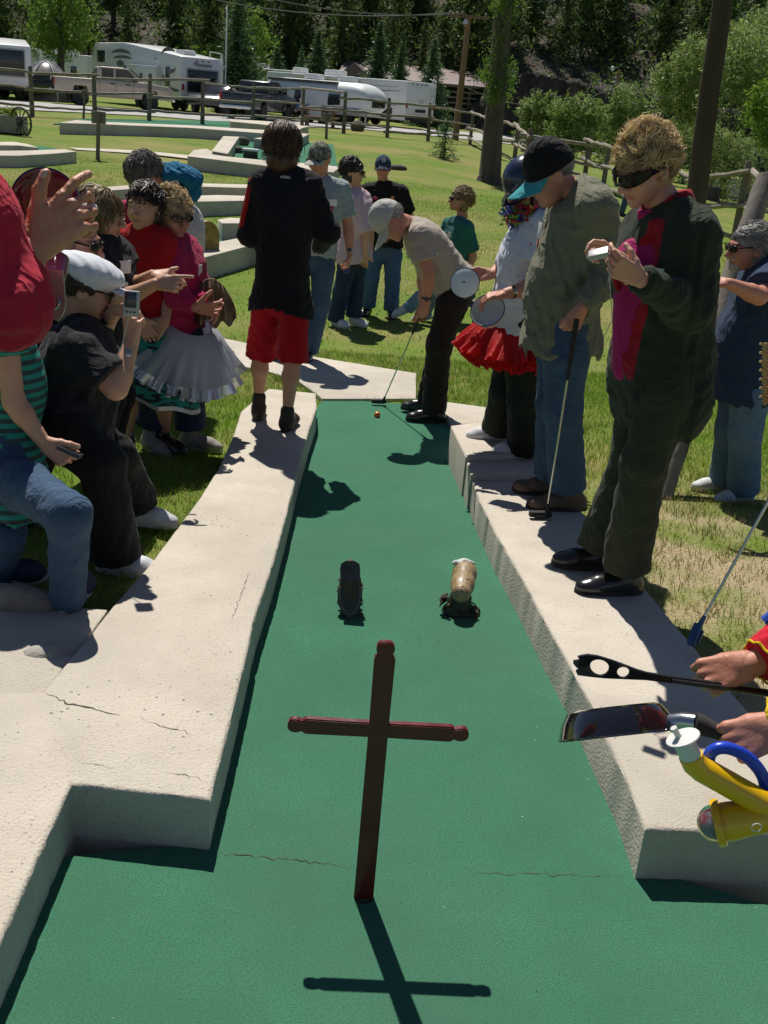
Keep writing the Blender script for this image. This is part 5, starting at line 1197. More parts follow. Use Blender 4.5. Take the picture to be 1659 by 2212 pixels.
        if m.V: mkmesh('locks', a, m.F, [mat], o, True, None, True)
        return o
    def cap(s, mat, brimmat=None, tilt=0., brim=True, zc=.028, name='cap', h=.10, bl=.075, panel=None, size=1.):
        f = Field(); H = s.H; hs = s.hs*size; R = s.HR
        if tilt: c, q = math.cos(tilt), math.sin(tilt); R = s.HR@np.array([[1, 0, 0], [0, c, -q], [0, q, c]])
        base = H(0, -.012, zc); f.ell(base, np.array((.088, .108, h))*hs, R, .01, cut=(base-R[:, 2]*.012, R[:, 2]))
        V, F = f.mesh(.0055*hs, .002, 1.5, 5); o = fastmesh(name, V, F, mat, s.root)
        if brim:
            m = MB(); U = 16; P = []
            for i in range(U+1):
                a = math.pi*(.12+.76*i/U); cx, cy = math.cos(a), math.sin(a)
                for j in range(5):
                    t = j/4; x = .082*cx*(1+.02*t); y = .085+(.0 if False else 0)+(.104*cy-.085)*1. + bl*t*max(0, cy)**.6*1.15; z = -.006-.018*t-.028*(cx*cx)*(.35+.65*t)
                    P.append(base+hs*(R@np.array([x, y, z])))
            n = len(P); T = [p+R[:, 2]*.005 for p in P]; Fq = []
            for i in range(U):
                for j in range(4): a = i*5+j; Fq.append((a, a+1, a+6, a+5)); Fq.append((n+a, n+a+5, n+a+6, n+a+1))
            for i in range(U): Fq.append((i*5+4, n+i*5+4, n+i*5+9, i*5+9)); Fq.append((i*5, i*5+5, n+i*5+5, n+i*5))
            for j in range(4): Fq.append((j, n+j, n+j+1, j+1)); Fq.append((U*5+j, U*5+j+1, n+U*5+j+1, n+U*5+j))
            mkmesh('brim', np.array(P+T)-WL(o), Fq, [brimmat or mat], o, True, None, True, 50)
            m = MB(); m.ell(Vector(base+R[:, 2]*h*hs*.99), (.007,)*3, n=8, m=6); mkmesh('button', np.array(m.V)-WL(o), m.F, [brimmat or mat], o, True, None, True)
        return o
    def glasses(s, mat, kind='sun', z=.008):
        H = s.H; o = MB(); hs = s.hs
        for x in (-1, 1):
            Rm = s.HR@np.array([[math.cos(x*.25), math.sin(x*.25)*1, 0], [-math.sin(x*.25), math.cos(x*.25), 0], [0, 0, 1]])
            w = (.033, .006, .019) if kind == 'sun' else (.026, .003, .016)
            if kind == 'sun': o.ell(Vector(H(x*.036, .103, z)), tuple(q*hs for q in w), Matrix(Rm.tolist()), n=18, m=10)
            else: o.tube([Vector(H(x*.034+.025*math.cos(a), .104-abs(x*.034+.025*math.cos(a))*.12, z+.016*math.sin(a))) for a in [k*math.pi/8 for k in range(17)]], .0016*hs, 6, caps=False)
            o.tube([Vector(H(x*.064, .092, z+.006)), Vector(H(x*.080, .04, z+.008)), Vector(H(x*.082, -.01, z+.004))], [.0035 if kind == 'sun' else .0016]*3, 6)
        o.tube([Vector(H(-.012, .111, z+.004)), Vector(H(.012, .111, z+.004))], .003 if kind == 'sun' else .0016, 6)
        return o.build('sunglasses' if kind == 'sun' else 'glasses', mat, s.root)
    def badge(s, p, n, w=.07, h=.045, ribbon=None):
        p = Vector(p); n = Vector(n).normalized(); z = Vector((0, 0, 1)); z = (z-n*z.dot(n)).normalized(); x = z.cross(n); R = Matrix((x, n, z)).transposed()
        m = MB(); m.box(p+n*.004, (w, .003, h), R, .001); o = m.build('name_badge', M('badge_paper', (.75, .75, .74), .5, (.7, .7, .7), 20), s.root)
        if ribbon: m = MB(); m.box(p+n*.005-z*(h*.5+.018), (w*.35, .003, .035), R, .001); mkmesh('ribbon', np.array([tuple(v) for v in m.V])-WL(o), m.F, [ribbon], o, True, None, True)
        return o
    def watch(s, q, mat, face, t=.04):
        w, e = s.J['wr'+q], s.J['el'+q]; d = Vector(nrm(e-w)); x, y, _ = frame(d); c = Vector(w)+d*t; m = MB(); R = Matrix((x, y, d)).transposed()
        m.lathe(c, [(.030, -.009), (.033, -.007), (.033, .007), (.030, .009)], 20, R, caps=False); o = m.build('wristwatch', mat, s.root)
        vw = Vector(nrm(np.array(CAM)-w)); vw = (vw-d*vw.dot(d)).normalized(); m = MB(); m.lathe(c+vw*.031, [(.015, 0), (.016, .004), (.012, .007), (.001, .0075)], 14, rotm(frame(vw)[0], vw))
        mkmesh('dial', np.array([tuple(v) for v in m.V])-WL(o), m.F, [face], o, True, None, True); return o
def cloth(name, c, c2=None, scale=3, weave=300, rough=.85, bump=.35, **k):
    m = M(name, c, rough, c2 or tuple(q*.8 for q in c), scale, bump=bump, bscale=weave, bdist=.0015, spec=.15, **k)
    N = m.node_tree.nodes; L = m.node_tree.links; b = N['Principled BSDF']; b.inputs['Sheen Weight'].default_value = .06
    tc = [q for q in N if q.type == 'TEX_COORD'][0]; mp = N.new('ShaderNodeMapping'); mp.inputs['Scale'].default_value = (1, 1, .55); mp.inputs['Rotation'].default_value = (.3, .5, .2); L.new(tc.outputs['Object'], mp.inputs[0])
    n1 = N.new('ShaderNodeTexNoise'); n1.inputs['Scale'].default_value = 9; n1.inputs['Detail'].default_value = 3; n1.inputs['Distortion'].default_value = 1.6; L.new(mp.outputs[0], n1.inputs['Vector'])
    ab = N.new('ShaderNodeMath'); ab.operation = 'SUBTRACT'; ab.inputs[1].default_value = .5; L.new(n1.outputs[0], ab.inputs[0]); a2 = N.new('ShaderNodeMath'); a2.operation = 'ABSOLUTE'; L.new(ab.outputs[0], a2.inputs[0])
    bp = N.new('ShaderNodeBump'); bp.inputs['Strength'].default_value = .8; bp.inputs['Distance'].default_value = .036; bp.invert = True; L.new(a2.outputs[0], bp.inputs['Height'])
    ob = [q for q in N if q.type == 'BUMP' and q != bp][0]; L.new(bp.outputs[0], ob.inputs['Normal']); return m
# ================================================================ the people
BLACK = cloth('black_cloth', (.012, .012, .013)); RED = cloth('red_cloth', (.42, .012, .02), (.34, .008, .014)); JEAN = cloth('blue_denim', (.035, .07, .13), (.055, .10, .17), 5)
DJEAN = cloth('dark_denim', (.02, .035, .07), (.03, .05, .095), 5); LJEAN = cloth('light_denim', (.16, .26, .36), (.22, .32, .42), 5); SHOEB = M('black_leather', (.012, .012, .012), .25, (.02, .02, .02), 8, coat=.3)
SHOEW = M('white_shoe', (.62, .63, .64), .6, (.5, .51, .53), 14, bump=.3, bscale=30); SOLEW = M('pale_sole', (.5, .5, .5), .7); DARKSOLE = M('dark_sole', (.025, .022, .02), .8)
SUNG = M('dark_lens', (.008, .006, .006), .22, (.010, .008, .008), 3, spec=.3); WIREF = M('gold_wire', (.5, .42, .25), .3, metal=.9)
HBROWN = M('brown_hair', (.05, .028, .015), .45, (.025, .014, .008), 30, stretch=(1, 1, .3)); HBLACK = M('black_hair', (.018, .014, .012), .4, (.03, .024, .02), 30)
HGREY = M('grey_hair', (.42, .40, .37), .5, (.16, .15, .14), 22, transl=.2); HWHITE = M('white_hair', (.6, .58, .54), .5, (.42, .40, .36), 25, transl=.2)
HBLOND = M('blond_hair', (.92, .78, .50), .4, (.42, .29, .14), 24, (.42, .66), transl=.5); HDBL = M('ash_blond_hair', (.42, .29, .14), .45, (.17, .11, .055), 24, transl=.25)
STEEL = M('club_steel', (.55, .55, .55), .22, (.45, .45, .45), 4, metal=1); GRIP = M('club_grip', (.015, .015, .016), .8)
STEELB = M('steel_band', (.5, .48, .42), .25, metal=1); DIAL = M('watch_dial', (.03, .04, .06), .15)
hang = dict(curl=.45, spread=.08)
# boy seen from behind, black long-sleeved shirt and red shorts
p = Person('boy seen from behind in a black shirt and red shorts on the left curb', (621, 928, C_H),
    dict(head=(610, 318, .04), neck=(608, 372, .02), shL=(566, 395, .03), shR=(668, 400, .0), elL=(540, 505, .03), wrL=(543, 500, .24), elR=(708, 500, .02), wrR=(690, 535, .22),
         hipL=(580, 634, .05), hipR=(636, 638, 0), knL=(563, 768, .14), anL=(560, 850, .2), knR=(632, 780, -.02), anR=(622, 882, 0)), (-.1, 1, -.25), tone='fair', build=.86, res=.011)
p.body(legs=True, face=True, hands=dict(L=dict(d=(-.5, .7, .1), n=(1, 0, 0), s=(0, 0, 1), curl=.8)), mouth=False)
p.hair(M('boy_hair', (.10, .05, .022), .4, (.045, .022, .01), 26, stretch=(1, 1, .3)), shell='long', n=1700, L=.080, w=.005, flow=(0, -.1, -1), curl=.22, zmin=-.10, front=.06, back=-.075, rad=(.094, .112, .10), rise=.22, puff=.0)
sh = p.shirt(cloth('black_jersey', (.011, .011, .013), (.015, .015, .018), 4), long=True, hem=-.03, inf=.022, cuff=.02, fold=.010, collar=.5, extra=.012)
p.pants(cloth('red_shorts', (.45, .01, .02), (.36, .008, .015), 4), length=.53, inf=.012, flare=.016, name='shorts', fold=.012, waist=.02)
p.shoes(M('brown_sneaker', (.045, .035, .028), .8, (.02, .018, .016), 14, bump=.4, bscale=30), DARKSOLE, toes=dict(L=(-.12, 1), R=(.12, 1)), L=.27)
m = MB(); S3 = p.J['shL']; E3 = p.J['elL']; W3 = p.J['wrL']
for k in (-1, 0, 1):
    a = np.array([-.7, -.6, .15]); pts = []
    for i in range(15):
        t = i/14; q = S3+(E3-S3)*t; r_ = (.058*.86+.022)*(1-t)+(.05*.86+.024)*t; off = nrm(np.array([-.75+.18*k, -.6-.16*k, .35*(1-t)])); pts.append(Vector(q+off*(r_+.0015)))
    m.tube(pts, .0055, 5)
mkmesh('sleeve_stripes', np.array([tuple(v) for v in m.V])-WL(sh), m.F, [cloth('stripe_red', (.5, .02, .015))], sh, True, None, True)
lettering('adidas', .022, Vector(p.mid)-p.root.location+Vector((.01, -.117, .045)), rotm((1, 0, 0), (0, -1, 0)), M('print_white', (.7, .7, .7), .6), p.root, 'back_print', .001)
# grey polo, camouflage cap
GPOLO = cloth('grey_polo_cloth', (.30, .34, .36), (.26, .30, .32), 3)
p = Person('man in a grey polo shirt and camouflage cap standing just behind the boy', (640, 776, .02),
    dict(head=(690, 343, 0), neck=(692, 385, .02), shR=(646, 408, .0), shL=(737, 410, .04), elL=(752, 488, .06), wrL=(756, 552, 0), elR=(637, 490, .05), wrR=(640, 550, -.1),
         hipR=(648, 545, 0), hipL=(700, 547, .02), knR=(632, 662, -.05), anR=(600, 755, -.05), knL=(692, 658, .02), anL=(668, 760, .05)), (-.42, -.85, -.28), tone='ruddy', shape=dict(belly=.08), build=1.02)
p.body(hands=dict(L=dict(d=(-.1, -.3, -1), n=(-1, 0, 0), s=(0, -1, 0), curl=.9)))
p.hair(HGREY, n=160, L=.02, flow=(0, -.5, -.8), curl=.3, hat=.02, rad=(.080, .099, .086))
CAMO = M('camouflage_cloth', (.17, .17, .14), .9, (.06, .065, .045), 22, (.47, .53), bump=.3, bscale=200, col3=(.33, .31, .26), scale3=26, thr3=.56)
p.cap(CAMO, M('pale_brim', (.36, .36, .33), .8), h=.105)
p.glasses(SUNG); p.shirt(GPOLO, sleeve=.75, hem=.05, inf=.02, collar=.6, fold=.010, extra=.01); p.pants(JEAN, inf=.014, flare=.01); p.shoes(SHOEB, DARKSOLE, toes=dict(L=(-.1, -1), R=(-.6, -.8)))
p.badge(p.mid+p.fwd*.15-p.upv*.09+p.lat*.10, p.fwd, .08, .05, RED); p.watch('L', STEELB, DIAL)
b_ = p.J['wrL']+np.array([-.02, -.04, -.12]); m = MB(); m.ell(Vector(b_), (.022,)*3, n=14, m=10); tag(m.build('golf_ball', M('dark_blue_plastic', (.02, .03, .16), .3)), 'dark blue ball held by the man in the camouflage cap', 'ball')
# woman in pink
p = Person('woman in a pale pink top and dark jeans facing right, behind the man in grey', (750, 704, 0),
    dict(head=(764, 371, 0), neck=(768, 402, .03), shR=(757, 432, -.1), shL=(783, 430, .14), elR=(790, 505, -.1), wrR=(788, 548, -.14), elL=(798, 500, .15), wrL=(800, 548, .1),
         hipR=(757, 548, -.06), hipL=(772, 548, .1), knR=(737, 628, -.08), anR=(724, 693, -.05), knL=(768, 622, .1), anL=(764, 685, .08)), (.9, -.22, -.1), tone='fair', sex='f', build=1.05)
p.body(hands=dict(R=dict(d=(0, 0, -1), n=(0, 1, 0), s=(1, 0, 0), **hang))); p.hair(HBLACK, n=420, L=.055, flow=(0, -.7, -.2), curl=.5, rad=(.092, .112, .098), puff=.015, name='hair'); p.glasses(SUNG)
p.shirt(cloth('pale_pink_cloth', (.60, .42, .50), (.55, .38, .46), 3), sleeve=.95, hem=.0, inf=.026, extra=.012); p.pants(DJEAN, inf=.015, flare=.015); p.shoes(SHOEW, SOLEW, toes=dict(L=(.8, -.6), R=(.8, -.7)), L=.25)
# man in the navy cap
BPOLO = cloth('black_polo_cloth', (.014, .013, .014))
p = Person('man in a navy cap, sunglasses and black polo standing with his hands behind his back', (822, 684, 0),
    dict(head=(827, 362, 0), neck=(827, 396, .02), shR=(795, 413, 0), shL=(866, 416, 0), elR=(786, 465, .1), elL=(884, 468, .1), wrR=(800, 517, .22), wrL=(866, 517, .22),
         hipR=(812, 530, 0), hipL=(848, 531, 0), knR=(802, 602, -.03), knL=(848, 604, -.02), anR=(795, 662, .02), anL=(845, 670, 0)), (.05, -1, -.05), tone='ruddy', shape=dict(belly=.08), build=1.06)
p.body(); NAVY = cloth('navy_cloth', (.02, .04, .085), (.03, .05, .10)); p.cap(NAVY, NAVY, h=.10); p.glasses(SUNG); p.hair(HGREY, n=60, L=.015, hat=.02, rad=(.080, .099, .086))
m = MB(); c = Vector(p.H(0, .098, .085)); m.lathe(c, [(.012, 0), (.02, .001), (.02, .003), (.012, .003)], 18, rotm((1, 0, 0), tuple(p.look)), caps=False); m.build('cap_emblem', M('print_white', (.7, .7, .7), .6), p.root)
p.shirt(BPOLO, sleeve=.8, hem=.05, inf=.022, collar=.75, extra=.01); p.pants(cloth('mid_denim', (.05, .10, .19), (.07, .13, .23), 5), inf=.016, flare=.012); p.shoes(SHOEB, DARKSOLE, toes=dict(L=(.15, -1), R=(-.4, -1)))
p.badge(p.mid+p.fwd*.165-p.upv*.12+p.lat*.06, p.fwd, .07, .05)
m = MB(); m.ell(Vector(p.mid+p.fwd*.145-p.upv*.045+p.lat*.09), (.022, .006, .02), n=14, m=8); m.build('shirt_emblem', M('orange_thread', (.6, .2, .03), .7), p.root)
m = MB(); m.ell(Vector(p.mid+p.fwd*.145-p.upv*.055-p.lat*.09), (.03, .006, .015), n=14, m=8); m.build('shirt_emblem', M('pink_thread', (.45, .05, .14), .7), p.root)
# the putter
STONEC = cloth('stone_polo_cloth', (.42, .36, .31), (.38, .32, .275), 3); BRN = cloth('dark_brown_cloth', (.022, .014, .013), (.03, .02, .018), 4)
p = Person('man bending over to putt in a beige polo shirt, dark trousers and pale cap', (925, 908, 0.01),
    dict(head=(843, 478, -.25), neck=(873, 482, -.15), shL=(908, 512, -.26), shR=(900, 498, .10), elL=(925, 595, -.30), elR=(914, 588, .02), wrL=(921, 655, -.26), wrR=(914, 662, -.08),
         hipL=(988, 620, -.10), hipR=(986, 604, .14), knL=(948, 745, -.14), knR=(955, 735, .14), anL=(938, 886, -.02), anR=(925, 868, .22)), (-.38, -.12, -.92), up=(-.88, -.1, .45), tone='ruddy', build=1.0, shape=dict(belly=.05))
p.body(hands=dict(L=dict(d=(-.2, .1, -1), n=(-.5, .8, 0), s=(-.8, -.5, 0), curl=1.35, thumb=(-.3, 0, -1)), R=dict(d=(-.2, -.1, -1), n=(-.3, -.9, 0), s=(-1, 0, .2), curl=1.35, thumb=(-.3, 0, -1))))
p.hair(HWHITE, n=500, L=.022, flow=(0, -.6, -.7), curl=.3, rad=(.081, .100, .086), hat=.02, rise=.2); PCAP = cloth('pale_cap_cloth', (.50, .50, .46), (.45, .45, .41), 4); p.cap(PCAP, PCAP, h=.115, bl=.085, size=1.05); p.glasses(WIREF, 'wire')
p.shirt(STONEC, sleeve=.62, hem=.03, inf=.022, collar=.7, fold=.009, extra=.0); p.pants(BRN, inf=.02, flare=.012, fold=.009); p.shoes(SHOEB, DARKSOLE, toes=dict(L=(-1, -.12), R=(-1, .05)), L=.28); p.watch('L', M('black_strap', (.015, .015, .015), .6), DIAL)
def club(label, a, b, hd, head_mat, grip_len=.25, hs=(.055, .016, .014), r=.0055, gl=True):
    """a grip end, b where the shaft meets the head, hd head direction"""
    a, b = Vector(a), Vector(b); d = (b-a).normalized(); t = thing('golf_putter', label, 'golf club', b)
    m = MB(); m.tube([a+d*grip_len*.9, b-d*.02], [r, r*.8], 8); m.build('shaft', STEEL, t)
    if gl: m = MB(); m.tube([a, a+d*grip_len*.6, a+d*grip_len], [.0125, .011, .008], 10); m.build('grip', GRIP, t)
    h = Vector(hd).normalized(); m = MB(); m.tube([b-d*.06, b-d*.03, b], [.007, .010, .009], 8)
    x = h; z = Vector((0, 0, 1)); z = (z-x*z.dot(x)).normalized(); y = z.cross(x); R = Matrix((x, y, z)).transposed(); c = b+h*hs[0]*.55+Vector((0, 0, hs[2]*.3))
    m.box(c, (hs[0]*2, hs[1]*2, hs[2]*2), R, .008); m.box(c+y*hs[1]*.9-z*hs[2]*.5, (hs[0]*1.3, hs[1]*1.3, hs[2]*1.0), R, .006); m.build('head', head_mat, t); return t
bb = hit(827, 868, .03); club('black headed putter held by the bending man, resting on the felt', at(912, 672, p.Y-.16), bb, (-1, -.25, 0), GRIP, .22)
g = hit(815, 896, .021); m = MB(); m.ell(g, (.0225,)*3, n=24, m=16); tag(m.build('golf_ball', M('orange_ball', (.75, .14, .02), .3, (.7, .12, .02), 3, coat=.4)), 'bright orange golf ball on the green felt in front of the putter', 'ball')
# seated woman in teal
TEAL = cloth('teal_cloth', (.03, .15, .14), (.025, .12, .115), 4)
p = Person('woman with short brown hair and a teal top sitting behind the bending man', (985, 700, 0),
    dict(head=(993, 432, 0), neck=(999, 466, .02), shL=(1008, 492, -.14), shR=(970, 486, .16), elL=(1022, 556, -.12), wrL=(1000, 600, -.2), elR=(955, 545, .12), wrR=(960, 600, -.05),
         hipL=(1000, 632, -.1), hipR=(990, 626, .12), knL=(932, 618, -.18), anL=(880, 668, -.12), knR=(935, 640, .02), anR=(912, 684, -.02)), (-.93, -.3, .05), tone='ruddy', sex='f')
p.body(hands=dict(L=dict(d=(-1, 0, -.4), n=(0, 0, -1), s=(0, 1, 0), **hang))); p.hair(HDBL, n=480, L=.06, flow=(0, -.8, -.1), curl=.5, rad=(.094, .112, .1), puff=.02); p.glasses(SUNG)
p.shirt(TEAL, sleeve=.8, hem=.0, inf=.02); p.pants(LJEAN, inf=.014); p.J['toeL'] = V3(at(848, 688, p.Y-.16)); p.J['heelL'] = V3(at(888, 672, p.Y-.12)); p.J['toeR'] = V3(at(888, 698, p.Y-.02)); p.J['heelR'] = V3(at(915, 692, p.Y))
p.shoes(SHOEW, SOLEW, L=.25); p.badge(p.mid+p.fwd*.15-p.upv*.06+p.lat*.07, p.fwd, .06, .05)
m = MB(); q = Vector((p.pel[0]+.03, p.pel[1], p.zmin)); h_ = max(.08, p.pel[2]-.1-p.zmin); m.box(q+Vector((0, 0, h_*.94)), (.42, .4, h_*.12), bev=.01)
st_ = thing('stool', 'low wooden stool under the seated woman in teal, hidden behind the putter', 'stool', q); m.build('seat', WOOD, st_)
for sx in (-.16, .16):
    for sy in (-.15, .15): m = MB(); m.tube([q+Vector((sx, sy, 0)), q+Vector((sx*.9, sy*.9, h_*.9))], .02, 7); m.build('leg', WOOD, st_)
# helmet woman with lei, white blouse and red tutu
BLOUSE = M('white_print_cloth', (.60, .61, .66), .85, (.52, .55, .62), 3, bump=.3, bscale=200, col3=(.55, .25, .33), scale3=24, thr3=.63, bdist=.002)
p = Person('woman in a blue helmet, flower garland, white blouse and red tutu holding dishes', (1100, 985, .2),
    dict(head=(1136, 402, 0), neck=(1158, 452, .03), shL=(1180, 492, -.15), shR=(1150, 482, .16), elL=(1150, 622, -.22), wrL=(1092, 634, -.30), elR=(1100, 560, .20), wrR=(1064, 592, .02),
         hipL=(1128, 705, -.1), hipR=(1120, 700, .14), knL=(1130, 862, -.08), anL=(1136, 968, .02), knR=(1092, 842, .14), anR=(1080, 925, .25)), (-.72, -.45, -.52), tone='ruddy', sex='f', build=1.04, shape=dict(belly=.05, bust=.06))
p.body(hands=dict(L=dict(d=(-1, -.1, -.25), n=(0, .2, -1), s=(0, -1, .2), curl=.55, thumb=(-.8, -.6, 0)), R=dict(d=(-1, -.1, -.15), n=(0, .6, -.6), s=(0, -.3, 1), curl=.5, thumb=(-1, -.3, .2))))
p.shirt(BLOUSE, sleeve=.6, hem=-.0, inf=.022, fold=.016, extra=.01); p.pants(cloth('black_green_cloth', (.018, .022, .016)), inf=.02, flare=.03, fold=.008, waist=-.06)
p.shoes(SHOEW, SOLEW, toes=dict(L=(-1, -.15), R=(-1, 0)), L=.26); p.watch('L', M('black_strap', (.015, .015, .015), .6), STEELB)
f = Field(); f.ell(p.H(0, -.012, .035), (.105, .13, .12), p.HR, .01, cut=(p.H(0, 0, .0), nrm(p.hu*.9+p.look*.25))); V, F = f.mesh(.007, 0); hm = fastmesh('helmet', V, F, M('navy_shell', (.012, .02, .055), .25, (.015, .024, .06), 2, coat=.5), p.root)
m = MB(); m.tube([Vector(p.H(x, y, z)) for x, y, z in [(-.085, .02, .01), (-.075, .045, -.06), (-.03, .07, -.115), (0, .075, -.125), (.03, .07, -.115), (.075, .045, -.06), (.085, .02, .01)]], .009, 6, flat=.4); m.tube([Vector(p.H(x, y, z)) for x, y, z in [(.09, -.03, .01), (.075, .03, -.07), (.03, .07, -.115)]], .009, 6, flat=.4); mkmesh('chin_strap', np.array([tuple(v) for v in m.V])-WL(hm), m.F, [BLACK], hm, True, None, True)
m = MB(); m.tube([Vector(p.H(.1*math.cos(a), -.01+.145*math.sin(a), -.004-.02*math.sin(a))) for a in [math.pi*(.1+.8*k/12) for k in range(13)]], [.006+.012*math.sin(math.pi*k/12) for k in range(13)], 8, flat=.35); mkmesh('helmet_visor', np.array([tuple(v) for v in m.V])-WL(hm), m.F, [BLACK], hm, True, None, True)
r = np.random.RandomState(4); nk = p.J['neck']; C = []; I = []
for i in range(1500):
    a = r.rand()*6.283; c = nk+np.array([.125*math.cos(a), .125*math.sin(a), -.005+.03*math.cos(a)])+r.randn(3)*.024; C.append(c); I.append([0, 1, 4, 2, 0, 1, 3][r.randint(0, 7)] if math.sin(a*3+1) < .75 else 3)
GAR = [M('petal_blue', (.03, .08, .5), .7), M('petal_green', (.10, .42, .05), .7), M('petal_yellow', (.65, .6, .05), .7), M('petal_red', (.6, .03, .04), .7), M('petal_violet', (.25, .2, .6), .7)]
quads_mesh('flower_garland', np.array(C)-WL(p.root), None, .021, GAR, p.root, 5, .8, np.array(I, np.int32))
def tutu(name, c, R0, R1, drop, mats, root, layers=5, waves=26, tilt=None, seed=1, amp=.12, trim=None, n=220, pw=None):
    r = np.random.RandomState(seed); T = np.array(tilt) if tilt is not None else np.eye(3)
    for L in range(layers):
        t = L/max(1, layers-1); V = []; rows = 12; ph = r.rand()*6; rr1 = R1*(1-.16*t); dr = drop*(.78+.22*t)
        for i in range(rows):
            s_ = i/(rows-1); prof = R0+(rr1-R0)*(math.sin(s_*math.pi/2)**.85 if pw is None else s_**pw)
            for k in range(n):
                a = 2*math.pi*k/n; wv = math.sin(a*waves+ph+2*math.sin(a*5+L))+.5*math.sin(a*waves*1.9+ph*2+s_*2); w = amp*s_**1.6*R1*.5*wv*.5
                q = np.array([(prof+w)*math.cos(a), (prof+w)*math.sin(a), -dr*s_**(1.35 if pw is None else 1.05)+w*.8*s_]); V.append(V3(c)+T@q)
        F = [(i*n+k, i*n+(k+1) % n, (i+1)*n+(k+1) % n, (i+1)*n+k) for i in range(rows-1) for k in range(n)]
        mi = [1 if (trim is not None and f[0] >= (rows-3)*n) else 0 for f in F]
        mkmesh(name, np.array(V), F, [mats, trim] if trim is not None else [mats], root, True, mi)
NET = M('red_net', (.78, .02, .02), .6, (.62, .012, .014), 5, transl=.5, bump=.5, bscale=60)
tutu('tutu', p.pel+np.array([-.02, 0, .05]), .13, .31, .25, NET, p.root, 5, 17, seed=3, amp=.34, pw=.62)
ENAM = M('white_enamel', (.68, .72, .74), .15, (.62, .66, .69), 3, coat=.6, col3=(.03, .04, .10), scale3=26, thr3=.70); RIMM = M('navy_rim', (.02, .03, .08), .3)
c = at(1004, 611, p.Y-.06); nn = (Vector(CAM)-c).normalized(); nn = (nn+Vector((-.25, 0, .1))).normalized(); R = rotm(frame(nn)[0], nn); s_ = 30/FPX*(c-CAM).length*1.0
o = thing('enamel_plate', 'white speckled enamel lid held up by the woman in the blue helmet', 'dish', c); m = MB(); m.lathe(c, [(.001, .012), (s_*.6, .010), (s_*.9, .004), (s_*1.03, 0), (s_*1.03, -.004), (s_*.9, -.002), (.001, .004)], 32, R, caps=False); m.build('dish', ENAM, o)
m = MB(); m.tube([c+R@Vector((s_*1.03*math.cos(a), s_*1.03*math.sin(a), -.002)) for a in [k*math.pi/16 for k in range(33)]], .003, 6, caps=False); m.build('rim', RIMM, o)
m = MB(); m.lathe(c, [(.004, .01), (.004, .02), (.009, .026), (.001, .03)], 10, R); m.build('knob', STEELB, o)
c = at(1053, 670, p.Y-.34); nn = Vector((-.35, -.75, .55)).normalized(); R = rotm(frame(nn)[0], nn); s_ = 35/FPX*(c-CAM).length
o = thing('enamel_bowl', 'white speckled enamel bowl with a dark rim held above the red tutu', 'bowl', c); m = MB(); m.lathe(c, [(.001, -.075), (s_*.7, -.074), (s_*.93, -.04), (s_, 0), (s_*1.05, .002), (s_*1.05, -.003), (s_*1.0, -.005), (s_*.95, -.045), (s_*.72, -.080), (.001, -.081)], 32, R, caps=False); m.build('dish', ENAM, o)
m = MB(); m.tube([c+R@Vector((s_*1.05*math.cos(a), s_*1.05*math.sin(a), 0)) for a in [k*math.pi/16 for k in range(33)]], .003, 6, caps=False); m.build('rim', RIMM, o)
# man in the green shirt
SAGE = cloth('sage_green_cloth', (.19, .19, .13), (.16, .16, .11), 4)
p = Person('large man in a sage green shirt and black cap with turquoise brim', (1195, 1096, C_H),
    dict(head=(1188, 378, 0), neck=(1232, 412, .02), shL=(1290, 452, -.17), shR=(1228, 430, .22), elL=(1322, 590, -.14), wrL=(1257, 664, -.28), elR=(1215, 590, .3), wrR=(1190, 660, .25),
         hipL=(1226, 712, -.12), hipR=(1214, 704, .15), knL=(1216, 885, -.12), knR=(1198, 868, .12), anL=(1226, 1052, -.02), anR=(1192, 1025, .2)), (-.80, -.16, -.55), tone='ruddy', shape=dict(belly=.07, jowl=1), build=1.07, hs=1.02)
p.body(hands=dict(L=dict(d=(-.35, -.1, -1), n=(-.4, .9, .1), s=(-.9, -.4, 0), curl=1.1, thumb=(-.6, -.2, -.8), res=.0035)))
p.hair(HGREY, n=300, L=.012, flow=(0, -.6, -.7), curl=.2, rad=(.080, .099, .086), hat=.02); p.cap(BLACK, cloth('turquoise_cloth', (.05, .34, .38), (.04, .28, .32)), h=.125, bl=.085, size=1.08); p.glasses(WIREF, 'wire')
p.shirt(SAGE, long=True, hem=-.04, inf=.026, cuff=.02, collar=.75, fold=.022, fscale=.75, extra=.012); p.pants(JEAN, inf=.02, flare=.015, fold=.008)
p.shoes(M('brown_suede', (.14, .10, .07), .9, (.10, .07, .05), 12, bump=.4, bscale=40), DARKSOLE, toes=dict(L=(-1, -.1), R=(-1, 0)), L=.30); p.watch('L', WIREF, DIAL, .045)
bb = hit(1180, 1112, C_H+.02); club('long putter with a black head leaning under the hand of the man in sage green', at(1246, 690, p.Y-.33), bb, (-1, -.2, 0), GRIP, .28)
p.badge(p.mid+p.fwd*.17-p.upv*.13-p.lat*.02, p.fwd, .055, .07, RED)
m = MB(); f_ = Field()
# collar wings
for k in (-1, 1):
    m = MB()
    q = p.J['neck']+p.lat*.05*k+p.fwd*.06-p.upv*.045; m.prism([Vector(q), Vector(q+p.fwd*.03-p.upv*.05+p.lat*.02*k), Vector(q+p.lat*.05*k-p.upv*.03), Vector(q+p.lat*.045*k+p.upv*.015-p.fwd*.05)], Vector(p.fwd*.008+p.lat*.004*k)); m.build('collar_wing', SAGE, p.root)
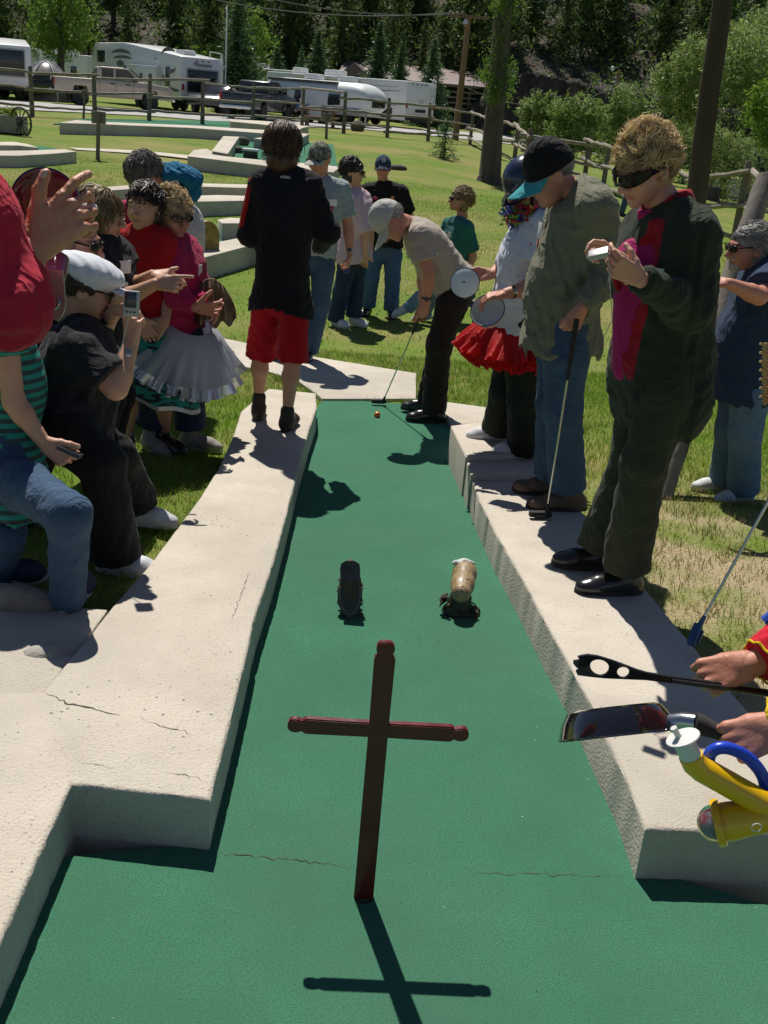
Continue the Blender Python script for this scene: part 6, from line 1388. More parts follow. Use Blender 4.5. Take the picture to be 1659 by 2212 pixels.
# woman in the dark green jacket
DGREEN = cloth('dark_green_cloth', (.028, .038, .024), (.022, .03, .019), 4); MAG = cloth('magenta_knit', (.36, .015, .12), (.30, .012, .10), 5, weave=200); LIN = cloth('crimson_lining', (.30, .008, .02), (.25, .006, .016), 4)
p = Person('blonde woman in wraparound sunglasses and a dark green jacket looking down at her hands', (1330, 1268, C_H),
    dict(head=(1392, 364, -.04), neck=(1430, 432, -.01), shL=(1497, 512, -.17), shR=(1402, 492, .16), elL=(1490, 664, -.22), wrL=(1382, 602, -.44), elR=(1372, 610, .05), wrR=(1345, 566, -.28),
         hipL=(1462, 782, -.12), hipR=(1396, 776, .15), knL=(1392, 1000, -.16), knR=(1368, 985, .1), anL=(1352, 1222, -.06), anR=(1296, 1180, .18)), (-.74, -.52, -.44), tone='fair', sex='f', build=1.06, res=.0095)
HL = p.J['wrL']; HRt = p.J['wrR']
p.body(hands=dict(L=dict(d=(-1, -.15, .42), n=(.1, .9, .3), s=(-.3, .2, 1), curl=.75, curls=(.55, .7, .85, 1.0), thumb=(-.5, .3, .8), res=.0028), R=dict(d=(-.9, .15, .45), n=(.2, -.55, -.8), s=(.2, -.9, .4), curls=(.6, .75, .9, 1.0), thumb=(-.7, -.6, .2), res=.003)), headres=.0038)
p.hair(HBLOND, n=3400, L=.066, w=.0038, flow=(0, -.45, .35), curl=1.0, rad=(.083, .100, .093), puff=.008, rise=.6, front=.085, zmin=.012, back=-.035)
m = MB(); hs = 1
for x in (-1, 1):
    for z0, z1 in ((-.012, .026),):
        P_ = [Vector(p.H(x*(.004+.078*t), .122-.080*t**2.2, .006)) for t in [k/10 for k in range(11)]]
        U_ = [q+Vector(p.hu)*(.021-.004*abs(k/10-.4)) for k, q in enumerate(P_)]; D_ = [q-Vector(p.hu)*(.022*math.sin(math.pi*min(1, (k/10)*.9+.12))**.6) for k, q in enumerate(P_)]
        V = []; F = []
        for k in range(11): V += [U_[k], P_[k]+Vector(p.look)*.006, D_[k]]
        for k in range(10):
            for j in range(2): F.append((k*3+j, k*3+3+j, k*3+4+j, k*3+1+j))
        m.add(V, F); m.tube(U_, .0038, 6); m.tube(D_, .0025, 6)
    m.tube([Vector(p.H(x*.082, .045, .012)), Vector(p.H(x*.088, .0, .010)), Vector(p.H(x*.087, -.03, .004))], [.009, .006, .004], 6)
m.build('sunglasses', SUNG, p.root)
m = MB(); e_ = Vector(p.H(-.088, -.005, -.042)); m.tube([e_, e_-Vector((0, 0, .02))], .0015, 5); m.ell(e_-Vector((0, 0, .028)), (.006, .006, .008), n=8, m=6); m.build('earring', M('pink_bead', (.5, .15, .3), .3), p.root)
f = Field(); p.torso(f, .026, lo=.15, hi=.84, extra=.0); f.cone(p.mid-p.upv*.02+p.fwd*.03, p.J['neck']-p.upv*.02+p.fwd*.02, .085, .068, .03, capb=0.); f.cone(p.mid-p.upv*.1+p.fwd*.10, p.pel+p.fwd*.09, .10, .10, .03); V, F = f.mesh(.007, .003, .9, 7); fastmesh('shirt', V, F, MAG, p.root)
g0 = V3(at(1392, 478, p.Y-.17)); g1 = V3(at(1308, 800, p.Y-.15))
f = Field(); J = p.J; s_ = p
s_.torso(f, .04, extra=.02)
for i in range(1, 5): f.bar(p.pel-p.upv*.05*i, p.hlat, .182*1.06+.025+.004*i, .132+.003*i, .05)
for q in 'LR':
    a, e, w = J['sh'+q], J['el'+q], J['wr'+q]; f.cone(a, e, .088, .080, .04); f.ell(e, (.082,)*3, None, .03); f.cone(e, w-nrm(w-e)*.01, .080, .048, .03, capb=0.)
f.cone(g0+p.upv*.02, g1, .056, .094, .012, sub=True)
f.ell(p.pel-p.upv*.44, (.4, .4, .22), np.stack([p.hlat, nrm(np.cross(p.hlat, p.upv)), p.upv], 1), .006, True); V, F = f.mesh(.0085, .020, .7, 11); fc = V[F].mean(1); ba = g1-g0; t = np.clip(((fc-g0)@ba)/(ba@ba), 0, 1); d = np.linalg.norm(fc-g0-t[:, None]*ba, axis=1)-(.056+.038*t)
fastmesh('jacket', V, F, [DGREEN, LIN], p.root, (d < .012).astype(int))
f = Field(); f.cone(p.mid+p.upv*.03, J['neck']+p.upv*.01-p.look*.02, .105, .088, .02, capb=.0); f.cone(p.mid+p.upv*.1+p.fwd*.03, J['neck']+p.upv*.12+p.fwd*.09, .06, .075, .01, sub=True); V, F = f.mesh(.007, .003, 1, 4); fastmesh('collar', V, F, LIN, p.root)
p.badge(p.mid+nrm(p.fwd*.6+p.lat*.8)*.21-p.upv*.13, nrm(p.fwd*.75+p.lat*.65), .055, .07, LIN)
p.pants(cloth('olive_cloth', (.040, .048, .028), (.032, .040, .024), 4), inf=.016, flare=.024, fold=.009, fscale=.7, res=.010)
p.shoes(SHOEB, DARKSOLE, toes=dict(L=(-1, -.16), R=(-1, -.02)), L=.28)
c = at(1293, 548, p.Y-.46); R = rotm((.8, -.3, .3), (.2, -.5, .9)); o = thing('pocket_camera', 'small silver object held in the hands of the blonde woman', 'camera', c)
m = MB(); m.box(c, (.066, .04, .020), R, .006); m.build('body', M('silver_plastic', (.42, .42, .43), .4, metal=.5), o); m = MB(); m.tube([c+Vector((.03, -.02, -.01)), c+Vector((.05, -.04, -.12)), c+Vector((.07, -.03, -.2)), c+Vector((.05, -.03, -.26))], .0016, 5); m.build('wrist_strap', M('pale_cord', (.5, .48, .42), .8), o)
# bearded man at the right edge
p = Person('grey bearded man in a navy polo and light jeans at the right edge', (1597, 1086, .03),
    dict(head=(1616, 536, 0), neck=(1640, 572, .03), shL=(1668, 606, -.15), shR=(1640, 596, .2), elL=(1640, 640, -.34), wrL=(1574, 612, -.40), elR=(1690, 690, .25), wrR=(1680, 760, .2),
         hipL=(1626, 820, -.1), hipR=(1602, 812, .15), knL=(1610, 935, -.1), knR=(1580, 928, .12), anL=(1606, 1058, 0), anR=(1566, 1040, .17)), (-.95, -.22, -.12), tone='ruddy', shape=dict(belly=.08), build=1.06)
p.body(hands=dict(L=dict(d=(-1, 0, 0), n=(0, .5, -1), s=(0, 1, .3), **hang))); p.hair(HGREY, n=420, L=.05, flow=(0, -.8, -.4), curl=.3, rad=(.088, .108, .096)); p.glasses(SUNG)
f = Field(); f.ell(p.H(0, .065, -.088), (.036, .034, .036), p.HR, .01); f.cone(p.H(-.028, .092, -.046), p.H(.028, .092, -.046), .009, .009, .01); V, F = f.mesh(.005, .004, 3, 2, fine=.0015); fastmesh('beard', V, F, HWHITE, p.root)
p.shirt(NAVY, sleeve=.7, hem=-.03, inf=.034, collar=.7, fold=.010, fscale=.8, extra=.01); p.pants(cloth('worn_blue_denim', (.085, .16, .27), (.12, .20, .32), 5), inf=.02, flare=.015, fold=.007); p.shoes(SHOEW, SOLEW, toes=dict(L=(-.9, -.35), R=(-1, -.1)))
# ---------------------------------------------------------------- group on the left
DTEE = cloth('charcoal_tee', (.018, .018, .021), (.024, .024, .028), 4)
# curly grey haired person and person in the blue beret, at the back
p = Person('person with curly grey hair and a crimson shirt, mostly hidden behind the boy in red', (322, 900, 0), dict(head=(318, 378, 0), neck=(316, 430, .03), shL=(352, 462, .12), shR=(276, 462, -.05), elL=(360, 540, .12), wrL=(350, 600, 0), elR=(262, 540, 0), wrR=(280, 600, -.1),
    hipL=(345, 625, .05), hipR=(295, 622, 0), knL=(345, 740, 0), knR=(300, 738, -.03), anL=(348, 850, .05), anR=(300, 860, 0)), (.75, .6, .05), tone='ruddy', sex='f', build=1.05, Y=6.9, res=.014)
p.body(); p.hair(M('curly_grey_hair', (.20, .185, .165), .6, (.09, .08, .07), 26), n=1500, L=.035, w=.006, curl=1.6, flow=(0, 0, .1), rise=.5, rad=(.098, .118, .105), front=.12, wav=.01)
p.shirt(cloth('crimson_tee', (.34, .02, .06)), sleeve=.7, inf=.02); p.pants(DJEAN); p.shoes(SHOEW, SOLEW, toes=dict(L=(.4, -1), R=(.2, -1)))
p = Person('person in a floppy blue beret, dark glasses and a white top standing at the back', (392, 880, 0), dict(head=(374, 400, 0), neck=(376, 440, .03), shL=(402, 470, .05), shR=(348, 466, .0), elL=(408, 545, .08), wrL=(404, 610, 0), elR=(345, 540, 0), wrR=(350, 600, -.05),
    hipL=(398, 620, .03), hipR=(362, 618, 0), knL=(400, 730, 0), knR=(366, 730, 0), anL=(402, 850, .0), anR=(370, 850, 0)), (.15, -1, -.1), tone='ruddy', sex='f', build=1.0, Y=7.0, res=.014)
p.body(); p.glasses(SUNG); p.shirt(cloth('white_tee', (.60, .59, .56), (.54, .53, .5)), sleeve=.85, inf=.03); p.pants(cloth('teal_blue_cloth', (.05, .15, .2))); p.shoes(SHOEW, SOLEW, toes=dict(L=(.3, -1), R=(.1, -1)))
f = Field(); f.ell(p.H(.0, -.01, .075), (.12, .14, .06), p.HR, .02); f.ell(p.H(.11, 0, .05), (.075, .10, .055), p.HR, .04); f.ell(p.H(.13, .0, -.02), (.045, .07, .07), p.HR, .04); f.ell(p.H(0, 0, .04), (.092, .11, .05), p.HR, .02)
# the floppy side hangs towards the right of the picture, the wearer's left
f.P = [tuple(list(q[:1])+[V3(p.H(*((p.HR.T@(q[1]-p.hc))*np.array([-1, 1, 1]))))]+list(q[2:])) for q in f.P]
V, F = f.mesh(.0075, .02, 1.6, 6); fastmesh('beret', V, F, cloth('blue_felt_cloth', (.015, .16, .30), (.012, .12, .24)), p.root)
# boy in red
p = Person('dark haired boy in a red shirt and teal printed skirt, hands clasped', (300, 990, .09), dict(head=(312, 446, 0), neck=(314, 494, .02), shR=(270, 522, .02), shL=(353, 524, 0), elL=(366, 608, .02), wrL=(358, 692, -.14), elR=(262, 610, .06), wrR=(303, 690, -.16),
    hipL=(338, 705, 0), hipR=(288, 703, .03), knL=(350, 845, -.08), knR=(278, 850, -.06), anL=(356, 925, .12), anR=(273, 940, .02)), (-.30, -.95, -.05), tone='fair', build=.90, hs=.97, Y=5.64)
p.body(legs=True, hands=dict(L=dict(d=(-.65, -.1, -.8), n=(0, .6, -.3), s=(-.3, -.9, .2), curl=.5), R=dict(d=(.5, -.1, -.8), n=(0, .7, -.2), s=(.2, -.9, .2), curl=.5)))
p.hair(M('dark_brown_hair', (.028, .018, .012), .4, (.05, .03, .02), 30), n=700, L=.055, w=.005, flow=(-.25, .5, -.5), curl=.3, rise=.35, rad=(.086, .106, .096), front=.09, zmin=.025)
p.shirt(cloth('scarlet_jersey', (.42, .012, .016), (.35, .01, .013), 4), sleeve=.95, hem=.02, inf=.018, fold=.010, extra=.01)
m = MB(); a, b = V3(p.J['shL']), V3(p.J['elL']); q = nrm([.75, -.6, 0]); m.tube([Vector(a+(b-a)*t+q*.060) for t in (.35, .6, .95)], .018, 8, flat=.6); m.build('sleeve_panel', BLACK, p.root)
p.pants(cloth('grey_shorts_cloth', (.20, .23, .30)), length=.40, inf=.03, flare=.02, name='shorts', waist=.02)
p.shoes(SHOEB, DARKSOLE, toes=dict(L=(.75, -.65), R=(.05, -1)), L=.27, high=.06)
c0, c1 = at(330, 716, p.Y-.04), at(346, 862, p.Y-.08); V = []; n = 80; rows = 18
for i in range(rows):
    t = i/(rows-1); c = c0.lerp(c1, t)
    for k in range(n):
        a = 2*math.pi*k/n; r_ = .135+.075*math.sin(t*1.7)+.012*math.sin(a*9+t*2)*t; V.append((c.x+r_*1.0*math.cos(a), c.y+r_*.8*math.sin(a), c.z+.01*math.sin(a*5)*t-.05*t*math.cos(a)))
F = [(i*n+k, i*n+(k+1) % n, (i+1)*n+(k+1) % n, (i+1)*n+k) for i in range(rows-1) for k in range(n)]
PRT = M('teal_print_cloth', (.02, .25, .22), .85, (.008, .02, .02), 16, (.485, .515), stretch=(1, 1, 3.2), transl=.1)
sk_ = mkmesh('skirt', V, F, [PRT, M('silver_frill', (.5, .5, .5), .3, (.35, .36, .38), 9, metal=.4)], p.root, True, [1 if f_[0] >= (rows-2)*n else 0 for f_ in F])
# pink woman with petticoat
p = Person('blonde woman in a raspberry cardigan and a white petticoat skirt with silver frills', (425, 942, .07), dict(head=(372, 466, 0), neck=(378, 505, .03), shR=(368, 548, -.10), shL=(404, 540, .14), elR=(382, 640, -.2), wrR=(422, 664, -.26), elL=(425, 615, .08), wrL=(434, 655, -.16),
    hipR=(368, 690, -.08), hipL=(396, 690, .1), knR=(345, 815, -.06), anR=(326, 915, 0), knL=(408, 820, .1), anL=(412, 925, .1)), (.72, -.66, -.12), tone='ruddy', sex='f', build=.95, Y=5.76)
p.body(hands=dict(R=dict(d=(1, -.1, .0), n=(0, .8, .2), s=(0, -.2, 1), curl=.6), L=dict(d=(.8, -.5, -.2), n=(-.3, -.2, -1), s=(0, -1, .3), curl=.6)))
p.hair(HBLOND, n=800, L=.055, w=.005, flow=(0, -.4, -.1), curl=.7, rise=.6, rad=(.093, .113, .104), front=.10, puff=.012); p.glasses(M('amber_lens', (.06, .012, .008), .06, (.04, .01, .008), 3, coat=.6))
p.shirt(cloth('raspberry_knit', (.42, .02, .09), (.36, .016, .075)), long=True, hem=.0, inf=.016, cuff=.012, fold=.010); p.pants(DJEAN, inf=.02, flare=.02); p.shoes(M('pale_suede', (.35, .32, .29), .9, (.26, .24, .22), 14), SOLEW, toes=dict(L=(1, -.15), R=(.7, -.7)))
p.badge(p.mid+nrm(p.fwd-.3*p.lat)*.14-p.upv*.08, p.fwd, .05, .06, RED)
cc = at(382, 700, p.Y-.02); tl = nrm([.36, -.30, 1.]); xx = nrm(np.cross([0, 1, 0], tl)); yy = np.cross(tl, xx)
WNET = M('white_net', (.80, .80, .86), .7, (.74, .74, .82), 5, transl=.65, bump=.3, bscale=80); SFR = M('silver_foil', (.65, .66, .68), .22, (.5, .52, .54), 9, metal=.7)
tutu('petticoat', cc+Vector((.08, -.07, .03)), .12, .36, .31, WNET, p.root, 5, 13, np.stack([xx, yy, tl], 1), 5, .30, trim=SFR, pw=.75)
# coat over her arm
q = at(460, 660, p.Y); fake = thing('coat', 'brown fleece coat draped over the arm of the woman in raspberry', 'coat', q)
U, Vn = 46, 30; V = []; 
for side in (0, 1):
    for j in range(Vn+1):
        v = j/Vn
        for i in range(U+1):
            u = i/U; bulge = math.sin(math.pi*min(1, v*1.6+.08)) if v < .5 else 1; x = 424+u*62+18*v*u+10*math.sin(v*2.4)*u; y = 600+30*(1-math.sin(math.pi*min(max(u, 0), 1)))*.7*(1-v)+v*(104-22*abs(u-.55)+8*math.sin(u*17))
            dep = p.Y-.06+.028*math.sin(u*19+2.2*math.sin(v*3)+v*2)*(.35+v)+.012*math.sin(u*43+v*7)+(-.035 if side else .035)*math.sin(math.pi*min(1, .12+u*.9))*min(1, v*4+.15); V.append(at(x, y, dep))
F = []; n1 = (U+1)*(Vn+1)
for j in range(Vn):
    for i in range(U):
        k = j*(U+1)+i; F.append((k, k+1, k+U+2, k+U+1)); F.append((n1+k, n1+k+U+1, n1+k+U+2, n1+k+1))
for i in range(U): F.append((i, n1+i, n1+i+1, i+1)); k = Vn*(U+1)+i; F.append((k, k+1, n1+k+1, n1+k))
for j in range(Vn): k = j*(U+1); F.append((k, k+U+1, n1+k+U+1, n1+k)); k += U; F.append((k, n1+k, n1+k+U+1, k+U+1))
mkmesh('folded_cloth', np.array([tuple(v) for v in V]), F, M('brown_fleece', (.30, .20, .13), .95, (.14, .095, .06), 14, bump=.6, bscale=120), fake)
# person half hidden behind the hand
p = Person('person in sunglasses and dark clothes almost hidden behind the raised hand', (60, 1230, .095), dict(head=(160, 522, 0), neck=(150, 570, .02), shR=(130, 610, -.1), shL=(160, 605, .2), elR=(150, 700, -.1), wrR=(190, 690, -.15), hipR=(70, 900, -.1), hipL=(90, 895, .15), knR=(40, 1060, -.08), knL=(60, 1055, .15), anR=(32, 1212, 0), anL=(48, 1180, .2)), (.9, -.1, -.15), tone='ruddy', build=1, Y=4.3, res=.013)
p.body(); p.glasses(SUNG); p.hair(HGREY, n=300, L=.04, curl=.4); p.shirt(DTEE, sleeve=.6); p.pants(BLACK, inf=.02); p.shoes(SHOEW, SOLEW, toes=dict(L=(1, -.1), R=(1, -.1)))
# woman in black waistcoat pointing
p = Person('woman with an ash blonde bob and black waistcoat pointing with outstretched arms', (225, 1010, .09), dict(head=(217, 464, 0), neck=(216, 512, .0), shR=(205, 556, -.14), shL=(255, 548, .16), elR=(262, 650, -.20), wrR=(338, 612, -.30), elL=(285, 622, .1), wrL=(330, 594, -.12), hipR=(190, 760, -.1), hipL=(225, 756, .12), knR=(232, 860, -.1), knL=(255, 850, .1), anR=(215, 960, 0), anL=(235, 950, .15)), (.95, -.15, -.1), tone='fair', sex='f', build=1.0, Y=5.1)
p.body(hands=dict(R=dict(d=(1, -.1, .1), n=(.2, .8, -.4), s=(0, -.3, 1), curls=(.15, .8, 1.1, 1.2)), L=dict(d=(1, -.2, .2), n=(0, .4, -1), s=(0, -.6, .5), curls=(.2, .9, 1.1, 1.2))))
p.hair(HDBL, shell='long', n=1100, L=.10, w=.005, flow=(0, -.15, -1), curl=.18, rise=.3, rad=(.086, .104, .096), back=-.07, zmin=-.06, front=.07); p.glasses(WIREF, 'wire')
p.shirt(cloth('black_waistcoat', (.014, .015, .017)), sleeve=.35, hem=-.04, inf=.02); p.pants(BLACK, inf=.02); p.shoes(SHOEB, DARKSOLE, toes=dict(L=(1, -.1), R=(1, -.1)))
p.badge(p.mid+nrm(p.fwd-.75*p.lat)*.155-p.upv*.02, nrm(p.fwd-.9*p.lat), .06, .06); p.badge(p.mid+nrm(p.fwd-.75*p.lat)*.16-p.upv*.12, nrm(p.fwd-.9*p.lat), .05, .06, RED)
m = MB(); q = Vector(p.mid+nrm(p.fwd*.5-.9*p.lat)*.17-p.upv*.22); m.box(q, (.10, .004, .09), rotm(tuple(nrm(np.cross([0, 0, 1], nrm(p.fwd-.9*p.lat)))), (0, 0, 1)), .002); m.build('chest_print', M('orange_print', (.35, .14, .03), .8, (.02, .02, .02), 60, (.48, .52)), p.root)
# woman with white cap and camera
p = Person('woman in a puffy white cap and charcoal top bending to take a picture', (250, 1246, .10), dict(head=(182, 622, .28), neck=(156, 682, .26), shR=(162, 758, .08), shL=(188, 728, .44), elR=(250, 838, .04), wrR=(284, 742, .14), elL=(215, 705, .44), wrL=(246, 676, .26), hipR=(128, 925, -.0), hipL=(152, 915, .28), knR=(222, 1000, -.06), knL=(250, 985, .3), anR=(250, 1204, .0), anL=(292, 1080, .52)),
    (.86, .32, -.30), tone='fair', sex='f', build=1.10, hs=1.02, shape=dict(belly=.04), Y=3.82)
p.body(hands=dict(R=dict(d=(.05, -.05, 1), n=(.3, .9, 0), s=(-.4, .2, .3), curls=(.5, .8, 1.0, 1.1), thumb=(.3, .4, .9), res=.0035), L=dict(d=(.75, -.3, .35), n=(.3, -.6, -.7), s=(.2, -.6, .3), curls=(.45, .6, .9, 1.1), thumb=(.9, -.3, -.2), res=.0035)))
p.hair(M('curly_brown_hair', (.07, .045, .028), .5, (.035, .02, .012), 24), n=900, L=.035, w=.006, curl=1.1, flow=(0, -.5, -.6), rise=.4, rad=(.086, .106, .084), back=-.06, puff=.0, hat=.03); p.glasses(SUNG)
f = Field(); f.ell(p.H(0, -.02, .065), (.105, .13, .062), p.HR, .02); f.ell(p.H(0, .03, .07), (.10, .11, .05), p.HR, .03); f.ell(p.H(0, -.01, .03), (.09, .11, .03), p.HR, .02); V, F = f.mesh(.006, .007, 1.0, 8); cp = fastmesh('cap', V, F, M('white_cap_cloth', (.66, .68, .72), .8, (.58, .6, .66), 6, bump=.3, bscale=200), p.root)
f = Field(); f.ell(p.H(0, .135, .030), (.078, .065, .010), p.HR, .01); V, F = f.mesh(.005); fastmesh('brim', V, F, MATS['white_cap_cloth'], cp)
p.shirt(DTEE, sleeve=.80, hem=-.0, inf=.026, fold=.020, fscale=.7, extra=.01); p.pants(BLACK, inf=.014, flare=.026, fold=.012, fscale=.7); p.shoes(SHOEW, SOLEW, toes=dict(L=(1, -.1), R=(1, -.08)), L=.27); p.watch('L', M('black_strap', (.015, .015, .015), .6), DIAL, .05); p.watch('R', STEELB, STEELB, .05)
c = at(284, 656, p.Y+.10); R = rotm((.95, .25, -.05), (-.1, .1, 1)); o = thing('pocket_camera', 'small silver digital camera held up by the woman in the puffy white cap', 'camera', c)
m = MB(); m.box(c, (.060, .026, .095), R, .007); m.build('body', M('silver_plastic', (.6, .6, .6), .3, metal=.5), o); m = MB(); m.box(c+R@Vector((-.004, -.0145, .014)), (.042, .003, .056), R, .001); m.build('screen', M('screen_glass', (.03, .04, .05), .1), o)
for k in range(3): m = MB(); m.lathe(c+R@Vector((-.016+.014*k, -.0135, -.030)), [(.004, 0), (.004, .002), (.001, .0025)], 10, R@rotm((1, 0, 0), (0, -1, 0))); m.build('button', GRIP, o)
m = MB(); m.tube([c+Vector((-.01, 0, -.05)), c+Vector((-.03, -.02, -.15)), c+Vector((-.06, -.03, -.24)), c+Vector((-.07, -.02, -.33))], .0022, 5); m.build('wrist_strap', M('pale_cord', (.5, .48, .42), .8), o)
# girl in striped top
STR = M('teal_striped_knit', (.01, .24, .20), .8, (.01, .22, .19), 4, bump=.2, bscale=200)
N_ = STR.node_tree.nodes; L_ = STR.node_tree.links; wv = N_.new('ShaderNodeTexWave'); wv.wave_type = 'BANDS'; wv.bands_direction = 'Z'; wv.inputs['Scale'].default_value = 9.5; wv.inputs['Distortion'].default_value = .4; wv.inputs['Detail'].default_value = 1
tc_ = [q for q in N_ if q.type == 'TEX_COORD'][0]; L_.new(tc_.outputs['Object'], wv.inputs['Vector']); rr_ = N_.new('ShaderNodeMapRange'); rr_.inputs[1].default_value = .45; rr_.inputs[2].default_value = .5; L_.new(wv.outputs['Fac'], rr_.inputs[0])
mx_ = N_.new('ShaderNodeMix'); mx_.data_type = 'RGBA'; L_.new(rr_.outputs[0], mx_.inputs[0]); mx_.inputs[6].default_value = (.03, .055, .055, 1); mx_.inputs[7].default_value = (.012, .25, .205, 1); L_.new(mx_.outputs[2], N_['Principled BSDF'].inputs['Base Color'])
p = Person('girl in a teal striped top and blue jeans holding a phone', (146, 1312, .148), dict(head=(5, 610, 0.44), neck=(0, 672, 0.42), shR=(8, 728, 0.26), shL=(2, 716, 0.60), elR=(30, 868, 0.24), wrR=(96, 958, 0.24), elL=(20, 850, 0.60), wrL=(60, 930, 0.60), hipR=(18, 1030, 0.20), hipL=(22, 1020, 0.44), knR=(150, 1112, -.10), knL=(10, 1160, .15), anR=(146, 1286, .0), anL=(-20, 1290, .15)),
    (.9, -.1, -.3), tone='fair', sex='f', build=.94)
p.body(hands=dict(R=dict(d=(.9, -.05, -.55), n=(.3, .9, -.3), s=(.5, -.1, .9), curls=(1.0, 1.1, 1.15, 1.2), thumb=(1, -.1, -.05), res=.003))); p.hair(HBROWN, shell='long', n=300, L=.1, flow=(0, -.2, -1), curl=.15, back=-.07)
p.shirt(STR, sleeve=.25, hem=-.07, inf=.02, fold=.006, extra=.01); p.pants(JEAN, length=1.04, inf=.012, flare=.0, fold=.007); p.shoes(M('navy_canvas', (.02, .03, .06), .8), SOLEW, toes=dict(R=(.1, 1), L=(1, .3)), L=.24)
c = at(151, 976, p.Y+.23); o = thing('phone', 'small dark phone held in the hand of the girl in the striped top', 'phone', c); R = rotm((.9, -.1, -.3), (.3, .2, 1)); m = MB(); m.box(c, (.09, .045, .016), R, .006); m.build('body', M('dark_grey_plastic', (.05, .05, .055), .35), o); m = MB(); m.box(c+R@Vector((0, 0, .0088)), (.07, .036, .001), R, .0004); m.build('screen', M('screen_glass', (.03, .04, .05), .1), o)
# ---------------------------------------------------------------- red sleeve and raised hand with the pan lid, very near
RSH = cloth('cherry_shirt', (.47, .022, .05), (.40, .016, .04), 5, weave=260)
Yn = 1.72
p = Person('person in a cherry red shirt at the left edge raising a wrinkled hand', (-330, 1750, C_H), dict(head=(-210, 60, .1), neck=(-190, 250, .06), shR=(-92, 452, 0), shL=(-330, 420, .3), elR=(8, 652, -.02), wrR=(74, 534, .04), elL=(-420, 700, .3), wrL=(-300, 900, .2), hipR=(-230, 1020, .1), hipL=(-360, 1010, .3), knR=(-300, 1400, .1), knL=(-420, 1400, .3), anR=(-330, 1690, .1), anL=(-460, 1690, .3)),
    (.6, .8, 0), tone='tan', build=1.0, Y=Yn, res=.012)
p.body(hands=dict(R=dict(d=(.72, .25, .72), n=(.2, .95, -.1), s=(-.65, .0, .75), curls=(.35, .75, .95, .9), thumb=(.12, .10, 1.0), tc=.15, sc=.98, res=.0026, spread=.34)))
p.hair(HGREY, n=80); p.pants(JEAN); p.shoes(SHOEB, DARKSOLE, toes=dict(L=(.6, 1), R=(.6, 1)))
f = Field(); J = p.J; p.torso(f, .02)
f.cone(J['shR'], J['elR'], .082, .072, .04); f.cone(J['elR'], J['wrR']-nrm(J['wrR']-J['elR'])*.045, .074, .044, .03, capb=0.); f.cone(J['shL'], J['elL'], .08, .07, .04)
V, F = f.mesh(.006, .014, 1.3, 21, fine=.0006); fastmesh('shirt', V, F, RSH, p.root)
HW = p.J['wrR']
# cuff gathers
c = at(97, 437, Yn+.16); nn = (Vector(CAM)-c).normalized(); nn = (nn+Vector((.12, 0, -.1))).normalized(); R = rotm(frame(nn)[0], nn); s_ = 71/FPX*(c-CAM).dot(FWD)
o = thing('cooking_pan', 'glossy maroon pan lid with a pale star emblem held behind the raised hand', 'pan', c)
MAR = M('maroon_enamel', (.10, .006, .03), .12, (.08, .005, .024), 3, coat=.7)
m = MB(); m.lathe(c, [(.001, .002), (s_*.55, .002), (s_*.85, .006), (s_*.97, .011), (s_, .006), (s_*.98, 0), (s_*.85, -.004), (.001, -.006)], 48, R, caps=False); m.build('dish', MAR, o)
m = MB(); m.tube([c+R@Vector((s_*1.0*math.cos(a), s_*1.0*math.sin(a), .006)) for a in [k*math.pi/24 for k in range(49)]], .0022, 6, caps=False); m.build('rim', M('dark_blue_steel', (.10, .10, .22), .2, metal=.9), o)
m = MB(); SP = []
for k in range(10): a = k*math.pi/5+.5; q = (.38 if k % 2 == 0 else .17)*s_; SP.append(c+R@Vector((q*math.cos(a)-.0*s_, q*math.sin(a), .003)))
m.prism(SP, (R@Vector((0, 0, .0012)))); m.build('star_emblem', M('pale_pink_print', (.5, .3, .3), .4), o)
WP = M('white_plastic', (.72, .72, .70), .35)
for (a0, a1) in (((150, 452), (200, 453)), ((150, 486), (187, 492))):
    m = MB(); m.tube([at(a0[0], a0[1], Yn+.13), at((a0[0]+a1[0])/2+8, (a0[1]+a1[1])/2-2, Yn+.12), at(a1[0], a1[1], Yn+.115)], [.011, .0135, .0105], 12); m.ell(at(a1[0]-1, a1[1], Yn+.115), (.0105, .0105, .0115), n=12, m=8); m.build('handle', WP, o)
c = at(118, 640, Yn+.12); o = thing('saucepan', 'flat silver handle end of a pan with a hanging ring, beside the red sleeve', 'pan', c); R = rotm((1, 0, .05), (-.1, .12, 1)); m = MB()
pts = [(-.016, .045), (.016, .045), (.019, 0), (.018, -.02), (.011, -.036), (0, -.041), (-.011, -.036), (-.018, -.02), (-.019, 0)]
m.prism([c+R@Vector((x, -.003, z)) for x, z in pts], R@Vector((0, .006, 0))); m.build('plate', M('pale_steel', (.5, .52, .54), .25, metal=.7), o, auto=30)
m = MB(); m.tube([c+R@Vector((.009*math.cos(a), -.006, -.012+.009*math.sin(a))) for a in [k*math.pi/10 for k in range(21)]], .0022, 6, caps=False); m.build('ring', STEEL, o)
m = MB(); m.tube([at(120, 560, Yn+.2), at(118, 600, Yn+.17), at(117, 622, Yn+.125)], [.024, .02, .013], 12); m.build('grip', MAR, o)
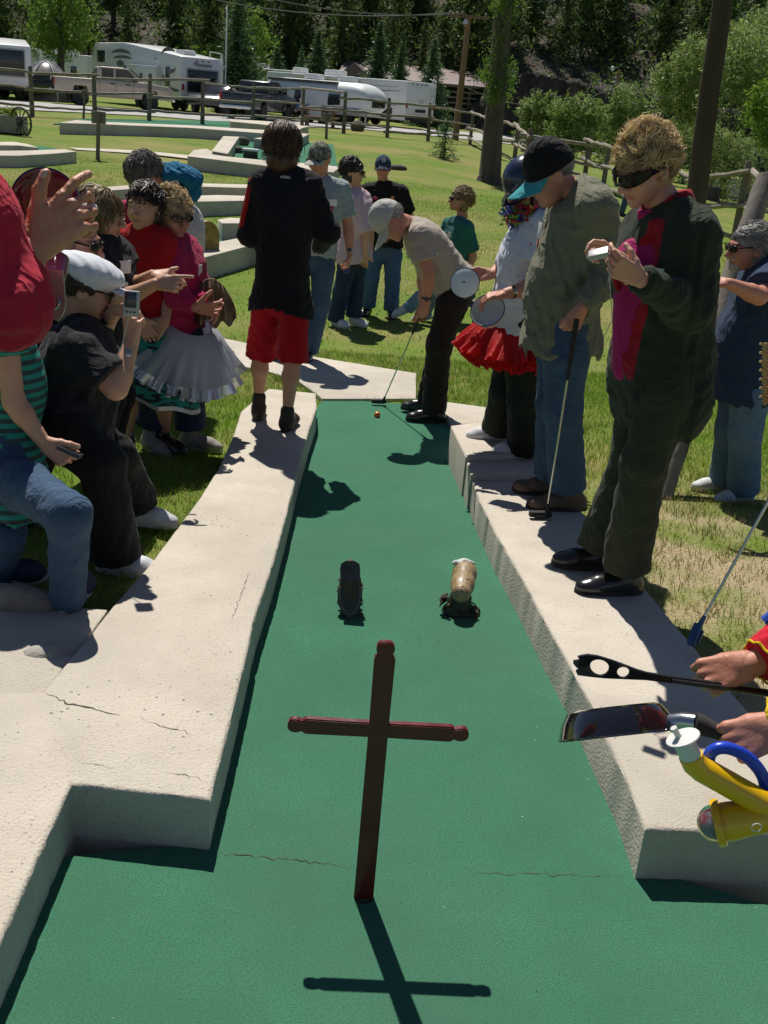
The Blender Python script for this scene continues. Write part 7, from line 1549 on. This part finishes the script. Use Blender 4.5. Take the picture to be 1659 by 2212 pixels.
# ---------------------------------------------------------------- far people on the right and a crouching one
def far_person(label, base, J, look, shirt, pants, hair, sex='f', **k):
    p = Person(label, base, J, look, tone='fair', sex=sex, res=.03, **k); p.body(face=False, headres=.014, handres=.01, hands=dict(L=dict(**hang), R=dict(**hang)))
    p.hair(hair, shell='long', n=120, L=.12, w=.012, flow=(0, -.3, -1), curl=.3); p.shirt(shirt, sleeve=.5, inf=.02, hem=-.1, res=.028, fold=0); p.pants(pants, inf=.02, res=.028, fold=0); p.shoes(SHOEB, DARKSOLE, toes=dict(L=(1, -.2), R=(1, 0))); return p
far_person('girl in a dark sleeveless top standing beyond the fence at the far right', (1562, 430), dict(head=(1573, 336, 0), neck=(1571, 342, .02), shR=(1569, 349, -.15), shL=(1571, 348, .15), elR=(1566, 366, -.15), wrR=(1571, 376, -.2), elL=(1572, 364, .15), wrL=(1576, 376, .1), hipR=(1566, 384, -.1), hipL=(1568, 383, .1), knR=(1562, 405, -.05), knL=(1566, 404, .1), anR=(1554, 424, 0), anL=(1566, 426, .1)), (.95, -.1, -.1), BLACK, DJEAN, HBROWN)
far_person('small girl in a pink top standing beyond the fence at the far right', (1610, 441), dict(head=(1617, 366, 0), neck=(1615, 373, .02), shR=(1612, 378, -.12), shL=(1616, 377, .12), elR=(1618, 388, -.14), wrR=(1626, 386, -.16), elL=(1620, 388, .12), wrL=(1627, 386, .05), hipR=(1611, 404, -.1), hipL=(1613, 403, .1), knR=(1608, 420, -.05), knL=(1611, 420, .1), anR=(1605, 436, 0), anL=(1611, 437, .1)), (.95, -.1, -.2), cloth('pink_top', (.45, .03, .10)), DJEAN, HBROWN, hs=.85)
far_person('bending person in blue jeans glimpsed between the man in sage and the blonde woman', (1362, 470), dict(head=(1385, 355, -.2), neck=(1383, 362, -.1), shR=(1372, 368, -.1), shL=(1392, 368, .1), elR=(1380, 392, -.2), wrR=(1378, 410, -.2), elL=(1396, 390, 0), wrL=(1394, 408, -.1), hipR=(1364, 400, 0), hipL=(1380, 400, .05), knR=(1352, 432, 0), knL=(1374, 432, .1), anR=(1342, 460, 0), anL=(1372, 464, .1)), (.4, -.5, -.8), BLACK, JEAN, HBROWN, sex='m')
# ---------------------------------------------------------------- the clown-sleeved person at the right edge and what they hold
Yc = 1.78
YEL = cloth('yellow_satin', (.72, .52, .02), (.62, .44, .015), 5); REDS = cloth('red_satin', (.55, .012, .03), (.48, .01, .025), 5)
p = Person('person in a red and yellow costume, only hands and cuffs in view at the right', (2050, 1760, C_H), dict(head=(1900, 820, 0), neck=(1910, 960, .02), shL=(1900, 1080, -.16), shR=(1860, 1040, .22), elL=(1830, 1500, -.15), wrL=(1690, 1572, -.10), elR=(1790, 1350, .20), wrR=(1622, 1436, .12), hipL=(1990, 1500, -.05), hipR=(1960, 1450, .2), knL=(1990, 1700, -.05), knR=(1960, 1680, .2), anL=(2050, 1800, 0), anR=(2020, 1760, .2)),
    (-.9, .1, -.4), tone='ruddy', build=1.0, Y=Yc, res=.011)
p.body(hands=dict(R=dict(d=(-.86, .05, -.42), n=(-.35, .55, -.75), s=(-.35, .1, .9), curls=(1.25, 1.35, 1.4, 1.35), thumb=(-.7, .3, -.5), tc=.9, sc=1.0, res=.0027), L=dict(d=(-.84, .05, -.45), n=(-.35, .6, -.72), s=(-.4, .1, .9), curls=(1.3, 1.38, 1.42, 1.4), thumb=(-.75, .2, -.45), tc=.9, sc=1.02, res=.0027)))
p.hair(HBROWN, n=60); p.pants(YEL); p.shoes(SHOEB, DARKSOLE, toes=dict(L=(-1, 0), R=(-1, 0)))
f = Field(); p.torso(f, .04); f.cone(p.J['shR'], p.J['elR'], .08, .08, .03); f.cone(p.J['elR'], p.J['wrR']+np.array([.018, 0, .008]), .08, .044, .02, capb=0.); V, F = f.mesh(.006, .010, 1.2, 31); fastmesh('red_sleeve', V, F, REDS, p.root)
f = Field(); f.cone(p.J['shL'], p.J['elL'], .08, .08, .03); f.cone(p.J['elL'], p.J['wrL']+np.array([.012, 0, .004]), .085, .056, .02, capb=0.); V, F = f.mesh(.006, .012, 1.2, 32); fastmesh('yellow_sleeve', V, F, YEL, p.root)
def piping(q, off, r, mat, n='cuff_piping'):
    w, e = p.J['wr'+q], p.J['el'+q]; d = nrm(e-w); x, y, _ = frame(d); c = Vector(w)+Vector(off); m = MB(); m.tube([c+(x*math.cos(a)+y*math.sin(a))*(r+.003*math.sin(9*a)) for a in [k*math.pi/20 for k in range(41)]], .003, 6, caps=False); m.build(n, mat, p.root)
piping('R', (.018, 0, .008), .045, YEL); piping('L', (.012, 0, .004), .058, YEL)
m = MB(); m.tube([at(1672, 1330, Yc+.1), at(1654, 1345, Yc+.1)], .014, 10); m.build('blue_trim', M('blue_cloth', (.02, .08, .5), .8), p.root)
# straw fringe at the right edge
STRAW = M('straw_lace', (.55, .42, .18), .8, (.4, .29, .12), 20); sc_ = at(1700, 790, Yc+.15); sh_ = thing('straw_hat', 'edge of a woven straw hat showing at the right edge beside the bearded man', 'hat', sc_); m = MB()
for k in range(14):
    for j in range(3):
        a = at(1642+6*abs(k % 2)+j*11, 742+k*9.5, Yc+.12+.01*j); b = at(1650+6*abs((k+1) % 2)+j*11, 742+(k+1)*9.5, Yc+.12+.01*j); e = at(1658+j*11, 746+k*9.5, Yc+.13+.01*j); m.tube([a, (a+b)/2+Vector((.004, 0, 0)), b], .0028, 6); m.tube([a, e], .0026, 6)
m.build('woven_brim', STRAW, sh_); m = MB(); m.ell(at(1740, 800, Yc+.16), (.06, .07, .08), n=18, m=12); m.build('crown', STRAW, sh_)
# black pasta fork with round holes: a flat shaped plate with real holes
PL = M('black_nylon', (.012, .012, .013), .25, (.016, .016, .017), 4, spec=.5)
def plate_with_holes(name, outline, holes, th, O, ex, ez, mat, parent, bend=None):
    """outline/holes in plate coordinates; filled as a planar face with holes, then given thickness"""
    bm = bmesh.new(); E = []
    for lp in [outline]+holes:
        vs = [bm.verts.new((x, 0, z)) for x, z in lp]; E += [bm.edges.new((vs[i], vs[(i+1) % len(vs)])) for i in range(len(vs))]
    r = bmesh.ops.triangle_fill(bm, edges=E, use_beauty=True); fs = [g for g in r['geom'] if isinstance(g, bmesh.types.BMFace)]
    r = bmesh.ops.extrude_face_region(bm, geom=bm.faces[:])
    for v in [g for g in r['geom'] if isinstance(g, bmesh.types.BMVert)]: v.co.y += th
    bmesh.ops.recalc_face_normals(bm, faces=bm.faces); ey = ez.cross(ex); V = []
    for v in bm.verts:
        y = v.co.y+(bend(v.co.x, v.co.z) if bend else 0); V.append(O+ex*v.co.x+ey*y+ez*v.co.z)
    bm.verts.index_update(); F = [[v.index for v in f.verts] for f in bm.faces]; bm.free(); return mkmesh(name, V, F, mat, parent, True, None, False, 35)
Yu = Yc+.10; O = at(1249, 1438, Yu+.02); T_ = at(1562, 1477, Yu); ex = (T_-O).normalized(); vz = (at(1249, 1400, Yu+.02)-O); ez = (vz-ex*vz.dot(ex)).normalized(); Lp = (T_-O).length; k_ = Lp/315.
ut = thing('pasta_fork', 'black plastic pasta fork with two round holes held out by the upper hand', 'kitchen utensil', T_)
ol = [(-2, 12), (4, 16), (18, 23), (40, 25), (70, 22), (100, 15), (128, 7), (150, 3), (200, 1), (315, 1), (315, -17), (250, -16), (200, -15), (150, -15), (128, -17), (95, -20), (60, -25), (30, -29), (4, -30), (-1, -22), (6, -17), (-2, -13), (-9, -6), (-9, -1), (0, 2), (5, 6)]
hl_ = [[(48+20*math.cos(a)*1.0, -2+19.5*math.sin(a)) for a in [k*math.pi/14 for k in range(28)]], [(99+13*math.cos(a), -3+13.5*math.sin(a)) for a in [k*math.pi/12 for k in range(24)]]]
plate_with_holes('blade', [(x*k_, z*k_) for x, z in ol], [[(x*k_, z*k_) for x, z in h] for h in hl_], .006, O, ex, ez, PL, ut, bend=lambda x, z: .018*math.exp(-(x/(60*k_))**2)-.3*abs(z)*max(0, 1-x/(150*k_)))
m = MB(); m.tube([O+ex*(205*k_)-ez*(7*k_), O+ex*(300*k_)-ez*(8*k_), O+ex*(420*k_)-ez*(9*k_)], [.0085, .010, .011], 12, flat=.6); m.build('handle', PL, ut)
# frying pan
Yp = Yc-.02; a = at(1207, 1600, Yp+.02); b = at(1460, 1572, Yp+.04); cen = (a+b)/2; axx = (b-a).normalized(); Rr = (b-a).length/2
nv = (Vector((0, -.20, 1))+Vector(CAM-cen).normalized()*-.62); nv = (nv-axx*nv.dot(axx)).normalized(); Rm = rotm(tuple(axx), tuple(nv))
# the pan is held on its side: its black underside turned to the camera, rim along the lower edge
fp_ = thing('frying_pan', 'glossy black frying pan held sideways over the right curb by the lower hand', 'frying pan', at(1585, 1600, Yp))
up_ = (at(1330, 1540, Yp)-at(1330, 1590, Yp)).normalized(); tow = (Vector(CAM)-cen).normalized(); up_ = (up_-tow*up_.dot(tow)).normalized(); nrmz = (up_-tow*.03).normalized(); nrmz = (nrmz-axx*nrmz.dot(axx)).normalized(); Rm = rotm(tuple(axx), tuple(nrmz))
m = MB(); m.lathe(cen, [(.001, .052), (Rr*.70, .052), (Rr*.80, .048), (Rr*.93, .026), (Rr, 0), (Rr*1.015, -.001), (Rr*1.01, -.004), (Rr*.985, -.003), (Rr*.90, .022), (Rr*.77, .044), (.001, .047)], 64, Rm, caps=False); m.build('pan_body', M('black_gloss_enamel', (.008, .008, .010), .07, (.010, .010, .012), 3, coat=1, spec=.6), fp_)
m = MB(); m.tube([at(1450, 1562, Yp), at(1475, 1559, Yp-.01), at(1503, 1562, Yp-.02)], [.019, .0185, .0185], 18); m.build('ferrule', STEEL, fp_)
m = MB(); m.tube([at(1497, 1561, Yp-.02), at(1515, 1566, Yp-.02), at(1548, 1580, Yp-.03), at(1590, 1597, Yp-.04), at(1650, 1612, Yp-.04)], [.0205, .020, .0145, .0135, .015], 16); m.build('grip', M('black_foam_grip', (.02, .02, .021), .75, (.03, .03, .03), 20), fp_)
# toy popper
YP = M('yellow_plastic', (.80, .46, .008), .28, (.76, .43, .007), 3, coat=.3); BP = M('blue_plastic', (.012, .06, .55), .3, (.01, .05, .5), 3)
Yt = Yc-.16; tp = thing('toy_popper', 'yellow push toy with a clear dome, white spout and blue ring handle', 'toy', at(1600, 1720, Yt))
m = MB(); m.tube([at(1455, 1572, Yt), at(1464, 1588, Yt), at(1470, 1596, Yt)], [.006, .0055, .010], 14); dc = at(1474, 1591, Yt); R = rotm(tuple(at(1500, 1582, Yt)-at(1446, 1601, Yt)), tuple(at(1455, 1560, Yt+.004)-at(1480, 1612, Yt-.002))); m.lathe(dc, [(.001, .004), (.030, -.001), (.031, -.003), (.001, -.004)], 28, R, caps=False); m.build('spout_disc', WP, tp)
m = MB(); m.tube([at(1474, 1597, Yt), at(1494, 1636, Yt)], [.0195, .0195], 20); m.build('white_collar', WP, tp)
m = MB(); m.tube([at(1492, 1632, Yt), at(1500, 1650, Yt), at(1516, 1662, Yt), at(1535, 1672, Yt), at(1660, 1742, Yt-.01), at(1760, 1797, Yt-.02)], [.0215, .022, .023, .0235, .0235, .0235], 22); m.build('tube', YP, tp)
m = MB(); rc_ = at(1592, 1672, Yt+.02); ux = (at(1652, 1690, Yt+.02)-rc_); uz = (at(1580, 1618, Yt+.02)-rc_); m.tube([rc_+ux*math.cos(a)+uz*math.sin(a) for a in [k*2*math.pi/36 for k in range(37)]], .0115, 14, caps=False); m.build('ring_handle', BP, tp)
dc = at(1556, 1777, Yt); ax_ = (at(1540, 1779, Yt+.012)-at(1640, 1765, Yt+.0)).normalized(); R = rotm(frame(ax_)[0], tuple(ax_)); q = 42/FPX*(dc-CAM).dot(FWD)
m = MB(); m.lathe(dc, [(q*.93, -.003), (q*1.18, -.004), (q*1.22, .003), (q*1.18, .010), (q*1.0, .011), (q*.93, .006)], 40, R, caps=False); m.build('dome_ring', YP, tp)
m = MB(); m.lathe(dc, [(q*.98*math.cos(a), q*1.0*math.sin(a)+.006) for a in [math.pi/2*k/14 for k in range(14)]]+[(.0005, q*1.0+.006)], 40, R, caps=False)
GLASS = M('clear_plastic', (.9, .95, .95), .03, (.9, .95, .95), 2, trans=1.0, spec=.5); GLASS.node_tree.nodes['Principled BSDF'].inputs['IOR'].default_value = 1.12; m.build('clear_dome', GLASS, tp)
m = MB(); m.ell(dc+ax_*.012, (q*.70, q*.70, q*.66), R, n=24, m=14); m.build('inner_ball', M('purple_grey_plastic', (.25, .22, .27), .3, (.35, .08, .12), 14, (.55, .6)), tp)
m = MB(); m.lathe(dc-ax_*.004, [(q*1.0, 0), (q*.98, -.02), (q*.86, -.05), (q*.80, -.09), (q*.78, -.16), (.001, -.17)], 32, R, caps=False); m.build('funnel', YP, tp)
m = MB(); sc0 = at(1634, 1788, Yt-.055); m.tube([sc0+Vector((.0085*math.cos(a), -.0, .0085*math.sin(a))) for a in [k*math.pi/8 for k in range(17)]], .0012, 6, caps=False); m.build('screw_ring', WP, tp)
# blue headed putter at the right edge
ba = hit(1500, 1398, C_H+.03); cb = club('putter with a blue head resting on the outer edge of the right curb', at(1800, 830, ba.y+.1), at(1505, 1362, ba.y), (-.35, -.55, -.8), M('blue_rubber', (.012, .07, .20), .45, (.01, .055, .16), 5), .2, hs=(.040, .015, .020), r=.0062)
# ---------------------------------------------------------------- cross, boot pieces
CM = M('oxblood_paint', (.13, .012, .012), .35, (.085, .009, .009), 9, (.4, .62), bump=.25, bscale=30, col3=(.012, .03, .025), scale3=9, thr3=.62, coat=.2)
b = hit(785, 1940); Yk = b.y; ex = Vector((1, 0, 0)); S_ = lambda px, py: at(px, py, Yk)
cr = thing('cross', 'dark red painted wooden cross standing upright in the green felt', 'cross', b)
zt = S_(840, 1385).z; zc_ = S_(825, 1575).z; wv_ = .0235; hb = .020; th = .019
def knob(u, w):                                             # turned bud at the end of an arm: half width at distance u from the tip
    pts = [(0, .35), (.004, .72), (.010, .93), (.018, 1.0), (.026, .93), (.031, .80), (.035, .80), (.041, 1.08), (.047, 1.14)]
    return [(q, h*w) for q, h in pts]
P = []; xm = b.x
arm = .216; kn = knob(0, wv_*.92); P += [(-wv_*1.05, 0)]
P += [(-wv_, zc_-hb-b.z)]; hk = [(q, h) for q, h in knob(0, hb*.92)]
P += [(-arm+q, zc_-b.z-h) for q, h in reversed(hk)]+[(-arm+q, zc_-b.z+h) for q, h in hk]
P += [(-wv_, zc_+hb-b.z)]; H_ = zt-b.z
P += [(-h, H_-q) for q, h in reversed(kn)]+[(h, H_-q) for q, h in kn]
P += [(wv_, zc_+hb-b.z)]+[(arm-q, zc_-b.z+h) for q, h in reversed(hk)]+[(arm-q, zc_-b.z-h) for q, h in hk]+[(wv_, zc_-hb-b.z), (wv_*1.05, 0)]
bm = bmesh.new(); vs = [bm.verts.new((x, -th/2, z)) for x, z in P]; f_ = bm.faces.new(vs); r_ = bmesh.ops.extrude_face_region(bm, geom=[f_])
for v in [g for g in r_['geom'] if isinstance(g, bmesh.types.BMVert)]: v.co.y += th
bmesh.ops.recalc_face_normals(bm, faces=bm.faces); bmesh.ops.bevel(bm, geom=[e for e in bm.edges if abs(e.verts[0].co.y-e.verts[1].co.y) < 1e-6], offset=.0028, segments=2, affect='EDGES', clamp_overlap=True)
bm.verts.index_update(); V = [v.co[:] for v in bm.verts]; F = [[v.index for v in f.verts] for f in bm.faces]; bm.free()
mkmesh('cross_beam', V, F, CM, cr, True, None, True, 40); cr.rotation_euler = (0, 0, math.radians(3))
m = MB(); m.lathe((0, 0, .0045), [(.026, 0), (.024, .001), (.020, .001)], 16, caps=False); m.build('felt_collar', M('dark_soil', (.02, .03, .02), 1), cr, local=True)
BSO = M('boot_sole', (.065, .058, .055), .55, (.045, .040, .038), 10, bump=.3, bscale=90); LTH = M('worn_leather', (.055, .04, .028), .8, (.11, .08, .05), 22, bump=.6, bscale=50); STI = M('stitch', (.35, .3, .24), .8, (.2, .17, .13), 60)
# boot cut in half, stuck toe down: sole facing the camera
b = hit(755, 1340); bt = thing('boot_sole', 'black boot sole standing toe-down on the felt, heel up, left of the cross top', 'boot', b)
Yb = b.y; B = lambda x, y, d=0: at(x, y, Yb+d)
tilt = Vector((0, .55, 1)).normalized(); bx = Vector((1, 0, .0)); bz = tilt; by = bz.cross(bx)
O = b+Vector((0, 0, .006)); top = B(757, 1212, .10); Lb = (top-O).length*1.0; bz = (top-O).normalized(); bx = (bx-bz*bx.dot(bz)).normalized(); by = bz.cross(bx)
def sole_outline(z): # half width at height fraction
    return np.interp(z, [0, .03, .1, .22, .36, .48, .58, .62, .68, .84, .95, 1.0], [.006, .014, .027, .043, .049, .046, .036, .030, .036, .040, .036, .016])
m = MB(); N = 30; L1 = .66
ol = [(-float(sole_outline(i/N*L1)), i/N*L1*Lb) for i in range(N+1)]+[(float(sole_outline(i/N*L1)), i/N*L1*Lb) for i in range(N, -1, -1)]
m.prism([O+bx*x+bz*z-by*.0 for x, z in ol], by*.010); m.build('outsole', BSO, bt, auto=50)
m = MB(); pts = [O+bx*x*.86+bz*(z*.94+.012)-by*(.0015) for x, z in ol[4:-4]]; 
sgn = -1 if (O-by*.01-CAM).length < (O+by*.02-CAM).length else 1
front = (-by if sgn < 0 else by); off = front*(.0015 if sgn < 0 else .0115)
m.tube([O+bx*x*.84+bz*(z*.94+.014)+off for x, z in (ol[N-6:0:-1]+ol[:0]+ol[:: -1][1:N-6])], .0016, 6, caps=False); m.build('welt_stitching', STI, bt)
m = MB(); ol2 = [(-float(sole_outline(z)), z*Lb) for z in np.linspace(.64, 1, 14)]+[(float(sole_outline(z)), z*Lb) for z in np.linspace(1, .64, 14)]
m.prism([O+bx*x+bz*z+front*.034 for x, z in ol2], -front*.030); m.build('heel_block', BSO, bt, auto=40)
m = MB()
for sx, zz_ in [(-.018, .74), (.018, .74), (-.02, .90), (.02, .90), (0, .965)]: m.ell(O+bx*sx+bz*zz_*Lb+front*.034, (.002, .002, .002), n=8, m=5)
for dz, wd in ((0, .017), (.010, .019), (-.010, .012)): m.tube([O+bx*(-wd)+bz*(.84*Lb+dz)+front*.0345, O+bz*(.84*Lb+dz+.007)+front*.0345, O+bx*wd+bz*(.84*Lb+dz)+front*.0345], .0011, 5)
m.build('heel_mark', M('worn_grey', (.012, .012, .013), .7), bt)
f = Field(); back = -front
f.cone(O+bz*.04+back*.03, O+bz*.13+back*.045, .028, .042, .02); f.cone(O+bz*.1+back*.04, O+bz*.17+back*.03, .044, .030, .02); f.cone(O+back*.05-bz*.0+Vector((0, .02, 0)), O+bz*.1+back*.05, .035, .040, .02); f.cone(O+bz*(.45*Lb)+back*.03, O+bz*(.72*Lb)+back*.012, .034, .030, .02); f.cone(O+bz*(.6*Lb)+back*.02, O+bz*(.92*Lb)+back*.004, .030, .027, .02); V, F = f.mesh(.005, .01, 2, 4, fine=.0015); fastmesh('torn_upper', V, F, LTH, bt)
r = np.random.RandomState(2); m = MB()
for k in range(34):
    sgx = 1 if k % 2 else -1; a = O+bx*sgx*(.040+.006*r.rand())+bz*(.03+.14*r.rand())+back*(.01+.03*r.rand()); m.tube([a-bx*sgx*.01, a+bx*sgx*.003+bz*(r.rand()-.5)*.02, a+bx*sgx*(.004+.005*r.rand())-bz*.018*r.rand()], [.008, .007, .003], 6, flat=.35)
m.build('leather_scraps', LTH, bt)
# second boot: tan ostrich foot up on a dark sole
b = hit(1000, 1335); b2 = thing('old_boot', 'tan dimpled leather boot foot stuck upright on the felt, right of the black sole', 'boot', b)
TAN = M('ostrich_leather', (.34, .24, .12), .5, (.26, .18, .09), 10, bump=.5, bscale=40, coat=.15)
N_ = TAN.node_tree.nodes; L_ = TAN.node_tree.links; v_ = N_.new('ShaderNodeTexVoronoi'); v_.inputs['Scale'].default_value = 62; tc_ = [q for q in N_ if q.type == 'TEX_COORD'][0]; L_.new(tc_.outputs['Object'], v_.inputs[0]); lt_ = N_.new('ShaderNodeMath'); lt_.operation = 'LESS_THAN'; lt_.inputs[1].default_value = .22; L_.new(v_.outputs['Distance'], lt_.inputs[0])
old = N_['Principled BSDF'].inputs['Base Color'].links[0].from_socket; mx_ = N_.new('ShaderNodeMix'); mx_.data_type = 'RGBA'; L_.new(lt_.outputs[0], mx_.inputs[0]); L_.new(old, mx_.inputs[6]); mx_.inputs[7].default_value = (.05, .03, .015, 1); L_.new(mx_.outputs[2], N_['Principled BSDF'].inputs['Base Color'])
Yb = b.y; B = lambda x, y, d=0: at(x, y, Yb+d); f = Field(); f.cone(B(1003, 1240, .14), B(999, 1264, .06), .047, .045, .03); f.cone(B(999, 1264, .06), B(996, 1280, .0), .045, .040, .02); f.cone(B(1005, 1236, .16), B(1003, 1240, .14), .046, .047, .02); V, F = f.mesh(.0045, .002, 1, 3); fastmesh('foot', V, F, TAN, b2)
f = Field(); f.cone(B(994, 1296, .03), B(988, 1318, .03), .046, .048, .02); f.cone(B(972, 1326, .03), B(1008, 1326, .03), .030, .030, .02); V, F = f.mesh(.005, .008, 1.5, 5); fastmesh('dark_sole', V, F, M('dark_leather', (.045, .035, .03), .6, (.03, .024, .02), 20, bump=.5, bscale=50), b2)
for sgn_ in (-1, 1):
  m = MB()
  for k in range(15):
    sgx = sgn_; a = B(994+sgx*34+r.randn()*3, 1300+r.rand()*28-(20 if sgx < 0 else 0), .03+.02*r.randn()); m.tube([a-Vector((sgx*.012, 0, 0)), a+Vector((sgx*.004, r.randn()*.006, -.010)), a+Vector((sgx*(.006+.010*r.rand()), r.randn()*.008, -.02-.012*r.rand()))], [.010, .009, .004], 6, flat=.35)
  m.build('torn_strip', LTH, b2)
f = Field(); f.ell(B(988, 1216, .16), (.020, .012, .012)); f.ell(B(1016, 1218, .17), (.020, .012, .014)); f.ell(B(1002, 1212, .175), (.02, .012, .010)); V, F = f.mesh(.004, .01, 2.5, 4); fastmesh('plaster_edge', V, F, M('white_filler', (.6, .6, .58), .9, (.5, .5, .48), 14, bump=.6), b2)
# lint, leaf bits and orange tape scraps on the felt
r = np.random.RandomState(12); C = []
for k in range(230):
    y = 1.0+5.2*r.rand()**1.4; x = r.uniform(-.8, .9); C.append((x, y, float(gz(x, y))+.0065))
o = quads_mesh('lint', np.array(C), None, .0035*(.5+r.rand(230)), [M('lint', (.45, .45, .35), .9), M('dry_leaf', (.35, .24, .1), .9), M('pale_chip', (.6, .6, .56), .9)], ft, 3, .5)
o = None
